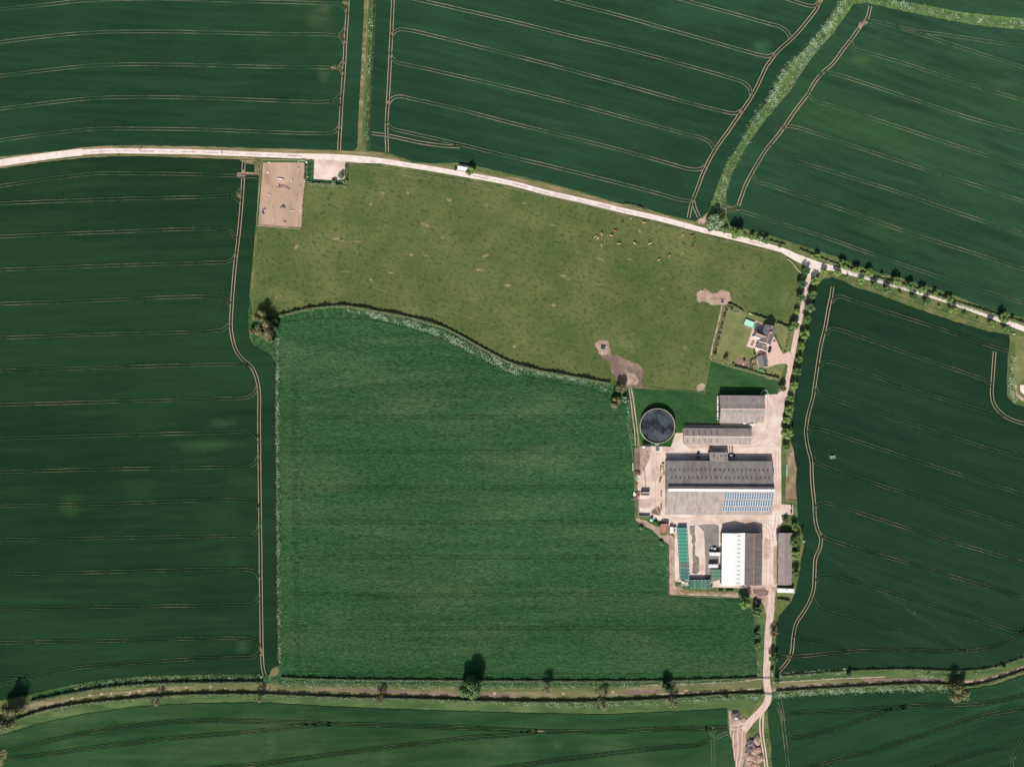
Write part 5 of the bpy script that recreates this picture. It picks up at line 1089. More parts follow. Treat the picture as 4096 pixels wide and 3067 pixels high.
def car(name, label, ctr, ang, mat, L_=4.4, W_=1.85, roof=None, cat='car'):
    t = thing(name, label, cat, (ctr.x, ctr.y, 0), ang)
    hw, hl = W_ / 2, L_ / 2
    prof = [(-hl, .45, .80), (-hl * .93, .35, .95), (-hl * .55, .3, 1.0), (hl * .35, .3, .98), (hl * .85, .32, .80), (hl, .42, .66)]
    mb = MB(); rings = []
    for i, (x, z0, z1) in enumerate(prof):
        k = hw * (.86 if i in (0, 5) else .97 if i in (1, 4) else 1)
        rings.append([(x, -k * .9, z0), (x, -k, z0 + .2), (x, -k, z1 - .1), (x, -k * .88, z1), (x, k * .88, z1), (x, k, z1 - .1), (x, k, z0 + .2), (x, k * .9, z0)])
    for a, b in zip(rings[:-1], rings[1:]):
        for i in range(8): j = (i + 1) % 8; mb.quad(a[i], a[j], b[j], b[i])
    mb.ngon(rings[0][::-1]); mb.ngon(rings[-1]); mb.build('body', mat, t, True)
    mb = MB(); b_ = [(-hl * .86, hw * .86), (hl * .42, hw * .86)]; tp = [(-hl * .68, hw * .68), (hl * .12, hw * .68)]
    mb.hexa([(b_[0][0], -b_[0][1], .97), (b_[1][0], -b_[1][1], .95), (b_[1][0], b_[1][1], .95), (b_[0][0], b_[0][1], .97)], [(tp[0][0], -tp[0][1], 1.44), (tp[1][0], -tp[1][1], 1.46), (tp[1][0], tp[1][1], 1.46), (tp[0][0], tp[0][1], 1.44)])
    mb.build('windows', 'glass', t)
    mb = MB(); mb.hexa([(tp[0][0], -tp[0][1], 1.44), (tp[1][0], -tp[1][1], 1.46), (tp[1][0], tp[1][1], 1.46), (tp[0][0], tp[0][1], 1.44)], [(tp[0][0] + .05, -tp[0][1] + .05, 1.5), (tp[1][0] - .05, -tp[1][1] + .05, 1.52), (tp[1][0] - .05, tp[1][1] - .05, 1.52), (tp[0][0] + .05, tp[0][1] - .05, 1.5)])
    mb.build('roof', roof or mat, t)
    for sx in (-.62, .62):
        for sy in (-1, 1):
            mb = MB(); mb.tube((sx * hl, sy * (hw - .2), .33), (sx * hl, sy * (hw + .01), .33), .33, None, 16); wh = mb.build('wheel', 'tyre', t)
            mb = MB(); mb.tube((sx * hl, sy * (hw + .005), .33), (sx * hl, sy * (hw + .02), .33), .19, None, 10); mb.build('rim', 'silver', wh)
    for sy in (-1, 1):
        mb = MB(); mb.box(hl * .97, sy * hw * .6, .56, .12, .36, .14); mb.build('headlight', 'silver', t)
        mb = MB(); mb.box(-hl * .985, sy * hw * .62, .62, .08, .3, .14); mb.build('tail_light', 'red', t)
        mb = MB(); mb.box(hl * .32, sy * (hw + .1), .95, .12, .2, .13); mb.build('mirror', mat, t)
    return t
hp = math.pi / 2
car('parked_car', 'navy blue car with pale blue roof in the shade north of the largest barn', P(2793, 1818), hp, 'navy', roof='blue')
car('pickup_truck', 'dark pickup with a silver cab roof in shade beside the annex', P(2926, 1821), 0, 'black', 4.9, 1.9, 'silver', 'pickup')
car('parked_car', 'white car with dark windows parked beside two white motorhomes', P(2853.3, 2192), math.pi, 'white', 4.1, 1.8)
car('parked_car', 'black car parked on the pink gravel beside the farmhouse', P(3077.5, 1398), hp - .22, 'black', 4.6, 1.9)
m1 = boxcar('motorhome', 'white motorhome with a rounded nose beside the white car', 'motorhome', P(2860, 2214, 2), math.pi, 7.4, 2.5, 2.9, 'white')
mb = MB(); mb.box(.3, 0, 2.9, .5, .4, .12); mb.build('roof_hatch', 'dark_metal', m1)
mb = MB(); mb.box(3.3, 0, .5, 1.4, 2.2, 1.4); mb.build('cab', 'white', m1)
m2 = boxcar('caravan', 'white caravan with dark roof hatches just north of the three containers', 'caravan', P(2853, 2262, 2), 0, 6.7, 2.5, 2.8, 'white', wheels=2)
for x, y, a, b in ((-2.6, .2, .2, .5), (-1.8, .1, .2, .3), (-.9, .85, .8, .2), (2.4, .1, .25, .5)):
    mb = MB(); mb.box(x, y, 2.8, a, b, .1); mb.build('roof_hatch', 'dark_metal', m2)
mb = MB(); mb.tube((3.3, -.3, .5), (4.4, 0, .5), .06, None, 6); mb.tube((3.3, .3, .5), (4.4, 0, .5), .06, None, 6); mb.build('tow_bar', 'dark_metal', m2)
m3 = boxcar('site_cabin', 'long white cabin on the grass at the south end of the long grey shed', 'cabin', P(3143, 2361, 2.5), -.03, 12.0, 3.1, 2.8, 'white')
mb = MB(); mb.tube((.6, .5, 2.8), (.6, .5, 3.1), .3, None, 12); mb.build('roof_vent', 'dark_metal', m3)
m4 = boxcar('cargo_trailer', 'white box trailer immediately east of the rusty shed', 'trailer', P(2685.6, 2119, 2), hp, 4.7, 2.2, 2.3, 'white', wheels=2)
m5 = boxcar('livestock_trailer', 'white trailer with a dark open top beside the white box trailer', 'trailer', P(2699, 2119.8, 1.8), hp, 4.1, 2.0, 1.9, 'white', wheels=2)
mb = MB(); mb.box(0, 0, 1.9, 2.9, 1.0, .05); mb.build('roof_opening', 'dark_metal', m5)
mb = MB(); mb.tube((2.1, -.3, .5), (3.1, 0, .5), .06, None, 6); mb.tube((2.1, .3, .5), (3.1, 0, .5), .06, None, 6); mb.build('tow_bar', 'dark_metal', m5)
m6 = boxcar('small_trailer', 'small pale trailer in the shade just west of the annex', 'trailer', P(2827.4, 1833), hp, 2.6, 1.3, 1.1, 'silver', wheels=2)
# tipping trailer with load, askew by the drive
p = P(3026.5, 2413, 1.5)
t = thing('tipping_trailer', 'dark open trailer loaded with pink rubble parked askew by the south drive', 'trailer', (p.x, p.y, 0), math.radians(120))
mb = MB(); L_, W_ = 5.6, 2.3
mb.box(0, 0, .75, L_, W_, .12)
for y in (-1, 1): mb.box(0, y * W_ / 2, .8, L_, .1, 1.1)
for x in (-1, 1): mb.box(x * L_ / 2, 0, .8, .1, W_, 1.1)
mb.build('body', 'dark_metal', t)
mb = MB(); mb.box(.6, -.15, .87, 3.9, 1.6, .75, 0, 0, .85); mb.build('load', 'rubble', t)
for sx in (-.9, .4):
    for sy in (-1, 1):
        mb = MB(); mb.tube((sx, sy * .95, .45), (sx, sy * 1.2, .45), .45, None, 14); mb.build('wheel', 'tyre', t)
mb = MB(); mb.tube((L_ / 2, 0, .7), (L_ / 2 + 1.3, 0, .5), .07, None, 6); mb.build('tow_bar', 'dark_metal', t)
# yard furniture
def simple(name, label, cat, mb, mats, group=None, smooth=False):
    return tag(mb.build(name, mats, None, smooth), label, cat, group)
p = P(2607, 2078.7, 2.2)
t = thing('water_tank', 'round mint green plastic tank west of the rusty shed', 'tank', (p.x, p.y, 0))
mb = MB(); mb.lathe(0, 0, [(1.25, 0), (1.27, .5), (1.25, 1.9), (.9, 2.15), (.35, 2.25)], 28); mb.build('body', 'mint_tank', t, True)
mb = MB(); mb.lathe(0, 0, [(.36, 2.22), (.36, 2.36), (.01, 2.38)], 16); mb.build('lid', 'tank_green', t)
def wall_thing(name, label, pts, hgt, th, mat, cat='wall', group=None):
    mb = MB(); bars(mb, [P(*q_) for q_ in pts], 0, hgt, th); return simple(name, label, cat, mb, mat, group)
wall_thing('clamp_wall', 'concrete wall along the west edge of the empty silage bay', [(2553, 1999), (2552.5, 2061)], 1.9, .3, 'wall_conc')
wall_thing('clamp_wall', 'concrete wall closing the south end of the silage bay', [(2552.5, 2061.5), (2598, 2063)], 1.9, .3, 'wall_conc')
t = thing('concrete_pit', 'concrete bunker open to the sky with gravel inside, in the west yard', 'bunker', (0, 0, 0))
mb = MB(); bars(mb, [P(2562, 1966), P(2562, 1978), P(2594, 1978), P(2594, 1966)], 0, 2.6, .28); bars(mb, [P(2563.2, 1966), P(2593, 1966)], 0, 2.6, .28); mb.build('wall', 'wall_conc', t)
mb = MB(); c0 = P(2578, 1972); mb.blob((c0.x, c0.y - .3, .3), (2.2, .75, .6), 3, 0, 2, .1); mb.build('gravel_heap', 'yard', t)
mb = MB(); a, b, c_, d_ = P(2563.5, 1965), P(2592.5, 1965), P(2592.5, 1971.5), P(2563.5, 1971.5)
mb.hexa([(p_.x, p_.y, 2.62) for p_ in (d_, c_, b, a)], [(p_.x, p_.y, 2.7) for p_ in (d_, c_, b, a)]); mb.build('lid', 'wall_conc', t)
def tank_tube(name, label, a, b, r, mat, cat, z=None):
    mb = MB(); z = r if z is None else z; pa, pb = P(*a), P(*b); mb.tube((pa.x, pa.y, z), (pb.x, pb.y, z), r, None, 16); return simple(name, label, cat, mb, mat)
tank_tube('fuel_tank', 'cream cylindrical tank lying at the south-east corner of the northernmost barn', (2997, 1696), (3013, 1696), .75, 'plastic_white', 'tank')
p = P(2979.5, 1692.5)
t = thing('tool_trailer', 'small white flatbed with a blue drum south of the northernmost barn', 'trailer', (p.x, p.y, 0))
mb = MB(); mb.box(0, 0, .5, 2.9, 1.1, .12); mb.build('bed', 'white', t)
mb = MB(); mb.tube((.8, 0, .62), (.8, 0, 1.4), .35, None, 12); mb.build('drum', 'blue', t)
mb = MB(); mb.tube((-.4, -.62, .3), (-.4, .62, .3), .3, None, 12); mb.build('wheel', 'tyre', t)
p = P(3024, 1692.5); mb = MB(); mb.lathe(p.x, p.y, [(.4, 0), (.42, .9), (.3, 1.0), (.01, 1.02)], 14); simple('barrel', 'green barrel beside the cream cylindrical tank', 'barrel', mb, 'green_plastic')
for i, y0 in enumerate((1584, 1594, 1620, 1648, 1673)):
    L_ = (7, 23, 24, 22, 6)[i]
    mb = MB(); a, b = P(2869.5, y0), P(2869.5, y0 + L_); bars(mb, [a, b], 0, .9, .75)
    simple('concrete_block', 'white concrete block, %s from the north along the west wall of the northernmost barn' % ordn[i], 'block', mb, 'plastic_white', 'blocks beside the northernmost barn')
t = thing('cattle_race', 'five-sided white metal pen at the north-east corner of the northernmost barn', 'pen', (0, 0, 0))
pen = [P(3041, 1582), P(3045, 1567), P(3056, 1560), P(3063, 1559), P(3071, 1576), P(3052, 1581)]
for a, b in zip(pen[:-1], pen[1:]):
    mb = MB()
    for z in (.4, .8, 1.2, 1.6): mb.tube((a.x, a.y, z), (b.x, b.y, z), .06, None, 5)
    mb.tube((a.x, a.y, 0), (a.x, a.y, 1.7), .09, None, 6); mb.build('rail_panel', 'silver', t)
for i, (x, y) in enumerate(((2652.5, 1876), (2655.2, 1886), (2655.2, 1896))):
    p = P(x, y); mb = MB(); mb.lathe(p.x, p.y, [(.34, 0), (.36, .9), (.3, .92), (.02, .93)], 12)
    simple('barrel', 'black barrel, %s of three by the west end of the largest barn' % ['north', 'middle', 'south'][i], 'barrel', mb, 'black', 'barrels by the largest barn')
def crate(name, label, cat, x, y, lx, ly, h, mat, ang=0, slat=True):
    p = P(x, y); t = thing(name, label, cat, (p.x, p.y, 0), ang)
    mb = MB(); mb.box(0, 0, 0, lx, ly, .12)
    for s_ in (-1, 1): mb.box(s_ * (lx / 2 - .04), 0, .1, .08, ly, h - .1); mb.box(0, s_ * (ly / 2 - .04), .1, lx - .16, .08, h - .1)
    mb.build('frame', mat, t)
    if slat:
        mb = MB(); n = 3
        for i in range(n): mb.box((i - (n - 1) / 2) * lx / n, 0, h - .06, lx / n * .35, ly - .1, .07)
        mb.build('top_slat', mat, t)
    return t
crate('pallet_stack', 'pinkish stack of pallets against the west wall of the largest barn', 'pallets', 2650.5, 1862, 1.6, 2.8, 1.3, 'wood_pale')
crate('pallet_stack', 'reddish brown stack of boards on the west edge of the yard', 'boards', 2546, 1890, 2.2, 2.4, 1.0, 'rust')
crate('pallet_stack', 'brown crate immediately east of the reddish boards', 'crate', 2555, 1894, 1.4, 2.0, 1.4, 'wood')
crate('cable_drum', 'grey crate on the west edge of the yard, south of the reddish boards', 'crate', 2547, 1940, .9, 2.4, 1.1, 'wall_conc')
tank_tube('pipe', 'pale green pipe lying along the west edge of the yard', (2543.5, 1904), (2545, 1920), .25, 'mint_tank', 'pipe')
tank_tube('pipe', 'long brown pipe lying beside the pale green pipe', (2549, 1902), (2552, 1922), .2, 'wood', 'pipe')
wall_thing('feed_barrier', 'white rail standing between the lush field and the west yard', [(2530, 1850), (2531.5, 1882)], 1.0, .35, 'white', 'rail')
p = P(2538, 1980); mb = MB(); mb.blob((p.x, p.y, .3), (1.1, 2.6, .5), 5, 0, 2, .4); simple('plastic_sheet', 'crumpled white sheeting heaped west of the concrete bunker', 'sheeting', mb, 'plastic_white')
p = P(2547, 1984); mb = MB(); mb.blob((p.x, p.y, .3), (1.4, 2.2, .8), 8, 0, 3, .5); simple('scrap_heap', 'brown scrap heap between the white sheeting and the yard', 'heap', mb, 'rust')
p = P(2554, 1981); mb = MB(); mb.blob((p.x, p.y, .4), (.8, 1.2, .7), 9, 0, 2, .2); simple('covered_bale', 'blue-grey wrapped bale beside the brown scrap heap', 'bale', mb, 'steelgrey')
p = P(2554, 1969); mb = MB(); mb.blob((p.x, p.y, .4), (.9, .9, .7), 11, 0, 2, .3); simple('wrapped_bale', 'tan bale just north of the blue-grey wrapped bale', 'bale', mb, 'wood')
# concrete tanks beside the slurry store
for i, (x, y, a, b, h, lab) in enumerate(((2574, 1791, 11, 13, .6, 'white concrete chamber south-west of the slurry tank'), (2593, 1796, 19, 20, .35, 'square concrete slab with a raised edge below the slurry tank'), (2630, 1793, 14, 19, .35, 'grey grid-covered pit below the slurry tank'))):
    crate('concrete_chamber', lab, 'chamber', x, y, a / S, b / S, h, ('plastic_white', 'wall_conc', 'steelgrey')[i], 0, i == 2)
p = P(2583, 1777); mb = MB(); mb.tube((p.x - 2.4, p.y, 1.4), (p.x + 2.6, p.y + .1, 1.4), 1.3, None, 18); simple('bowser', 'black cylindrical bowser at the south-west foot of the slurry tank', 'tank', mb, 'black')
def fence(name, label, pts, h=1.2, post=3.0, mat='wood', rails=(.35, .7, 1.1), rr=.05, pr=.07, cat='fence', group=None):
    mb = MB(); ln = [P(*q_) for q_ in pts]; ln = [Vector((q_.x, q_.y)) for q_ in ln]
    for a, b in zip(ln[:-1], ln[1:]):
        n = max(1, round((b - a).length / post))
        for i in range(n): c_ = a.lerp(b, i / n); mb.box(c_.x, c_.y, 0, pr * 2, pr * 2, h)
        for z in rails:
            bars(mb, [a, b], z - rr, z + rr, rr)
    mb.box(ln[-1].x, ln[-1].y, 0, pr * 2, pr * 2, h)
    return simple(name, label, cat, mb, mat, group)
fence('fence', 'green mesh fence round the foot of the slurry tank', [(2571, 1768), (2567, 1782), (2683, 1787), (2704, 1728)], 1.8, 3, 'metal', (.2, .9, 1.7), .04)
# dirt heaps, tyres, machinery
for i, (x0, n) in enumerate(((2877, 3), (2906, 5))):
    for k in range(n):
        p = P(x0 + k * 5.6, 2357 + (k % 2) * .8); mb = MB()
        for a in range(14):
            a0, a1 = 2 * math.pi * a / 14, 2 * math.pi * (a + 1) / 14
            mb.tube((p.x + .45 * math.cos(a0), p.y + .45 * math.sin(a0), .22), (p.x + .45 * math.cos(a1), p.y + .45 * math.sin(a1), .22), .22, None, 6, 0, False)
        simple('old_tyre_ring', '%s tyre in the %s black tyre line south of the white barn' % (ordn[k], ['shorter', 'longer'][i]), 'tyre', mb, 'tyre', 'tyres south of the white-roofed barn')
p = P(2846, 2339); crate('oil_drum', 'dark bin with a white base between the southern container row and white-roofed barn', 'bin', 2846, 2339, .9, 1.4, 1.1, 'dark_metal', 0, False)
crate('cattle_trough', 'dark trough standing alone near the east side of the lush field', 'trough', 2405, 1663, 1.4, 3.0, .8, 'dark_metal', .1)
crate('hay_feeder', 'green slatted feeder on bare earth in the lower pasture', 'feeder', 2411, 1391, 3.2, 1.9, 1.3, 'deepgreen', -.2)
crate('water_trough', 'square grey trough on the bare patch north-west of the garden', 'trough', 2888.5, 1205.5, 2.4, 2.2, .7, 'wall_conc', -.1, False)
p = P(2888.5, 1205.5); mb = MB(); mb.box(p.x, p.y, .1, 1.2, .9, .95, -.1); simple('feed_box', 'dark feed box set inside the square grey trough', 'box', mb, 'dark_metal')
crate('field_trough', 'small white-sided trough in the dark crop field east of the yard', 'trough', 3327, 1827, 2.8, 1.9, 1.5, 'silver', .15)
area('trodden_ring', [(3312, 1828), (3318, 1818), (3338, 1815), (3346, 1824), (3344, 1834), (3328, 1838), (3314, 1836)], .34, 'verge_dark', .3)
crate('quad_trailer', 'white slatted trailer on the small concrete bay east of the largest barn', 'trailer', 3155.5, 2024.5, 1.0, 2.4, .8, 'white')
p = P(3165.5, 2024.5)
t = thing('plough', 'dark folded farm implement beside the white slatted trailer', 'implement', (p.x, p.y, 0), .1)
mb = MB(); mb.box(0, 0, .4, .8, 2.6, .5, 0, 0, .7); mb.build('frame', 'dark_metal', t)
mb = MB()
for k in range(5): mb.tube((-.5, -1 + k * .5, .1), (.5, -1 + k * .5, .9), .06, None, 5)
mb.build('tine', 'metal', t)
for i, y in enumerate((2040.5, 2049.5)):
    p = P(3165, y); mb = MB()
    for a in range(16):
        a0, a1 = 2 * math.pi * a / 16, 2 * math.pi * (a + 1) / 16
        mb.tube((p.x + .55 * math.cos(a0), p.y + .55 * math.sin(a0), .25), (p.x + .55 * math.cos(a1), p.y + .55 * math.sin(a1), .25), .24, None, 6, 0, False)
    simple('old_tyre_ring', '%s of two reddish tractor wheels lying on the small concrete bay' % ['northern', 'southern'][i], 'wheel', mb, ['tyre', 'rust'][i], 'wheels on the small concrete bay')
tank_tube('pipe', 'long mint green pipe lying along the rough strip east of the yard', (3147, 1855), (3146, 1905), .33, 'mint_tank', 'pipe')
fence('fence', 'pale corner fence at the south end of the rough strip east of the yard', [(3142, 2002), (3183, 2004), (3184.5, 2015)], 1.1, 2.5, 'wood_pale', (.5, 1.0))
crate('beehive', 'tiny white box on the rough strip east of the yard', 'box', 3163, 1812.5, .8, .8, .6, 'white', 0, False)
crate('pallet_stack', 'pale broken pallets heaped south of the teal container row', 'pallets', 2746, 2334, 2.2, 2.6, .8, 'plastic_white', .3)
crate('pallet_stack', 'white-topped crate at the corner below the container rows', 'crate', 2731, 2331, 2.4, 3.0, 1.0, 'plastic_white', -.2)
crate('cold_frame', 'grey frames lying west of the southern container row', 'frame', 2722, 2344, 2.0, 1.4, .5, 'metal', .1)
# rubble heaps at the south
for i, (x, y, rx, ry, h, mat, lab) in enumerate(((2941, 2859, 3.0, 3.6, 1.5, 'ash', 'grey ash heap with a white crown beside the south junction'), (2943, 2867, 1.7, 1.2, 1.7, 'plastic_white', 'white chalky heap on the grey ash beside the south junction'),
    (3027, 2958, 2.6, 4.0, 1.6, 'dirt', 'pale orange soil heap, northernmost of the spoil heaps'), (3004, 2968, 3.2, 3.2, 1.5, 'ash', 'dark grey spoil heap west of the pale orange one'), (2998, 2992, 3.4, 3.0, 1.3, 'ash', 'dark slate heap south of the dark grey spoil heap'),
    (3022, 2998, 3.8, 3.6, 1.7, 'rubble', 'rubble heap beside the dark slate heap'), (3000, 3022, 4.2, 4.2, 1.5, 'rubble', 'brown rubble heap near the bottom edge of the photo'), (3028, 3030, 4.6, 4.2, 1.8, 'rubble', 'pale rubble heap next to the twin wheel tracks'), (3010, 3056, 6.0, 4.6, 1.6, 'rubble', 'wide rubble heap cut by the bottom edge of the photo'))):
    p = P(x, y); mb = MB()
    mb.blob((p.x, p.y, .1), (rx, ry, h), 20 + i, 0, 4, .16)
    for k in range(26):
        a = rng.uniform(0, 6.28); e = rng.random() ** .6
        mb.blob((p.x + rx * .9 * e * math.cos(a), p.y + ry * .9 * e * math.sin(a), h * (1 - e * e) + .1), (rng.uniform(.25, .8),) * 2 + (rng.uniform(.2, .5),), k + i * 50, 0, 1, .3)
    simple('spoil_heap', lab, 'heap', mb, mat, 'spoil heaps at the south junction')

# ------------------------------------------------------------------ fences, gates
fence('fence', 'wire fence between the limestone track and the pasture', [(1396, 654), (1580, 681), (1811, 720), (2048, 757), (2210, 790), (2372, 827), (2576, 885), (2812, 943), (2928, 971), (3072, 1008), (3146, 1037)], 1.2, 3, 'wood', (.4, .8, 1.15), .03)
fence('rail_fence', 'pale curved rail fence at the pasture corner by the road junction', [(3146, 1037), (3156, 1042), (3168, 1052), (3188, 1078), (3206, 1097)], 1.3, 2.2, 'wood_pale', (.4, .8, 1.25), .09)
fence('fence', 'wire fence along the west side of the farm drive by the pasture', [(3200, 1112), (3190, 1160), (3182, 1235), (3168, 1280), (3161, 1308)], 1.1, 3, 'wood', (.5, 1.0), .03)
fence('fence', 'wire fence between the pasture and the green paddock', [(2535, 1548), (2618, 1556), (2816, 1570), (2820, 1545), (2842, 1441)], 1.2, 3, 'wood_pale', (.5, 1.1), .04)
fence('fence', 'fence between the garden and the green paddock', [(2841, 1440), (2930, 1470), (3010, 1492), (3060, 1505), (3118, 1523), (3108, 1577)], 1.2, 3, 'wood_pale', (.5, 1.1), .05)
fence('fence', 'fence round the west, north and south of the sandy exercise arena', [(1220, 643), (1052, 640), (1044, 700), (1038, 780), (1030, 860), (1028, 904), (1206, 918)], 1.2, 3, 'wood_pale', (.5, 1.1), .07)
fence('fence', 'fence along the east side of the sandy exercise arena', [(1206, 918), (1212, 800), (1217, 760), (1223, 730), (1226, 648)], 1.2, 3, 'wood', (.5, 1.1), .06)
fence('fence', 'pale fence round the hedge below the concrete pad', [(1223, 728), (1300, 735), (1384, 742), (1389, 700), (1396, 654)], 1.2, 3, 'wood_pale', (.5, 1.1), .06)
fence('fence', 'fence along the south side of the avenue road', [(3292, 1102), (3322, 1098), (3380, 1112), (3500, 1160), (3640, 1208), (3800, 1258), (3960, 1310), (4058, 1336)], 1.1, 3, 'wood', (.5, 1.0), .04)
def gate(label, a, b, mat='silver', h=1.2):
    pa, pb = P(*a), P(*b); t = thing('field_gate', label, 'gate', (0, 0, 0))
    mb = MB()
    for z in (.25, .5, .75, 1.0, h): mb.tube((pa.x, pa.y, z), (pb.x, pb.y, z), .07, None, 5)
    mb.tube((pa.x, pa.y, .25), (pb.x, pb.y, h), .05, None, 5); mb.build('bars', mat, t)
    for q_ in (pa, pb):
        mb = MB(); mb.tube((q_.x, q_.y, 0), (q_.x, q_.y, h + .2), .12, None, 8); mb.build('gatepost', 'wood', t)
gate('mint green gate in the north-east corner of the sandy exercise arena', (1203, 643), (1221, 643), 'mint_tank')
gate('white gate across the south drive just above the green lane crossing', (3030, 2713), (3078, 2713), 'plastic_white')
gate('pale green gate across the track south of the green lane crossing', (3050, 2774), (3093, 2778), 'mint_tank')
gate('white gate beside the south drive at the corner of the eastern crop field', (3086.5, 2686), (3087.5, 2703), 'mint_tank')
gate('white gate in the gap of the garden hedge', (2993, 1253), (3008, 1259), 'plastic_white')
gate('white gate at the north end of the green paddock', (3052, 1499), (3063, 1503), 'plastic_white')
gate('white gate at the end of the avenue fence on the right of the photo', (4048, 1335), (4058, 1338), 'plastic_white')
gate('small gate in the roadside fence near the largest hawthorn tree', (2921, 974), (2925, 968), 'silver')
gate('pale gate by the garden west boundary where the track ends', (2841, 1428), (2846, 1440), 'wood_pale')
crate('sheep_pen', 'white-framed square pen in the paddock below the garden', 'pen', 3066.5, 1507, 2.2, 2.0, 1.0, 'silver', -.3, False)
crate('feed_hopper', 'dark hopper on pale straw in the paddock below the garden', 'hopper', 3076, 1508, 1.0, .8, 1.0, 'dark_metal', -.3, False)
area('straw', [(3070, 1511), (3082, 1503), (3089, 1506), (3086, 1516), (3079, 1520), (3073, 1515)], .04, 'verge_tan', .15)

# ------------------------------------------------------------------ power line
def pole(label, base, h, ang, steps=True, double=False):
    p = P(*base); t = thing('power_pole', label, 'power pole', (p.x, p.y, 0), ang, 'poles of the overhead power line')
    mb = MB(); mb.tube((0, 0, 0), (0, 0, h), .17, .11, 10); mb.build('pole', 'wood', t)
    for k in ((-.25, .25) if double else (0,)):
        mb = MB(); mb.box(k, 0, h - .3, .14, 2.3, .14); mb.build('cross_arm', 'metal', t)
    for y in (-1.05, 0, 1.05):
        mb = MB(); mb.lathe(0, y, [(.05, h - .16), (.1, h - .1), (.06, h - .02), (.1, h + .04), (.03, h + .12)], 8); mb.build('insulator', 'plastic_white', t)
    if double:
        mb = MB(); mb.box(-.1, 0, h - 2.0, 1.2, .9, .9); mb.build('transformer', 'silver', t)
        mb = MB(); mb.box(-1.2, 0, h - .6, 1.8, .12, .12); mb.build('switch_arm', 'silver', t)
    return p, h, ang
pa = math.radians(-32)
pl = [pole('power pole with a silver transformer beside the trees by the long grey shed', (3196, 2155), 9.6, pa, True, True),
      pole('slim power pole alone in the middle of the dark eastern crop field', (3627, 2434.5), 9.6, pa),
      pole('power pole at the right edge of the photo below the green lane', (4062, 2729), 9.6, pa)]
t = thing('power_line', 'three thin overhead wires running south-east from the long grey shed', 'power line', (0, 0, 0))
pl.append((P(4500, 3010), 9.6, pa))
for y in (-1.05, 0, 1.05):
    mb = MB()
    for (p0, h0, a0), (p1, h1, a1) in zip(pl[:-1], pl[1:]):
        o_ = Vector((-math.sin(pa) * y, math.cos(pa) * y, 0)); pts = []
        for i in range(13):
            s_ = i / 12; q_ = p0.lerp(p1, s_) + o_; pts.append((q_.x, q_.y, h0 - 4 * 1.3 * s_ * (1 - s_)))
        mb.path(pts, .012, 4)
    mb.build('wire', 'metal', t)

# ------------------------------------------------------------------ agility arena equipment
def jump(label, x, y, ang):
    p = P(x, y); t = thing('agility_jump', label, 'jump', (p.x, p.y, 0), ang, 'jumps in the exercise arena')
    for sx in (-1, 1):
        mb = MB(); mb.box(sx * .95, 0, 0, .45, .08, 1.0); mb.box(sx * .95, 0, 0, .5, .5, .08); mb.build('wing', 'white', t)
    mb = MB(); mb.tube((-.75, 0, .6), (.75, 0, .6), .09, None, 8); mb.build('pole', 'white', t); return t
jumps = [('slanting white jump near the north-east corner of the arena', 1194, 679, 1.0), ('white jump in the west of the arena, left of the long ramp', 1072, 743, 1.5), ('white jump right of the long ramp, near the east fence of the arena', 1200, 748, -1.05),
         ('white jump leaning left, between the long ramp and the purple tunnel', 1078, 780, -.5), ('upright white jump between the purple tunnel and the steep grey ramp', 1089.5, 832, 1.55), ('level white jump right of the steep grey ramp', 1169, 844, 0.0),
         ('white jump in the south-west of the arena', 1092, 879, 1.15), ('white jump in the south-east corner of the arena', 1175, 901, 1.3)]
for j in jumps: jump(*j)
def tunnel(label, pts, mat, r=.38, ends='red'):
    ln = [P(x, y) for x, y in pts]; ln = [(p.x, p.y, r) for p in ln]
    t = thing('agility_tunnel', label, 'tunnel', (0, 0, 0)); mb = MB(); mb.path(ln, r, 12); mb.build('tube', mat, t)
    if ends:
        for k in (0, -1):
            a = Vector(ln[k]); b = Vector(ln[1 if k == 0 else -2]); d_ = (b - a).normalized()
            mb = MB(); mb.tube(tuple(a), tuple(a + d_ * .5), r * 1.04, None, 12); mb.build('end_ring', ends, t)
tunnel('straight white tunnel with a red end in the middle of the arena', [(1110, 714), (1122, 716), (1134.5, 718.5)], 'silver', .45)
tunnel('curved red and white tunnel under the long ramp', [(1112, 739), (1117, 742), (1120, 747), (1118, 753), (1112, 759)], 'red', .36, 'plastic_white')
tunnel('bent purple tunnel with red ends by the west fence of the arena', [(1062, 837), (1053, 839), (1050, 845), (1052, 852), (1056, 859)], 'purple', .42)
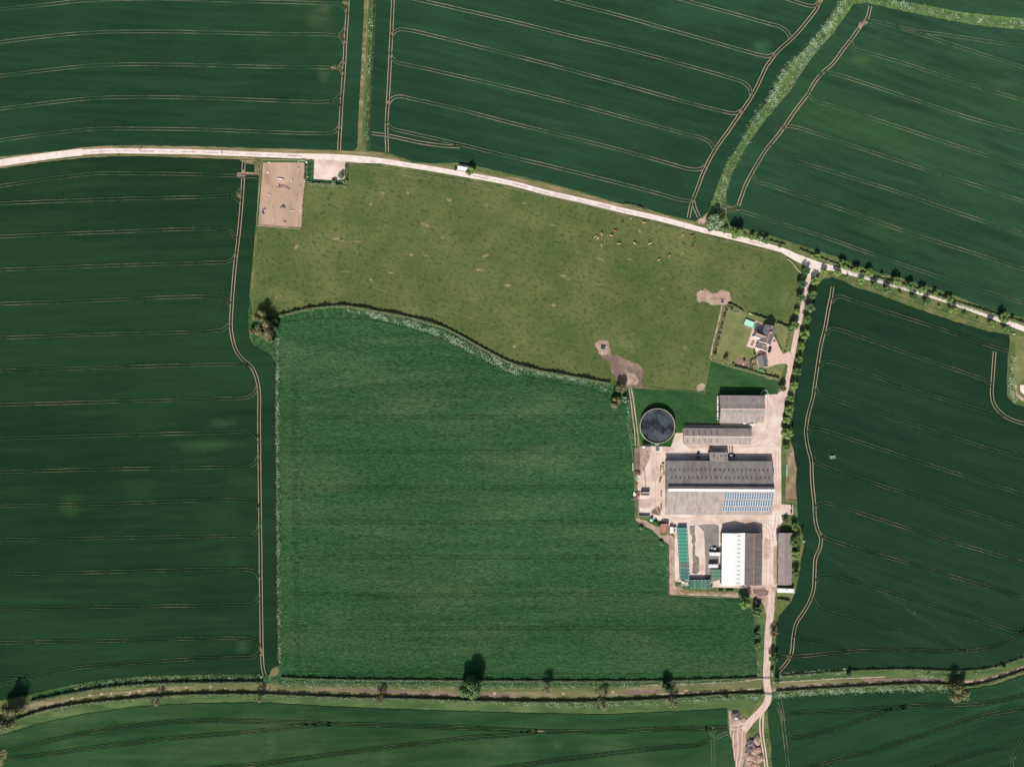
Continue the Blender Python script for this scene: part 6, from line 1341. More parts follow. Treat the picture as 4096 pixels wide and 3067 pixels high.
def ramp_thing(name, label, a, top0, top1, b, hgt, wid):
    t = thing(name, label, 'ramp', (0, 0, 0)); A_, T0, T1, B_ = [P(*q_) for q_ in (a, top0, top1, b)]
    d_ = (B_ - A_).normalized(); s_ = Vector((-d_.y, d_.x, 0)) * wid / 2
    for (p0, z0, p1, z1) in ((A_, 0, T0, hgt), (T0, hgt, T1, hgt), (T1, hgt, B_, 0)):
        if (p1 - p0).length < .05: continue
        mb = MB(); mb.hexa([tuple(p0 - s_ + Vector((0, 0, z0))), tuple(p1 - s_ + Vector((0, 0, z1))), tuple(p1 + s_ + Vector((0, 0, z1))), tuple(p0 + s_ + Vector((0, 0, z0)))],
                           [tuple(p0 - s_ + Vector((0, 0, z0 + .08))), tuple(p1 - s_ + Vector((0, 0, z1 + .08))), tuple(p1 + s_ + Vector((0, 0, z1 + .08))), tuple(p0 + s_ + Vector((0, 0, z0 + .08)))]); mb.build('board', 'steelgrey', t)
    mb = MB()
    for q_ in (T0, T1): mb.tube((q_.x - s_.x, q_.y - s_.y, 0), (q_.x - s_.x, q_.y - s_.y, hgt), .06, None, 6); mb.tube((q_.x + s_.x, q_.y + s_.y, 0), (q_.x + s_.x, q_.y + s_.y, hgt), .06, None, 6)
    mb.build('leg', 'metal', t)
ramp_thing('dog_walk', 'long grey raised walkway with a ramp at each end in the arena', (1106, 747.5), (1124, 748.5), (1144, 752), (1162, 757.5), 1.3, .55)
ramp_thing('a_frame', 'steep grey two-sided ramp in the middle of the arena', (1119, 831), (1132, 830), (1132.2, 830), (1144, 830), 1.7, 1.1)
ramp_thing('seesaw', 'thin grey seesaw board in the south of the arena', (1132, 882), (1139, 887), (1139.2, 887.1), (1147, 892), .6, .35)
t = thing('weave_poles', 'line of thin white poles near the east side of the arena', 'poles', (0, 0, 0))
for k in range(12):
    p = P(1188.5 - k * .2, 779 + k * 2.5); mb = MB(); mb.tube((p.x, p.y, 0), (p.x, p.y, 1.0), .05, None, 6); mb.build('pole', 'white', t)
for nm, lab, cat, x, y, a, b, h, mat in (('sandbag_pile', 'white bag in the north-west corner of the arena', 'bag', 1076.5, 650.5, .9, 1.3, .4, 'white'), ('table', 'white table on the west side of the arena near the top', 'table', 1072, 690, 1.8, .8, .6, 'white'),
    ('tyre_jump', 'white upright frame right of the straight tunnel', 'frame', 1167, 722, .7, 2.2, .9, 'white'), ('pause_box', 'cream triangular box near the mint green gate', 'box', 1195.5, 646, .7, 1.0, .6, 'plastic_white'),
    ('igloo', 'large white tub by the north-east fence of the arena', 'tub', 1226.5, 649, 1.3, 1.7, 1.0, 'white'), ('bin', 'purple bin below the large white tub', 'bin', 1225, 663.5, .9, 1.1, .9, 'purple'), ('bucket', 'small white tub left of the yellow one', 'tub', 1220.5, 669, .7, .9, .5, 'white'),
    ('bucket', 'small yellow tub by the north-east fence of the arena', 'tub', 1226.5, 669.5, .8, .5, .5, 'yellow'), ('bucket', 'round white tub further down the north-east fence of the arena', 'tub', 1220, 681, .8, .9, .5, 'white'), ('bench', 'small pale bench outside the east fence of the arena', 'bench', 1230.5, 708.6, 1.5, .5, .5, 'wood_pale'),
    ('frame', 'white open frame on the east fence line of the arena', 'frame', 1219, 721, .5, 1.9, .8, 'white'), ('barrel', 'small blue tub in the grass at the east side of the arena', 'tub', 1209.5, 825, .9, .9, .5, 'blue'), ('sack', 'white sack lying by the east fence of the arena', 'sack', 1202, 841, 1.1, .7, .5, 'white'), ('sack', 'small white sack just below the larger white sack', 'sack', 1206.5, 848, .7, .7, .45, 'white')):
    p = P(x, y); mb = MB(); mb.blob((p.x, p.y, h * .4), (a / 2, b / 2, h * .6), int(x), 0, 3, .08)
    simple(nm, lab, cat, mb, mat, None, True)
# ------------------------------------------------------------------ trees and shrubs
TP = {}
def tree_proto(kind):
    """kind: (name, leaf material, crown radius, crown centre height, leaves, leaf size, sparse, trunk height, trunk radius)"""
    spec = {'avenue': ('leaf_lime', 3.0, 3.9, 1500, .5, 0, 1.9, .16, 'bark'), 'avenue2': ('leaf_mid', 3.0, 3.9, 1500, .5, 0, 1.9, .16, 'bark'),
            'young': ('leaf_lime', 1.4, 2.3, 420, .34, 0, 1.2, .07, 'bark'), 'bush': ('leaf_mid', 2.0, 1.5, 700, .42, 0, .5, .1, 'bark'),
            'big': ('leaf_mid', 8.0, 8.0, 7000, .78, 0, 4.0, .5, 'bark'), 'big_olive': ('leaf_olive', 8.0, 8.0, 5200, .78, 1, 4.0, .5, 'bark'),
            'hawthorn': ('leaf_haw', 6.0, 5.0, 4800, .6, 0, 2.0, .3, 'bark'), 'white': ('leaf_haw', 2.4, 2.2, 900, .45, 0, 1.0, .12, 'bark'),
            'sparse': ('leaf_olive', 4.0, 5.2, 900, .42, 1, 2.4, .2, 'bark_pale'), 'brown': ('leaf_brown', 3.0, 3.4, 1100, .42, 1, 1.2, .14, 'bark_pale'),
            'dark': ('leaf_dark', 3.4, 3.6, 1700, .5, 0, 1.4, .16, 'bark'), 'olive': ('leaf_olive', 4.2, 4.6, 2300, .5, 0, 2.0, .22, 'bark'),
            'shrub_dark': ('leaf_dark', .8, .6, 160, .3, 0, .2, .05, 'bark'), 'shrub': ('leaf_mid', .8, .6, 160, .3, 0, .2, .05, 'bark'), 'shrub_grey': ('leaf_grey', .8, .6, 160, .3, 0, .2, .05, 'bark'),
            'shrub_yellow': ('yellow', .6, .5, 110, .28, 0, .2, .05, 'bark'), 'shrub_brown': ('leaf_brown', .8, .6, 160, .3, 0, .2, .05, 'bark')}[kind]
    return spec
NAMES = {'avenue': 'avenue_tree', 'avenue2': 'avenue_tree', 'young': 'young_tree', 'bush': 'bush', 'big': 'oak_tree', 'big_olive': 'ash_tree', 'hawthorn': 'hawthorn_tree', 'white': 'blossoming_bush', 'sparse': 'ash_tree', 'brown': 'copper_tree', 'dark': 'tree', 'olive': 'willow_tree'}
def tree(kind, x, y, rpx, label, group=None, cat=None):
    mat, R, zc, n, leaf, sp, th, tr, bk = tree_proto(kind)
    s = (rpx / S) / R * (1.05 if 'avenue' in kind else 1.0)
    v = rng.randrange(2)
    b = P(x, y, zc * s)
    key = (kind, v)
    if key not in TP:
        nm = NAMES.get(kind, 'garden_shrub')
        t = thing(nm, label, cat or ('shrub' if 'shrub' in kind else 'bush' if kind in ('bush', 'white') else 'tree'), (b.x, b.y, 0), rng.uniform(0, 6.28), group)
        crown('crown', R, R * .88, n, leaf, mat, hash(kind) % 97 * 0 + len(TP) * 13 + 5, zc, 16 if R > 5 else 11, sp, t)
        trunk(th, tr, R, zc, len(TP), t, bk, 7 if R > 3.5 else 4)
        t.scale = (s, s, s); TP[key] = t; return t
    return dup(TP[key], (b.x, b.y, 0), rng.uniform(0, 6.28), label, group, (s * rng.uniform(.94, 1.06), s * rng.uniform(.94, 1.06), s * rng.uniform(.9, 1.05))) if True else None

def Z(x, y, ox=3072, oy=767, k=2.159): return ox + x / k, oy + y / k
g1 = 'trees along the north side of the avenue road'
north = [(425, 562, 27, 'avenue'), (657, 625, 38, 'avenue'), (765, 668, 31, 'avenue'), (880, 698, 35, 'avenue'), (985, 720, 20, 'young'), (1110, 775, 38, 'avenue'), (1225, 812, 33, 'avenue2'), (1335, 850, 32, 'avenue'), (1445, 880, 22, 'young'), (1570, 925, 32, 'avenue'), (2040, 1085, 38, 'avenue'), (2120, 1110, 20, 'young')]
for i, (x, y, r, k) in enumerate(north):
    X_, Y_ = Z(x, y)
    lab = '%s %s tree from the west on the north side of the avenue road' % (ordn[i], 'small' if r < 25 else 'round lime green' if k == 'avenue' else 'round mid green')
    t = tree(k, X_, Y_, r / 2.159, lab, g1)
g2 = 'trees along the south side of the avenue road'
south = [(485, 695, 27, 'avenue'), (602, 700, 32, 'avenue'), (690, 735, 13, 'young'), (810, 770, 28, 'avenue'), (920, 808, 33, 'avenue2'), (1033, 845, 33, 'avenue2'), (1140, 878, 20, 'young'), (1255, 915, 28, 'avenue2'), (1375, 950, 32, 'avenue2'), (1482, 993, 14, 'young'), (1600, 1020, 36, 'avenue'), (1700, 1065, 18, 'young'), (1812, 1100, 11, 'young'), (1940, 1140, 33, 'avenue'), (2060, 1180, 35, 'avenue2')]
for i, (x, y, r, k) in enumerate(south):
    X_, Y_ = Z(x, y)
    tree(k, X_, Y_, r / 2.159, '%s %s tree from the west on the south side of the avenue road' % (ordn[i], 'small' if r < 22 else 'round green'), g2)
g3 = 'trees along the west side of the farm drive'
for i, (x, y, r, k) in enumerate([(325, 680, 38, 'dark'), (298, 790, 40, 'dark'), (280, 915, 33, 'avenue2'), (252, 1035, 25, 'avenue'), (232, 1155, 38, 'avenue2')]):
    X_, Y_ = Z(x, y); tree(k, X_, Y_, r / 2.159, '%s tree from the junction on the west side of the farm drive, shading the drive' % ordn[i], g3)
X_, Y_ = Z(128, 40, 3072, 1534); tree('avenue2', X_, Y_, 14.5, 'round tree west of the farm drive where the drive opens into the yard', g3)
g4 = 'trees along the east side of the farm drive'
ed = [(412, 770, 35, 0), (385, 888, 36, 0), (362, 1000, 40, 0), (338, 1100, 35, 0), (318, 1225, 40, 0), (290, 1325, 32, 0), (270, 1445, 30, 0), (252, 1550, 36, 0), (230, 15, 35, 1), (200, 130, 28, 1), (188, 228, 40, 1), (165, 320, 34, 1), (165, 435, 45, 1), (158, 550, 30, 1)]
for i, (x, y, r, q_) in enumerate(ed):
    X_, Y_ = Z(x, y, 3072, 1534 if q_ else 767)
    tree(['avenue', 'avenue2', 'avenue2', 'avenue2', 'avenue', 'avenue', 'avenue', 'avenue2', 'avenue', 'avenue', 'avenue', 'avenue', 'avenue', 'avenue2'][i], X_, Y_, r / 2.159, '%s round green tree from the junction on the east side of the farm drive' % ordn[i], g4)
T1 = lambda k, x, y, r, lab, **kw: tree(k, x, y, r, lab, **kw)
T1('brown', 3144, 2084, 12, 'small brownish tree north of the long grey shed')
T1('avenue', 3181, 2106, 14, 'green tree leaning over the grass north-east of the long grey shed')
T1('avenue2', 3181, 2166, 19, 'northern of the big green trees behind the long grey shed')
T1('avenue', 3180, 2219, 17, 'middle green tree behind the long grey shed')
T1('dark', 3190, 2194, 11, 'small dark tree between the big green trees behind the long grey shed')
T1('avenue2', 3183, 2294, 15, 'southern green tree behind the long grey shed')
T1('brown', 3098, 2534, 17, 'bare-looking brown tree east of the south drive')
T1('avenue2', 3094, 2632, 16, 'green tree east of the south drive next to the crop corner')
T1('bush', 3088, 2678, 8, 'low green bush beside the white gate of the eastern crop field')
T1('dark', 3105, 2716, 14, 'dark tree standing where the green lane meets the south drive')
T1('big', 1878, 2749, 44, 'largest round green tree, astride the green lane below the lush field')
T1('big_olive', 26, 2862, 48, 'large olive green tree at the bottom left corner of the photo')
T1('big_olive', 3832, 2768, 38, 'large olive tree beside the green lane near the bottom right corner')
T1('hawthorn', 2862, 888, 33, 'large pale-blossomed hawthorn beside the limestone track')
T1('dark', 2840, 893, 14, 'dark bush on the west flank of the large hawthorn')
T1('bush', 2843, 912, 14, 'low green bush at the foot of the large hawthorn, by the track')
T1('bush', 2898, 918, 15, 'green bush between the large hawthorn and the lime green tree')
T1('avenue', 2947, 929, 25, 'broad lime green tree just east of the large hawthorn')
T1('white', 2979, 943, 9, 'white-blossomed bush beside the broad lime green tree')
T1('avenue', 3008, 950, 11, 'small lime green tree between two white bushes on the track side')
T1('white', 3038, 955, 13, 'white-blossomed bush with a speckled top near the bend of the limestone track')
T1('avenue2', 3063, 962, 13, 'green bushy tree right of the speckled white bush')
T1('bush', 3120, 984, 8, 'last small green bush west of the avenue trees')
T1('olive', 2483, 1551, 21, 'olive green willow at the end of the long pasture hedge')
T1('olive', 2462, 1606, 24, 'olive green willow overhanging the east side of the lush field')
T1('white', 2499, 1597, 13, 'pale blossoming bush between the two olive willows')
T1('big_olive', 1040, 1268, 30, 'sprawling half-bare tree at the south-west corner of the pasture', cat='tree')
T1('big_olive', 1060, 1320, 38, 'wide olive tree south of the sprawling half-bare tree', cat='tree')
T1('olive', 1092, 1312, 16, 'olive tree on the east edge of the tree clump at the pasture corner')
T1('dark', 1100, 1282, 13, 'dark tree between the tree clump and the long pasture hedge')
T1('brown', 1008, 1325, 16, 'brown twiggy tree on the west edge of the tree clump')
T1('olive', 1082, 1360, 14, 'small olive tree at the south end of the tree clump')
T1('sparse', 2182, 2749, 25, 'thin olive tree with a dark shadow, east of the largest round tree')
T1('sparse', 2400, 2819, 29, 'thin pale tree on the bright verge below the green lane, below the field middle')
T1('dark', 2664, 2745, 22, 'dark leafy tree on the north edge of the green lane')
T1('sparse', 2692, 2806, 24, 'thin pale tree immediately south-east of the dark leafy lane tree')
T1('dark', 2902, 2784, 10, 'small dark tree south of the lane nearest the spoil heaps')
T1('sparse', 1515, 2794, 22, 'thin bare-crowned tree west of the largest round tree, south of the lane')
T1('sparse', 1030, 2792, 20, 'thin tree south of the lane below the corner of the lush field')
T1('sparse', 620, 2805, 21, 'thin pale tree south of the lane, east of the corner ash')
T1('dark', 3397, 2694, 11, 'small dark tree on the north verge of the eastern lane')
T1('bush', 3713, 2694, 6, 'very small bush near the olive tree on the eastern lane')
T1('dark', 4014, 2664, 8, 'small dark bush on the north verge near the right edge of the photo')
T1('avenue', 2979, 2412, 22, 'lime green tree at the north-east corner of the lush field')
T1('avenue2', 3028, 2448, 17, 'green tree beside the askew tipping trailer')
T1('avenue2', 3028, 2541, 12, 'green bush west of the south drive, opposite the bare brown tree')
T1('avenue', 3032, 2582, 13, 'lime green bush west of the south drive, south of the other bush')
T1('avenue', 1877, 684, 17, 'green tree growing against the pale metal hut')
T1('bush', 1821, 677, 7, 'grey-green bush at the west end of the pale metal hut')
T1('bush', 1364, 703, 13, 'round green bush in the corner of the concrete pad')
T1('white', 1335, 730, 10, 'pale bush on the hedge bank below the concrete pad')
T1('white', 1380, 727, 9, 'pale bush at the south-east corner of the hedge bank')
T1('bush', 1331, 718, 5, 'small dark green bush at the south edge of the concrete pad')
T1('white', 2532, 1995, 8, 'white-flowering bush west of the silage bay')
T1('white', 2565, 2112, 8, 'white-flowering bush on the bank west of the rusty shed')
T1('white', 2646, 2172, 9, 'white-flowering bush where the dirt path bends south')
T1('bush', 2622, 2092, 9, 'green bush between the mint tank and the rusty shed')
T1('bush', 2638, 2100, 7, 'small green bush touching the rusty shed')
# garden
gs = 'shrubs along the garden borders'
def GZ(x, y): return 2820 + x / 5.81, 1190 + y / 5.81
for k, x, y, r, lab in (('shrub_grey', 545, 230, 32, 'pale green shrub, northernmost in the west garden border'), ('avenue', 620, 262, 36, 'lime green small tree at the north-west corner of the garden'), ('shrub_grey', 620, 308, 34, 'grey shrub below the lime green garden tree'), ('shrub', 505, 300, 36, 'dark green round shrub below the pale green one in the west border'),
    ('shrub_dark', 465, 385, 30, 'dark shrub above the first grey shrub in the west border'), ('shrub_grey', 445, 462, 28, 'first grey shrub down the west border'), ('shrub_brown', 435, 502, 25, 'brown shrub under the first grey shrub in the west border'), ('shrub_dark', 405, 590, 24, 'dark shrub under the brown shrub in the west border'),
    ('shrub', 400, 650, 30, 'green shrub in the middle of the west border'), ('shrub_grey', 378, 735, 27, 'second grey shrub down the west border'), ('shrub_grey', 345, 855, 35, 'largest round grey shrub of the west border'), ('shrub_dark', 332, 905, 22, 'dark shrub below the largest grey shrub'), ('shrub', 325, 960, 30, 'green shrub above the reddish shrub in the west border'),
    ('shrub_brown', 300, 1020, 20, 'reddish shrub in the lower west border'), ('shrub', 285, 1085, 22, 'green shrub above the yellow shrub in the west border'), ('shrub_yellow', 280, 1145, 22, 'bright yellow shrub in the lower west border'), ('shrub_dark', 260, 1195, 22, 'dark shrub below the bright yellow shrub'),
    ('bush', 235, 1310, 46, 'dark bushy tree in the south-west corner of the garden'), ('shrub_yellow', 290, 1452, 15, 'small yellow shrub at the foot of the south-west garden'), ('shrub_yellow', 390, 1492, 20, 'yellow shrub left of the grey-green garden tree'), ('olive', 480, 1430, 62, 'grey-green tree casting a long shadow on the lawn'),
    ('shrub_yellow', 563, 1500, 16, 'yellow shrub right of the grey-green garden tree'), ('shrub', 655, 1540, 28, 'green shrub at the left end of the dark garden plot'), ('avenue2', 1980, 750, 55, 'green tree in the north-east corner of the garden by the drive'), ('shrub', 1945, 870, 18, 'topmost shrub of the east garden border'),
    ('shrub_grey', 1940, 935, 16, 'grey shrub second from the top of the east border'), ('shrub_dark', 1912, 1000, 18, 'dark shrub third from the top of the east border'), ('shrub', 1900, 1065, 17, 'green shrub fourth from the top of the east border'), ('shrub_dark', 1888, 1135, 18, 'dark shrub fifth from the top of the east border'), ('shrub', 1860, 1262, 24, 'green shrub lowest in the east border'),
    ('shrub_dark', 1145, 1230, 26, 'dark shrub at the south tip of the patio'), ('shrub_dark', 1160, 1310, 28, 'dark shrub below the one at the patio tip'), ('shrub_dark', 1615, 1015, 22, 'small dark shrub in the gravel drive near the farmhouse')):
    X_, Y_ = GZ(x, y); tree(k, X_, Y_, r / 5.81, lab, gs)
def GY(x, y): return 2860 + x / 8.49, 1380 + y / 8.49
for k, x, y, r, lab in (('shrub', 1630, 825, 40, 'green shrub just above the green garden shed'), ('shrub_yellow', 1660, 900, 26, 'yellow shrub right of the green garden shed'), ('bush', 1725, 905, 42, 'green bush right of the yellow shrub by the green shed'), ('shrub_yellow', 1950, 965, 26, 'yellow shrub in the middle of the south-east garden hedge'),
    ('shrub_dark', 2050, 1010, 30, 'dark shrub near the south-east end of the garden hedge'), ('shrub_yellow', 2190, 1062, 26, 'yellow shrub at the south-east end of the garden hedge')):
    X_, Y_ = GY(x, y); tree(k, X_, Y_, r / 8.49, lab, gs)
crate('garden_shed', 'small green shed south of the slate-roofed garage', 'shed', 3042, 1482, 2.0, 1.6, 2.0, 'green_plastic', .05, False)
mbq = MB(); pq = P(3042, 1482); mbq.box(pq.x, pq.y, 2.0, 2.1, 1.7, .15, .05); o_ = mbq.build('shed_roof', 'green_plastic', [o for o in COL.objects if o.name.startswith('garden_shed')][0]); o_.location = (-pq.x, -pq.y, 0); o_.rotation_euler = (0, 0, 0)
crate('raised_bed', 'raised vegetable bed west of the garage, upper one', 'bed', *GY(1300, 565), 2.4, 2.4, .4, 'wood', .1, False)
crate('raised_bed', 'raised vegetable bed west of the garage, lower one', 'bed', *GY(1340, 730), 2.0, 2.0, .4, 'wood', .1, False)
crate('greenhouse_frame', 'dark cold frame in the dark garden plot', 'frame', *GY(985, 500), 1.5, 1.8, .9, 'dark_metal', .2)
crate('compost_bay', 'pale board lying in the dark garden plot', 'board', *GY(955, 650), 1.6, 1.1, .3, 'wood_pale', .2, False)
crate('garden_bench', 'grey bench against the north garden hedge', 'bench', *GZ(720, 355), 3.4, 1.0, .7, 'wall_conc', -.03)
crate('patio_table', 'grey garden table on the pink patio', 'table', *GZ(1110, 1045), 1.6, 1.6, .75, 'wall_conc', -.3)
crate('dark_bench', 'dark bench below the garden table on the patio', 'bench', *GZ(1085, 1097), 1.4, .6, .5, 'dark_metal', -.3)
p = P(*GZ(1200, 1110)); mb = MB(); mb.blob((p.x, p.y, .5), (.5, 1.0, .6), 4, 0, 3, .05); simple('covered_barbecue', 'blue covered barbecue against the south wing of the farmhouse', 'barbecue', mb, 'blue', None, True)
p = P(*GZ(1100, 875)); mb = MB(); mb.blob((p.x, p.y, .4), (.3, .7, .5), 4, 0, 3, .05); simple('blue_bin', 'small blue bin by the west wing of the farmhouse', 'bin', mb, 'blue', None, True)

# ------------------------------------------------------------------ hedges
hedge('hedge', [(1117, 1266), (1180, 1248), (1256, 1233), (1330, 1225)], 2.0, 2.2, 'west end of the long hedge between pasture and lush field, beside the tree clump', seed=3)
hedge('hedge', [(1335, 1226), (1394, 1225), (1487, 1241), (1626, 1267), (1765, 1306), (1835, 1339), (1941, 1399), (2048, 1452), (2141, 1478), (2280, 1504), (2440, 1533)], 2.4, 1.9, 'long curving hedge between the pasture and the lush field', seed=4, density=8)
hedge('hedge', [(125, 2802), (278, 2771), (417, 2748), (602, 2731), (787, 2727), (1050, 2724)], 2.2, 1.9, 'hedge on the north side of the green lane, west of the lush field', seed=5, density=7)
hedge('hedge', [(1124, 2706), (1260, 2712), (1500, 2716), (2048, 2720), (2418, 2721), (2696, 2718), (3026, 2708)], 1.7, 1.5, 'hedge along the bottom edge of the lush field', seed=6, density=7)
hedge('hedge', [(62, 2876), (185, 2836), (324, 2811), (509, 2793), (695, 2777), (1024, 2772), (1348, 2784), (1672, 2791), (2048, 2802), (2372, 2802), (2650, 2791), (2882, 2774), (3050, 2770)], 1.8, 1.9, 'dark trimmed hedge along the south side of the green lane west of the drive', seed=7, density=7)
hedge('hedge', [(3104, 2762), (3257, 2752), (3443, 2742), (3674, 2732), (3790, 2736), (3859, 2742), (3929, 2731), (4110, 2674)], 1.8, 1.7, 'hedge along the south side of the green lane east of the drive', seed=8, density=7)
hedge('hedge', [(3120, 2700), (3257, 2690), (3396, 2680), (3628, 2674), (3813, 2680), (3952, 2670), (4110, 2622)], 1.6, 1.3, 'low hedge on the north side of the eastern green lane', seed=9, density=7)
hedge('hedge', [(3077, 966), (3137, 981)], 1.8, 1.6, 'short hedge north of the limestone track bend', seed=10)
hedge('hedge', [(3197, 1001), (3271, 1031), (3350, 1060), (3424, 1086), (3535, 1120), (3680, 1162), (3813, 1205), (3952, 1250), (4110, 1298)], 1.8, 1.5, 'hedge running under the trees on the north side of the avenue road', seed=11, density=7)
hedge('hedge', [(2496, 818), (2520, 820), (2545, 826), (2572, 836)], 2.6, 1.6, 'short thick hedge between the limestone track and the northern crop', seed=12)
hedge('garden_hedge', [(2910, 1216), (2934, 1224), (2972, 1248)], 1.4, 1.8, 'dark clipped hedge at the north-west of the garden', seed=13)
hedge('garden_hedge', [(3008, 1258), (3062, 1277)], 1.2, 1.6, 'dark clipped hedge just north of the pool', seed=14)
hedge('garden_hedge', [(3106, 1292), (3162, 1314)], 1.2, 1.6, 'dark clipped hedge north-east of the farmhouse', seed=15)
hedge('garden_hedge', [(2936, 1466), (3007, 1483), (3036, 1494), (3118, 1515)], 1.1, 1.3, 'hedge between the garden and the paddock', seed=16)
hedge('garden_hedge', [(3002, 1474), (3000, 1446), (3006, 1438), (3028, 1430)], .7, 1.3, 'narrow dark hedge curving round the vegetable beds', seed=17, leaf=.35)
hedge('garden_hedge', [(3097, 1338), (3110, 1366), (3126, 1402)], .7, .7, 'low border hedge beside the gravel drive', seed=18, leaf=.35)
hedge('garden_hedge', [(3107, 2393), (3130, 2396), (3158, 2402)], .9, 1.4, 'clipped hedge on the grass south of the long white cabin', seed=19)
hedge('hedge', [(1494, -30), (1490, 100), (1484, 250), (1478, 400), (1472, 520), (1466, 600)], 1.4, .9, 'low scrubby hedge in the ditch beside the grass lane', seed=20, density=5)
hedge('hedge', [(1232, 734), (1300, 738), (1384, 744)], 1.2, 1.2, 'hedge bank along the south side of the concrete pad', seed=21)
hedge('hedge', [(1389, 665), (1387, 735)], 1.2, 1.2, 'hedge bank along the east side of the concrete pad', seed=22)
hedge('hedge', [(1222, 652), (1218, 720)], .8, 1.2, 'narrow hedge at the north-east corner of the arena', seed=23, leaf=.4)

# ------------------------------------------------------------------ wild verges, cow parsley
SP = strip_plants
SP('cow_parsley', [(3385, -20), (3345, 55), (3300, 110), (3235, 190), (3170, 250), (3130, 300), (3095, 370), (3070, 410)], 5, 4.5, .2, 1.0, .6, .45, 31, 'dense white cow parsley along the upper ditch between the two northern crops', 'wild flowers')
SP('cow_parsley', [(3330, 90), (3260, 200), (3215, 255), (3160, 345), (3110, 400), (3070, 460)], 4, 4.0, .2, .9, .6, .30, 32, 'scattered cow parsley on the east bank of the ditch', 'wild flowers')
SP('cow_parsley', [(3060, 420), (3020, 490), (2960, 600), (2915, 680), (2880, 780), (2856, 850)], 7, 3.2, .2, .9, .6, .16, 33, 'green weeds with specks of cow parsley in the lower ditch', 'wild flowers')
SP('cow_parsley', [(3420, -10), (3560, 14), (3700, 42), (3860, 78), (4120, 108)], 6, 2.0, .15, .8, .6, .12, 34, 'green weeds along the ditch at the top right', 'wild flowers')
SP('cow_parsley', [(3600, 12), (3650, 30)], 4, 3, .2, .9, .6, .6, 35, 'white flower patch in the top right ditch, left one', 'wild flowers')
SP('cow_parsley', [(3915, 80), (3955, 88)], 3, 4, .2, .9, .6, .8, 36, 'white flower patch in the top right ditch, middle one', 'wild flowers')
SP('cow_parsley', [(4050, 92), (4100, 96)], 3, 4, .2, .9, .6, .6, 37, 'white flower patch in the top right ditch, right one', 'wild flowers')
SP('cow_parsley', [(1490, -20), (1484, 110), (1480, 270), (1476, 330), (1472, 480), (1464, 606)], 3.0, 3.5, .2, .9, .55, .22, 38, 'cow parsley and weeds beside the grass lane going north', 'wild flowers')
SP('cow_parsley', [(1390, 1240), (1470, 1252), (1600, 1278), (1700, 1308), (1830, 1360), (1950, 1420), (2048, 1466), (2141, 1490), (2280, 1514), (2400, 1542), (2425, 1562)], 3.2, 4.0, .2, 1.1, .62, .42, 39, 'white cow parsley along the lower side of the long curving hedge', 'wild flowers')
SP('cow_parsley', [(1480, 1262), (1600, 1290), (1720, 1328), (1830, 1376), (1950, 1436), (2048, 1484), (2100, 1500)], 2.5, 4.0, .2, 1.0, .62, .55, 40, 'brightest band of cow parsley against the lush field', 'wild flowers')
SP('cow_parsley', [(1112, 1350), (1111, 1540), (1110, 1700), (1112, 1850)], 2.6, 5, .2, .9, .55, .45, 41, 'cow parsley strip down the west side of the lush field, upper part', 'wild flowers')
SP('cow_parsley', [(1112, 1850), (1113, 2000), (1114, 2300), (1117, 2500), (1121, 2700)], 2.6, 4.5, .2, .8, .55, .26, 42, 'cow parsley strip down the west side of the lush field, lower part', 'wild flowers')
SP('cow_parsley', [(300, 2752), (420, 2728), (600, 2712), (787, 2707), (1024, 2706), (1110, 2714)], 4.0, 3.5, .2, .9, .55, .18, 43, 'weeds and cow parsley north of the green lane, west part', 'wild flowers')
SP('cow_parsley', [(1110, 2740), (1400, 2744), (1800, 2748), (2200, 2748), (2700, 2736), (2960, 2724)], 2.0, 3.5, .1, .6, .5, .25, 44, 'pale weeds edging the north side of the green lane', 'wild flowers')
SP('cow_parsley', [(1130, 2726), (1500, 2730), (2048, 2734), (2500, 2732), (2980, 2720)], 4.0, 2.4, .2, .8, .6, .06, 45, 'dark scrub between the lane and the bottom hedge of the lush field', 'scrub')
SP('cow_parsley', [(2050, 2812), (2372, 2818), (2500, 2814), (2700, 2804), (2900, 2790), (3045, 2786)], 3.2, 3.5, .2, .8, .55, .45, 46, 'cow parsley south of the lane hedge towards the drive', 'wild flowers')
SP('cow_parsley', [(1030, 2784), (1400, 2796), (1800, 2806), (2050, 2812)], 1.6, 3.0, .1, .6, .5, .20, 47, 'pale weeds south of the trimmed lane hedge', 'wild flowers')
SP('cow_parsley', [(100, 2874), (324, 2822), (509, 2803), (695, 2788), (1020, 2782)], 1.6, 3.0, .1, .6, .5, .12, 48, 'weeds south of the trimmed lane hedge at the left', 'wild flowers')
SP('cow_parsley', [(3100, 2778), (3257, 2766), (3443, 2757), (3560, 2752), (3700, 2752), (3790, 2752)], 4.4, 4.5, .2, .9, .6, .42, 49, 'cow parsley south of the eastern green lane', 'wild flowers')
SP('cow_parsley', [(3120, 2698), (3240, 2690), (3396, 2680)], 3.4, 4.5, .2, .9, .6, .36, 50, 'cow parsley along the corner of the eastern crop by the lane', 'wild flowers')
SP('cow_parsley', [(3640, 2680), (3760, 2684), (3900, 2684), (4110, 2618)], 2.6, 4.0, .2, .8, .55, .25, 51, 'cow parsley on the north verge near the right edge', 'wild flowers')
SP('cow_parsley', [(3100, 2724), (3240, 2716), (3400, 2706)], 1.2, 4.0, .1, .6, .5, .45, 52, 'pale weeds edging the eastern lane', 'wild flowers')
SP('cow_parsley', [(3650, 2702), (3790, 2703)], 1.8, 4.0, .1, .7, .5, .5, 53, 'white flowers beside the eastern lane before the olive tree', 'wild flowers')
SP('cow_parsley', [(4054, 1425), (4047, 1470), (4042, 1520), (4040, 1560), (4050, 1590), (4062, 1606)], 3.0, 6, .2, 1.0, .6, .65, 54, 'white cow parsley beside the neighbouring plot on the right edge', 'wild flowers')
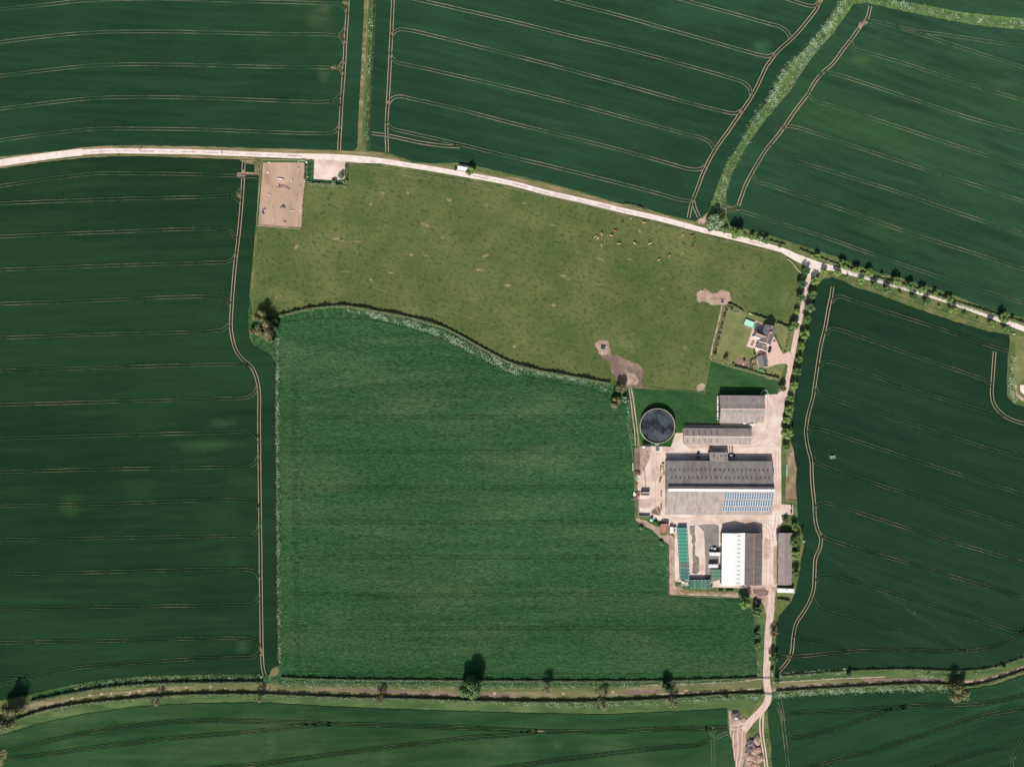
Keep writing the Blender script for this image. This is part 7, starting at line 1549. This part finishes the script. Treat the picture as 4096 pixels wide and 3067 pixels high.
SP('cow_parsley', [(3202, 1006), (3300, 1046), (3345, 1062)], 2.4, 4.5, .2, .8, .5, .35, 55, 'cow parsley by the first avenue trees', 'wild flowers')
SP('cow_parsley', [(3350, 1066), (3500, 1118), (3700, 1174), (3760, 1190)], 2.2, 4.0, .2, .8, .5, .22, 56, 'cow parsley under the middle avenue trees', 'wild flowers')
SP('cow_parsley', [(3760, 1190), (3860, 1226), (3960, 1258), (4060, 1288)], 2.6, 5.0, .2, .8, .5, .48, 57, 'bright cow parsley under the eastern avenue trees', 'wild flowers')
SP('cow_parsley', [(2880, 902), (2916, 922)], 3.0, 4, .2, .8, .5, .4, 58, 'cow parsley between the large hawthorn and the lime green tree', 'wild flowers')
SP('cow_parsley', [(1600, 690), (1750, 716), (1900, 738), (2048, 762), (2250, 806), (2420, 846), (2600, 896)], .9, 3.0, .1, .5, .45, .10, 59, 'weeds along the roadside fence', 'wild flowers')
SP('cow_parsley', [(2600, 896), (2760, 936), (2880, 966), (2960, 984)], .9, 3.0, .1, .5, .45, .22, 60, 'pale weeds along the roadside fence towards the junction', 'wild flowers')
SP('cow_parsley', [(1240, 737), (1300, 738), (1384, 745)], 2.4, 5, .2, .8, .5, .4, 61, 'cow parsley on the bank below the concrete pad', 'wild flowers')
SP('cow_parsley', [(2510, 1600), (2518, 1680), (2526, 1740), (2532, 1780)], 2.4, 4, .2, .8, .55, .22, 62, 'cow parsley between the lush field and the dirt wheel tracks', 'wild flowers')
SP('cow_parsley', [(3064, 2860), (3068, 2960), (3078, 3067)], 1.8, 3.5, .2, .8, .5, .2, 63, 'weeds right of the twin wheel tracks at the bottom', 'wild flowers')
SP('cow_parsley', [(2668, 2200), (2670, 2300), (2674, 2376)], 1.4, 3.5, .1, .7, .5, .25, 64, 'pale weeds between the lush field and the dirt path', 'wild flowers')
SP('cow_parsley', [(3020, 2470), (3026, 2540), (3030, 2640), (3034, 2698)], 2.6, 3.5, .2, .8, .55, .12, 65, 'rough weeds between the lush field and the south drive', 'weeds')
SP('cow_parsley', [(3100, 2410), (3102, 2470), (3100, 2600)], 1.6, 3.0, .1, .6, .5, .05, 66, 'rough grass between the south drive and the eastern crop', 'weeds')
# tussocks in the pasture
g = np.random.default_rng(77)
line = [(1000, 1262), (1030, 906), (1203, 918), (1226, 731), (1380, 740), (1397, 660), (2048, 760), (2576, 888), (3072, 1012), (3200, 1100), (3165, 1290), (2900, 1216), (2820, 1555), (2440, 1530), (2048, 1450), (1626, 1266), (1394, 1226)]

# ------------------------------------------------------------------ animals and people
def skin_mesh(name, verts, edges, radii, root=0, levels=1):
    me = bpy.data.meshes.new(name); me.from_pydata(verts, edges, [])
    o = bpy.data.objects.new(name, me); COL.objects.link(o)
    md = o.modifiers.new('skin', 'SKIN')
    for i, r in enumerate(radii):
        sv = me.skin_vertices[0].data[i]; sv.radius = r if hasattr(r, '__len__') else (r, r); sv.use_root = (i == root)
    sb = o.modifiers.new('sub', 'SUBSURF'); sb.levels = levels; sb.render_levels = levels
    dg = bpy.context.evaluated_depsgraph_get(); dg.update()
    out = bpy.data.meshes.new_from_object(o.evaluated_get(dg)); out.name = name
    bpy.data.objects.remove(o); bpy.data.meshes.remove(me)
    return out
def cow_mesh():
    V = [(0, 0, 1.05), (.55, 0, 1.0), (.8, 0, 1.12), (1.1, 0, 1.2), (1.4, 0, .95), (1.6, 0, .72), (-.55, 0, 1.05), (-.95, 0, 1.1), (-1.08, 0, .85), (-1.1, 0, .45)]
    E = [(0, 1), (1, 2), (2, 3), (3, 4), (4, 5), (0, 6), (6, 7), (7, 8), (8, 9)]
    Rr = [(.38, .40), (.36, .38), (.26, .3), (.17, .2), (.15, .15), (.09, .09), (.37, .36), (.28, .28), (.05, .05), (.04, .06)]
    for sy in (-1, 1):
        k = len(V); V += [(.62, sy * .24, .72), (.64, sy * .24, .42), (.63, sy * .24, .04)]; E += [(1, k), (k, k + 1), (k + 1, k + 2)]; Rr += [(.12, .12), (.07, .07), (.06, .06)]
        k = len(V); V += [(-.82, sy * .24, .72), (-.95, sy * .24, .45), (-.9, sy * .24, .04)]; E += [(7, k), (k, k + 1), (k + 1, k + 2)]; Rr += [(.15, .15), (.075, .075), (.06, .06)]
        k = len(V); V += [(1.36, sy * .17, 1.06), (1.32, sy * .3, 1.06)]; E += [(4, k), (k, k + 1)]; Rr += [(.05, .05), (.04, .02)]
    return skin_mesh('cow', V, E, Rr)
cm = cow_mesh()
for k, c_ in (('cow_tan', C(216, 168, 132)), ('cow_pale', C(232, 208, 176)), ('cow_red', C(170, 104, 84)), ('cow_dark', C(84, 60, 58))): M[k] = plain(k, c_, .85, .12, 4.0, .1)
cmats = {}
def cow(label, x, y, ang, mat, s=1.0):
    p = P(2360 + x / 5.018, 860 + y / 5.018, .8)
    if mat not in cmats:
        m_ = cm.copy(); m_.materials.append(M[mat]); cmats[mat] = m_
    o = bpy.data.objects.new('cow', cmats[mat]); COL.objects.link(o)
    o.location = (p.x, p.y, 0); o.rotation_euler = (0, 0, math.radians(ang)); o.scale = (s * 1.08,) * 3
    return tag(o, label, 'cow', 'cattle grazing in the pasture')
for c_ in (('tan cow, leftmost of the herd, beside the pale cow', 115, 430, 225, 'cow_tan'), ('pale cow at the left of the herd, just right of the leftmost tan cow', 162, 457, 240, 'cow_pale'), ('brown cow standing above the leftmost pair', 232, 378, 295, 'cow_tan'), ('tan cow right of the leftmost group, facing left', 430, 412, 165, 'cow_tan'),
           ('reddish cow above the level tan cow', 512, 315, 165, 'cow_red'), ('small dark calf in the upper left of the herd', 650, 133, 10, 'cow_dark', .7), ('small tan calf by the roadside fence', 818, 72, 60, 'cow_tan', .75), ('tan cow next to the roadside fence, top of the herd', 1090, 152, 170, 'cow_tan'),
           ('tan cow standing upright below the leftmost group', 230, 592, 270, 'cow_tan'), ('tan cow facing sideways, lower middle of the herd', 572, 577, 5, 'cow_tan'), ('slanting tan cow between the herd middle and the small dark calf', 892, 562, 310, 'cow_tan'), ('tiny dark calf lying beside the pale slanting cow', 1178, 516, 0, 'cow_dark', .55),
           ('pale slanting cow beside the tiny dark calf', 1210, 570, 210, 'cow_pale'), ('tan cow near the fence at the right of the herd', 1862, 398, 240, 'cow_tan'), ('reddish cow touching the fence, rightmost of the herd', 2052, 422, 5, 'cow_red'), ('dark red cow at the right of the herd below the fence pair', 2058, 650, 50, 'cow_red'),
           ('upper cow of the pair in the lower right of the herd', 1592, 815, 235, 'cow_tan'), ('lower cow of the pair in the lower right of the herd', 1387, 895, 225, 'cow_tan')): cow(*c_)

def person_mesh(stride=.22):
    V = [(0, 0, .95), (0, 0, 1.18), (0, 0, 1.38), (0, 0, 1.50), (.01, 0, 1.60), (.03, 0, 1.72)]
    E = [(0, 1), (1, 2), (2, 3), (3, 4), (4, 5)]
    Rr = [(.16, .11), (.14, .10), (.17, .11), (.055, .055), (.085, .095), (.07, .08)]
    for sy in (-1, 1):
        k = len(V); V += [(sy * stride * .5, sy * .10, .52), (sy * stride, sy * .10, .09), (sy * stride + .16, sy * .11, .04)]; E += [(0, k), (k, k + 1), (k + 1, k + 2)]; Rr += [(.075, .075), (.05, .05), (.04, .035)]
        k = len(V); V += [(0, sy * .22, 1.40), (-sy * .12, sy * .27, 1.12), (-sy * .10 + .1, sy * .26, .90), (-sy * .10 + .14, sy * .26, .84)]; E += [(2, k), (k, k + 1), (k + 1, k + 2), (k + 2, k + 3)]; Rr += [(.06, .06), (.045, .045), (.03, .03), (.03, .018)]
        h = len(V) - 1
        for j in range(5):
            w_ = len(V); bx, by, bz = V[h]
            f = (j - 1.5) * .014
            if j < 4: V += [(bx + .03, by + f, bz - .035 - .004 * (j in (1, 2))), (bx + .035, by + f, bz - .062 - .006 * (j in (1, 2)))]
            else: V += [(bx + .03, by - sy * .03, bz - .005), (bx + .045, by - sy * .035, bz - .03)]
            E += [(h, w_), (w_, w_ + 1)]; Rr += [(.009, .009), (.008, .008)]
    return skin_mesh('person', V, E, Rr, 0, 1)
M['skin'] = plain('skin', C(214, 168, 142), .7, .05, 5.0); M['hair'] = plain('hair', C(72, 56, 44), .9, .1, 20.0)
M['cloth_dark'] = plain('dark_cloth', C(58, 58, 66), .9, .1, 5.0); M['cloth_white'] = plain('white_cloth', C(232, 228, 224), .9, .05, 5.0); M['cloth_grey'] = plain('grey_cloth', C(138, 142, 146), .9, .08, 5.0)
pm = person_mesh()
def person(label, x, y, ang, top, legs='cloth_dark', group=None):
    p = P(x, y); me = pm.copy()
    for m_ in (top, legs, 'skin', 'tyre'): me.materials.append(M[m_])
    for f in me.polygons:
        z = f.center.z; side = abs(f.center.y) > .19 and z < .93
        f.material_index = 3 if z < .1 else 2 if (z > 1.46 or side) else 0 if (z > .93 or abs(f.center.y) > .2) else 1
    o = bpy.data.objects.new('person', me); COL.objects.link(o); o.location = (p.x, p.y, 0); o.rotation_euler = (0, 0, ang)
    tag(o, label, 'person', group)
    mb = MB(); mb.blob((.01, 0, 1.70), (.105, .095, .09), 2, 0, 2, .05); mb.build('hair', 'hair', o, True)
    mb = MB()
    for sy in (-1, 1): mb.blob((.115, sy * .032, 1.66), (.012, .012, .010), 1, 0, 1, 0)
    mb.build('eye', 'tyre', o)
    mb = MB(); mb.blob((.128, 0, 1.635), (.018, .012, .022), 1, 0, 1, 0); mb.build('nose', 'skin', o)
    return o
def dog(label, x, y, ang, mat, s=1.0):
    V = [(0, 0, .42), (.28, 0, .44), (.42, 0, .58), (.56, 0, .64), (.72, 0, .60), (-.25, 0, .44), (-.42, 0, .5), (-.62, 0, .62)]
    E = [(0, 1), (1, 2), (2, 3), (3, 4), (0, 5), (5, 6), (6, 7)]
    Rr = [(.10, .12), (.12, .14), (.08, .08), (.08, .08), (.035, .035), (.09, .10), (.03, .03), (.015, .015)]
    for sy in (-1, 1):
        k = len(V); V += [(.3, sy * .08, .24), (.3, sy * .08, .03)]; E += [(1, k), (k, k + 1)]; Rr += [(.035, .035), (.028, .028)]
        k = len(V); V += [(-.3, sy * .08, .30), (-.36, sy * .08, .16), (-.32, sy * .08, .03)]; E += [(5, k), (k, k + 1), (k + 1, k + 2)]; Rr += [(.05, .05), (.028, .028), (.026, .026)]
    me = skin_mesh('dog', V, E, Rr); me.materials.append(M[mat])
    p = P(x, y); o = bpy.data.objects.new('dog', me); COL.objects.link(o); o.location = (p.x, p.y, 0); o.rotation_euler = (0, 0, ang); o.scale = (s,) * 3
    return tag(o, label, 'dog')
person('person in dark clothes walking alone on the farm drive below the house entrance', 3147.5, 1493, 1.4, 'cloth_dark')
person('person in a pale top walking on the limestone track nearer the arena', 886, 611, 2.4, 'cloth_white')
dog('dark dog beside the pale-topped walker on the limestone track', 889.5, 613, 1.9, 'cow_dark', 1.2)
person('person in a grey top in the walking group at the left of the limestone track', 565, 593, -.8, 'cloth_grey')
person('person in a white top in the walking group at the left of the limestone track', 563, 595, -.8, 'cloth_white')
person('person in dark clothes at the foot of the walking group on the limestone track', 559.5, 599.5, -.6, 'cloth_dark')
dog('pale dog with the walking group on the left of the limestone track', 561, 597, -.5, 'cow_tan', 1.1)
person('person in a white top standing on the green lane under the thin trees', 1079.5, 2750, .9, 'cloth_white')
person('person in a grey top on the green lane between the white top and the dog', 1080.5, 2755, .4, 'cloth_grey')
dog('white dog with the two people on the green lane', 1077.3, 2758, .2, 'cloth_white', 1.1)
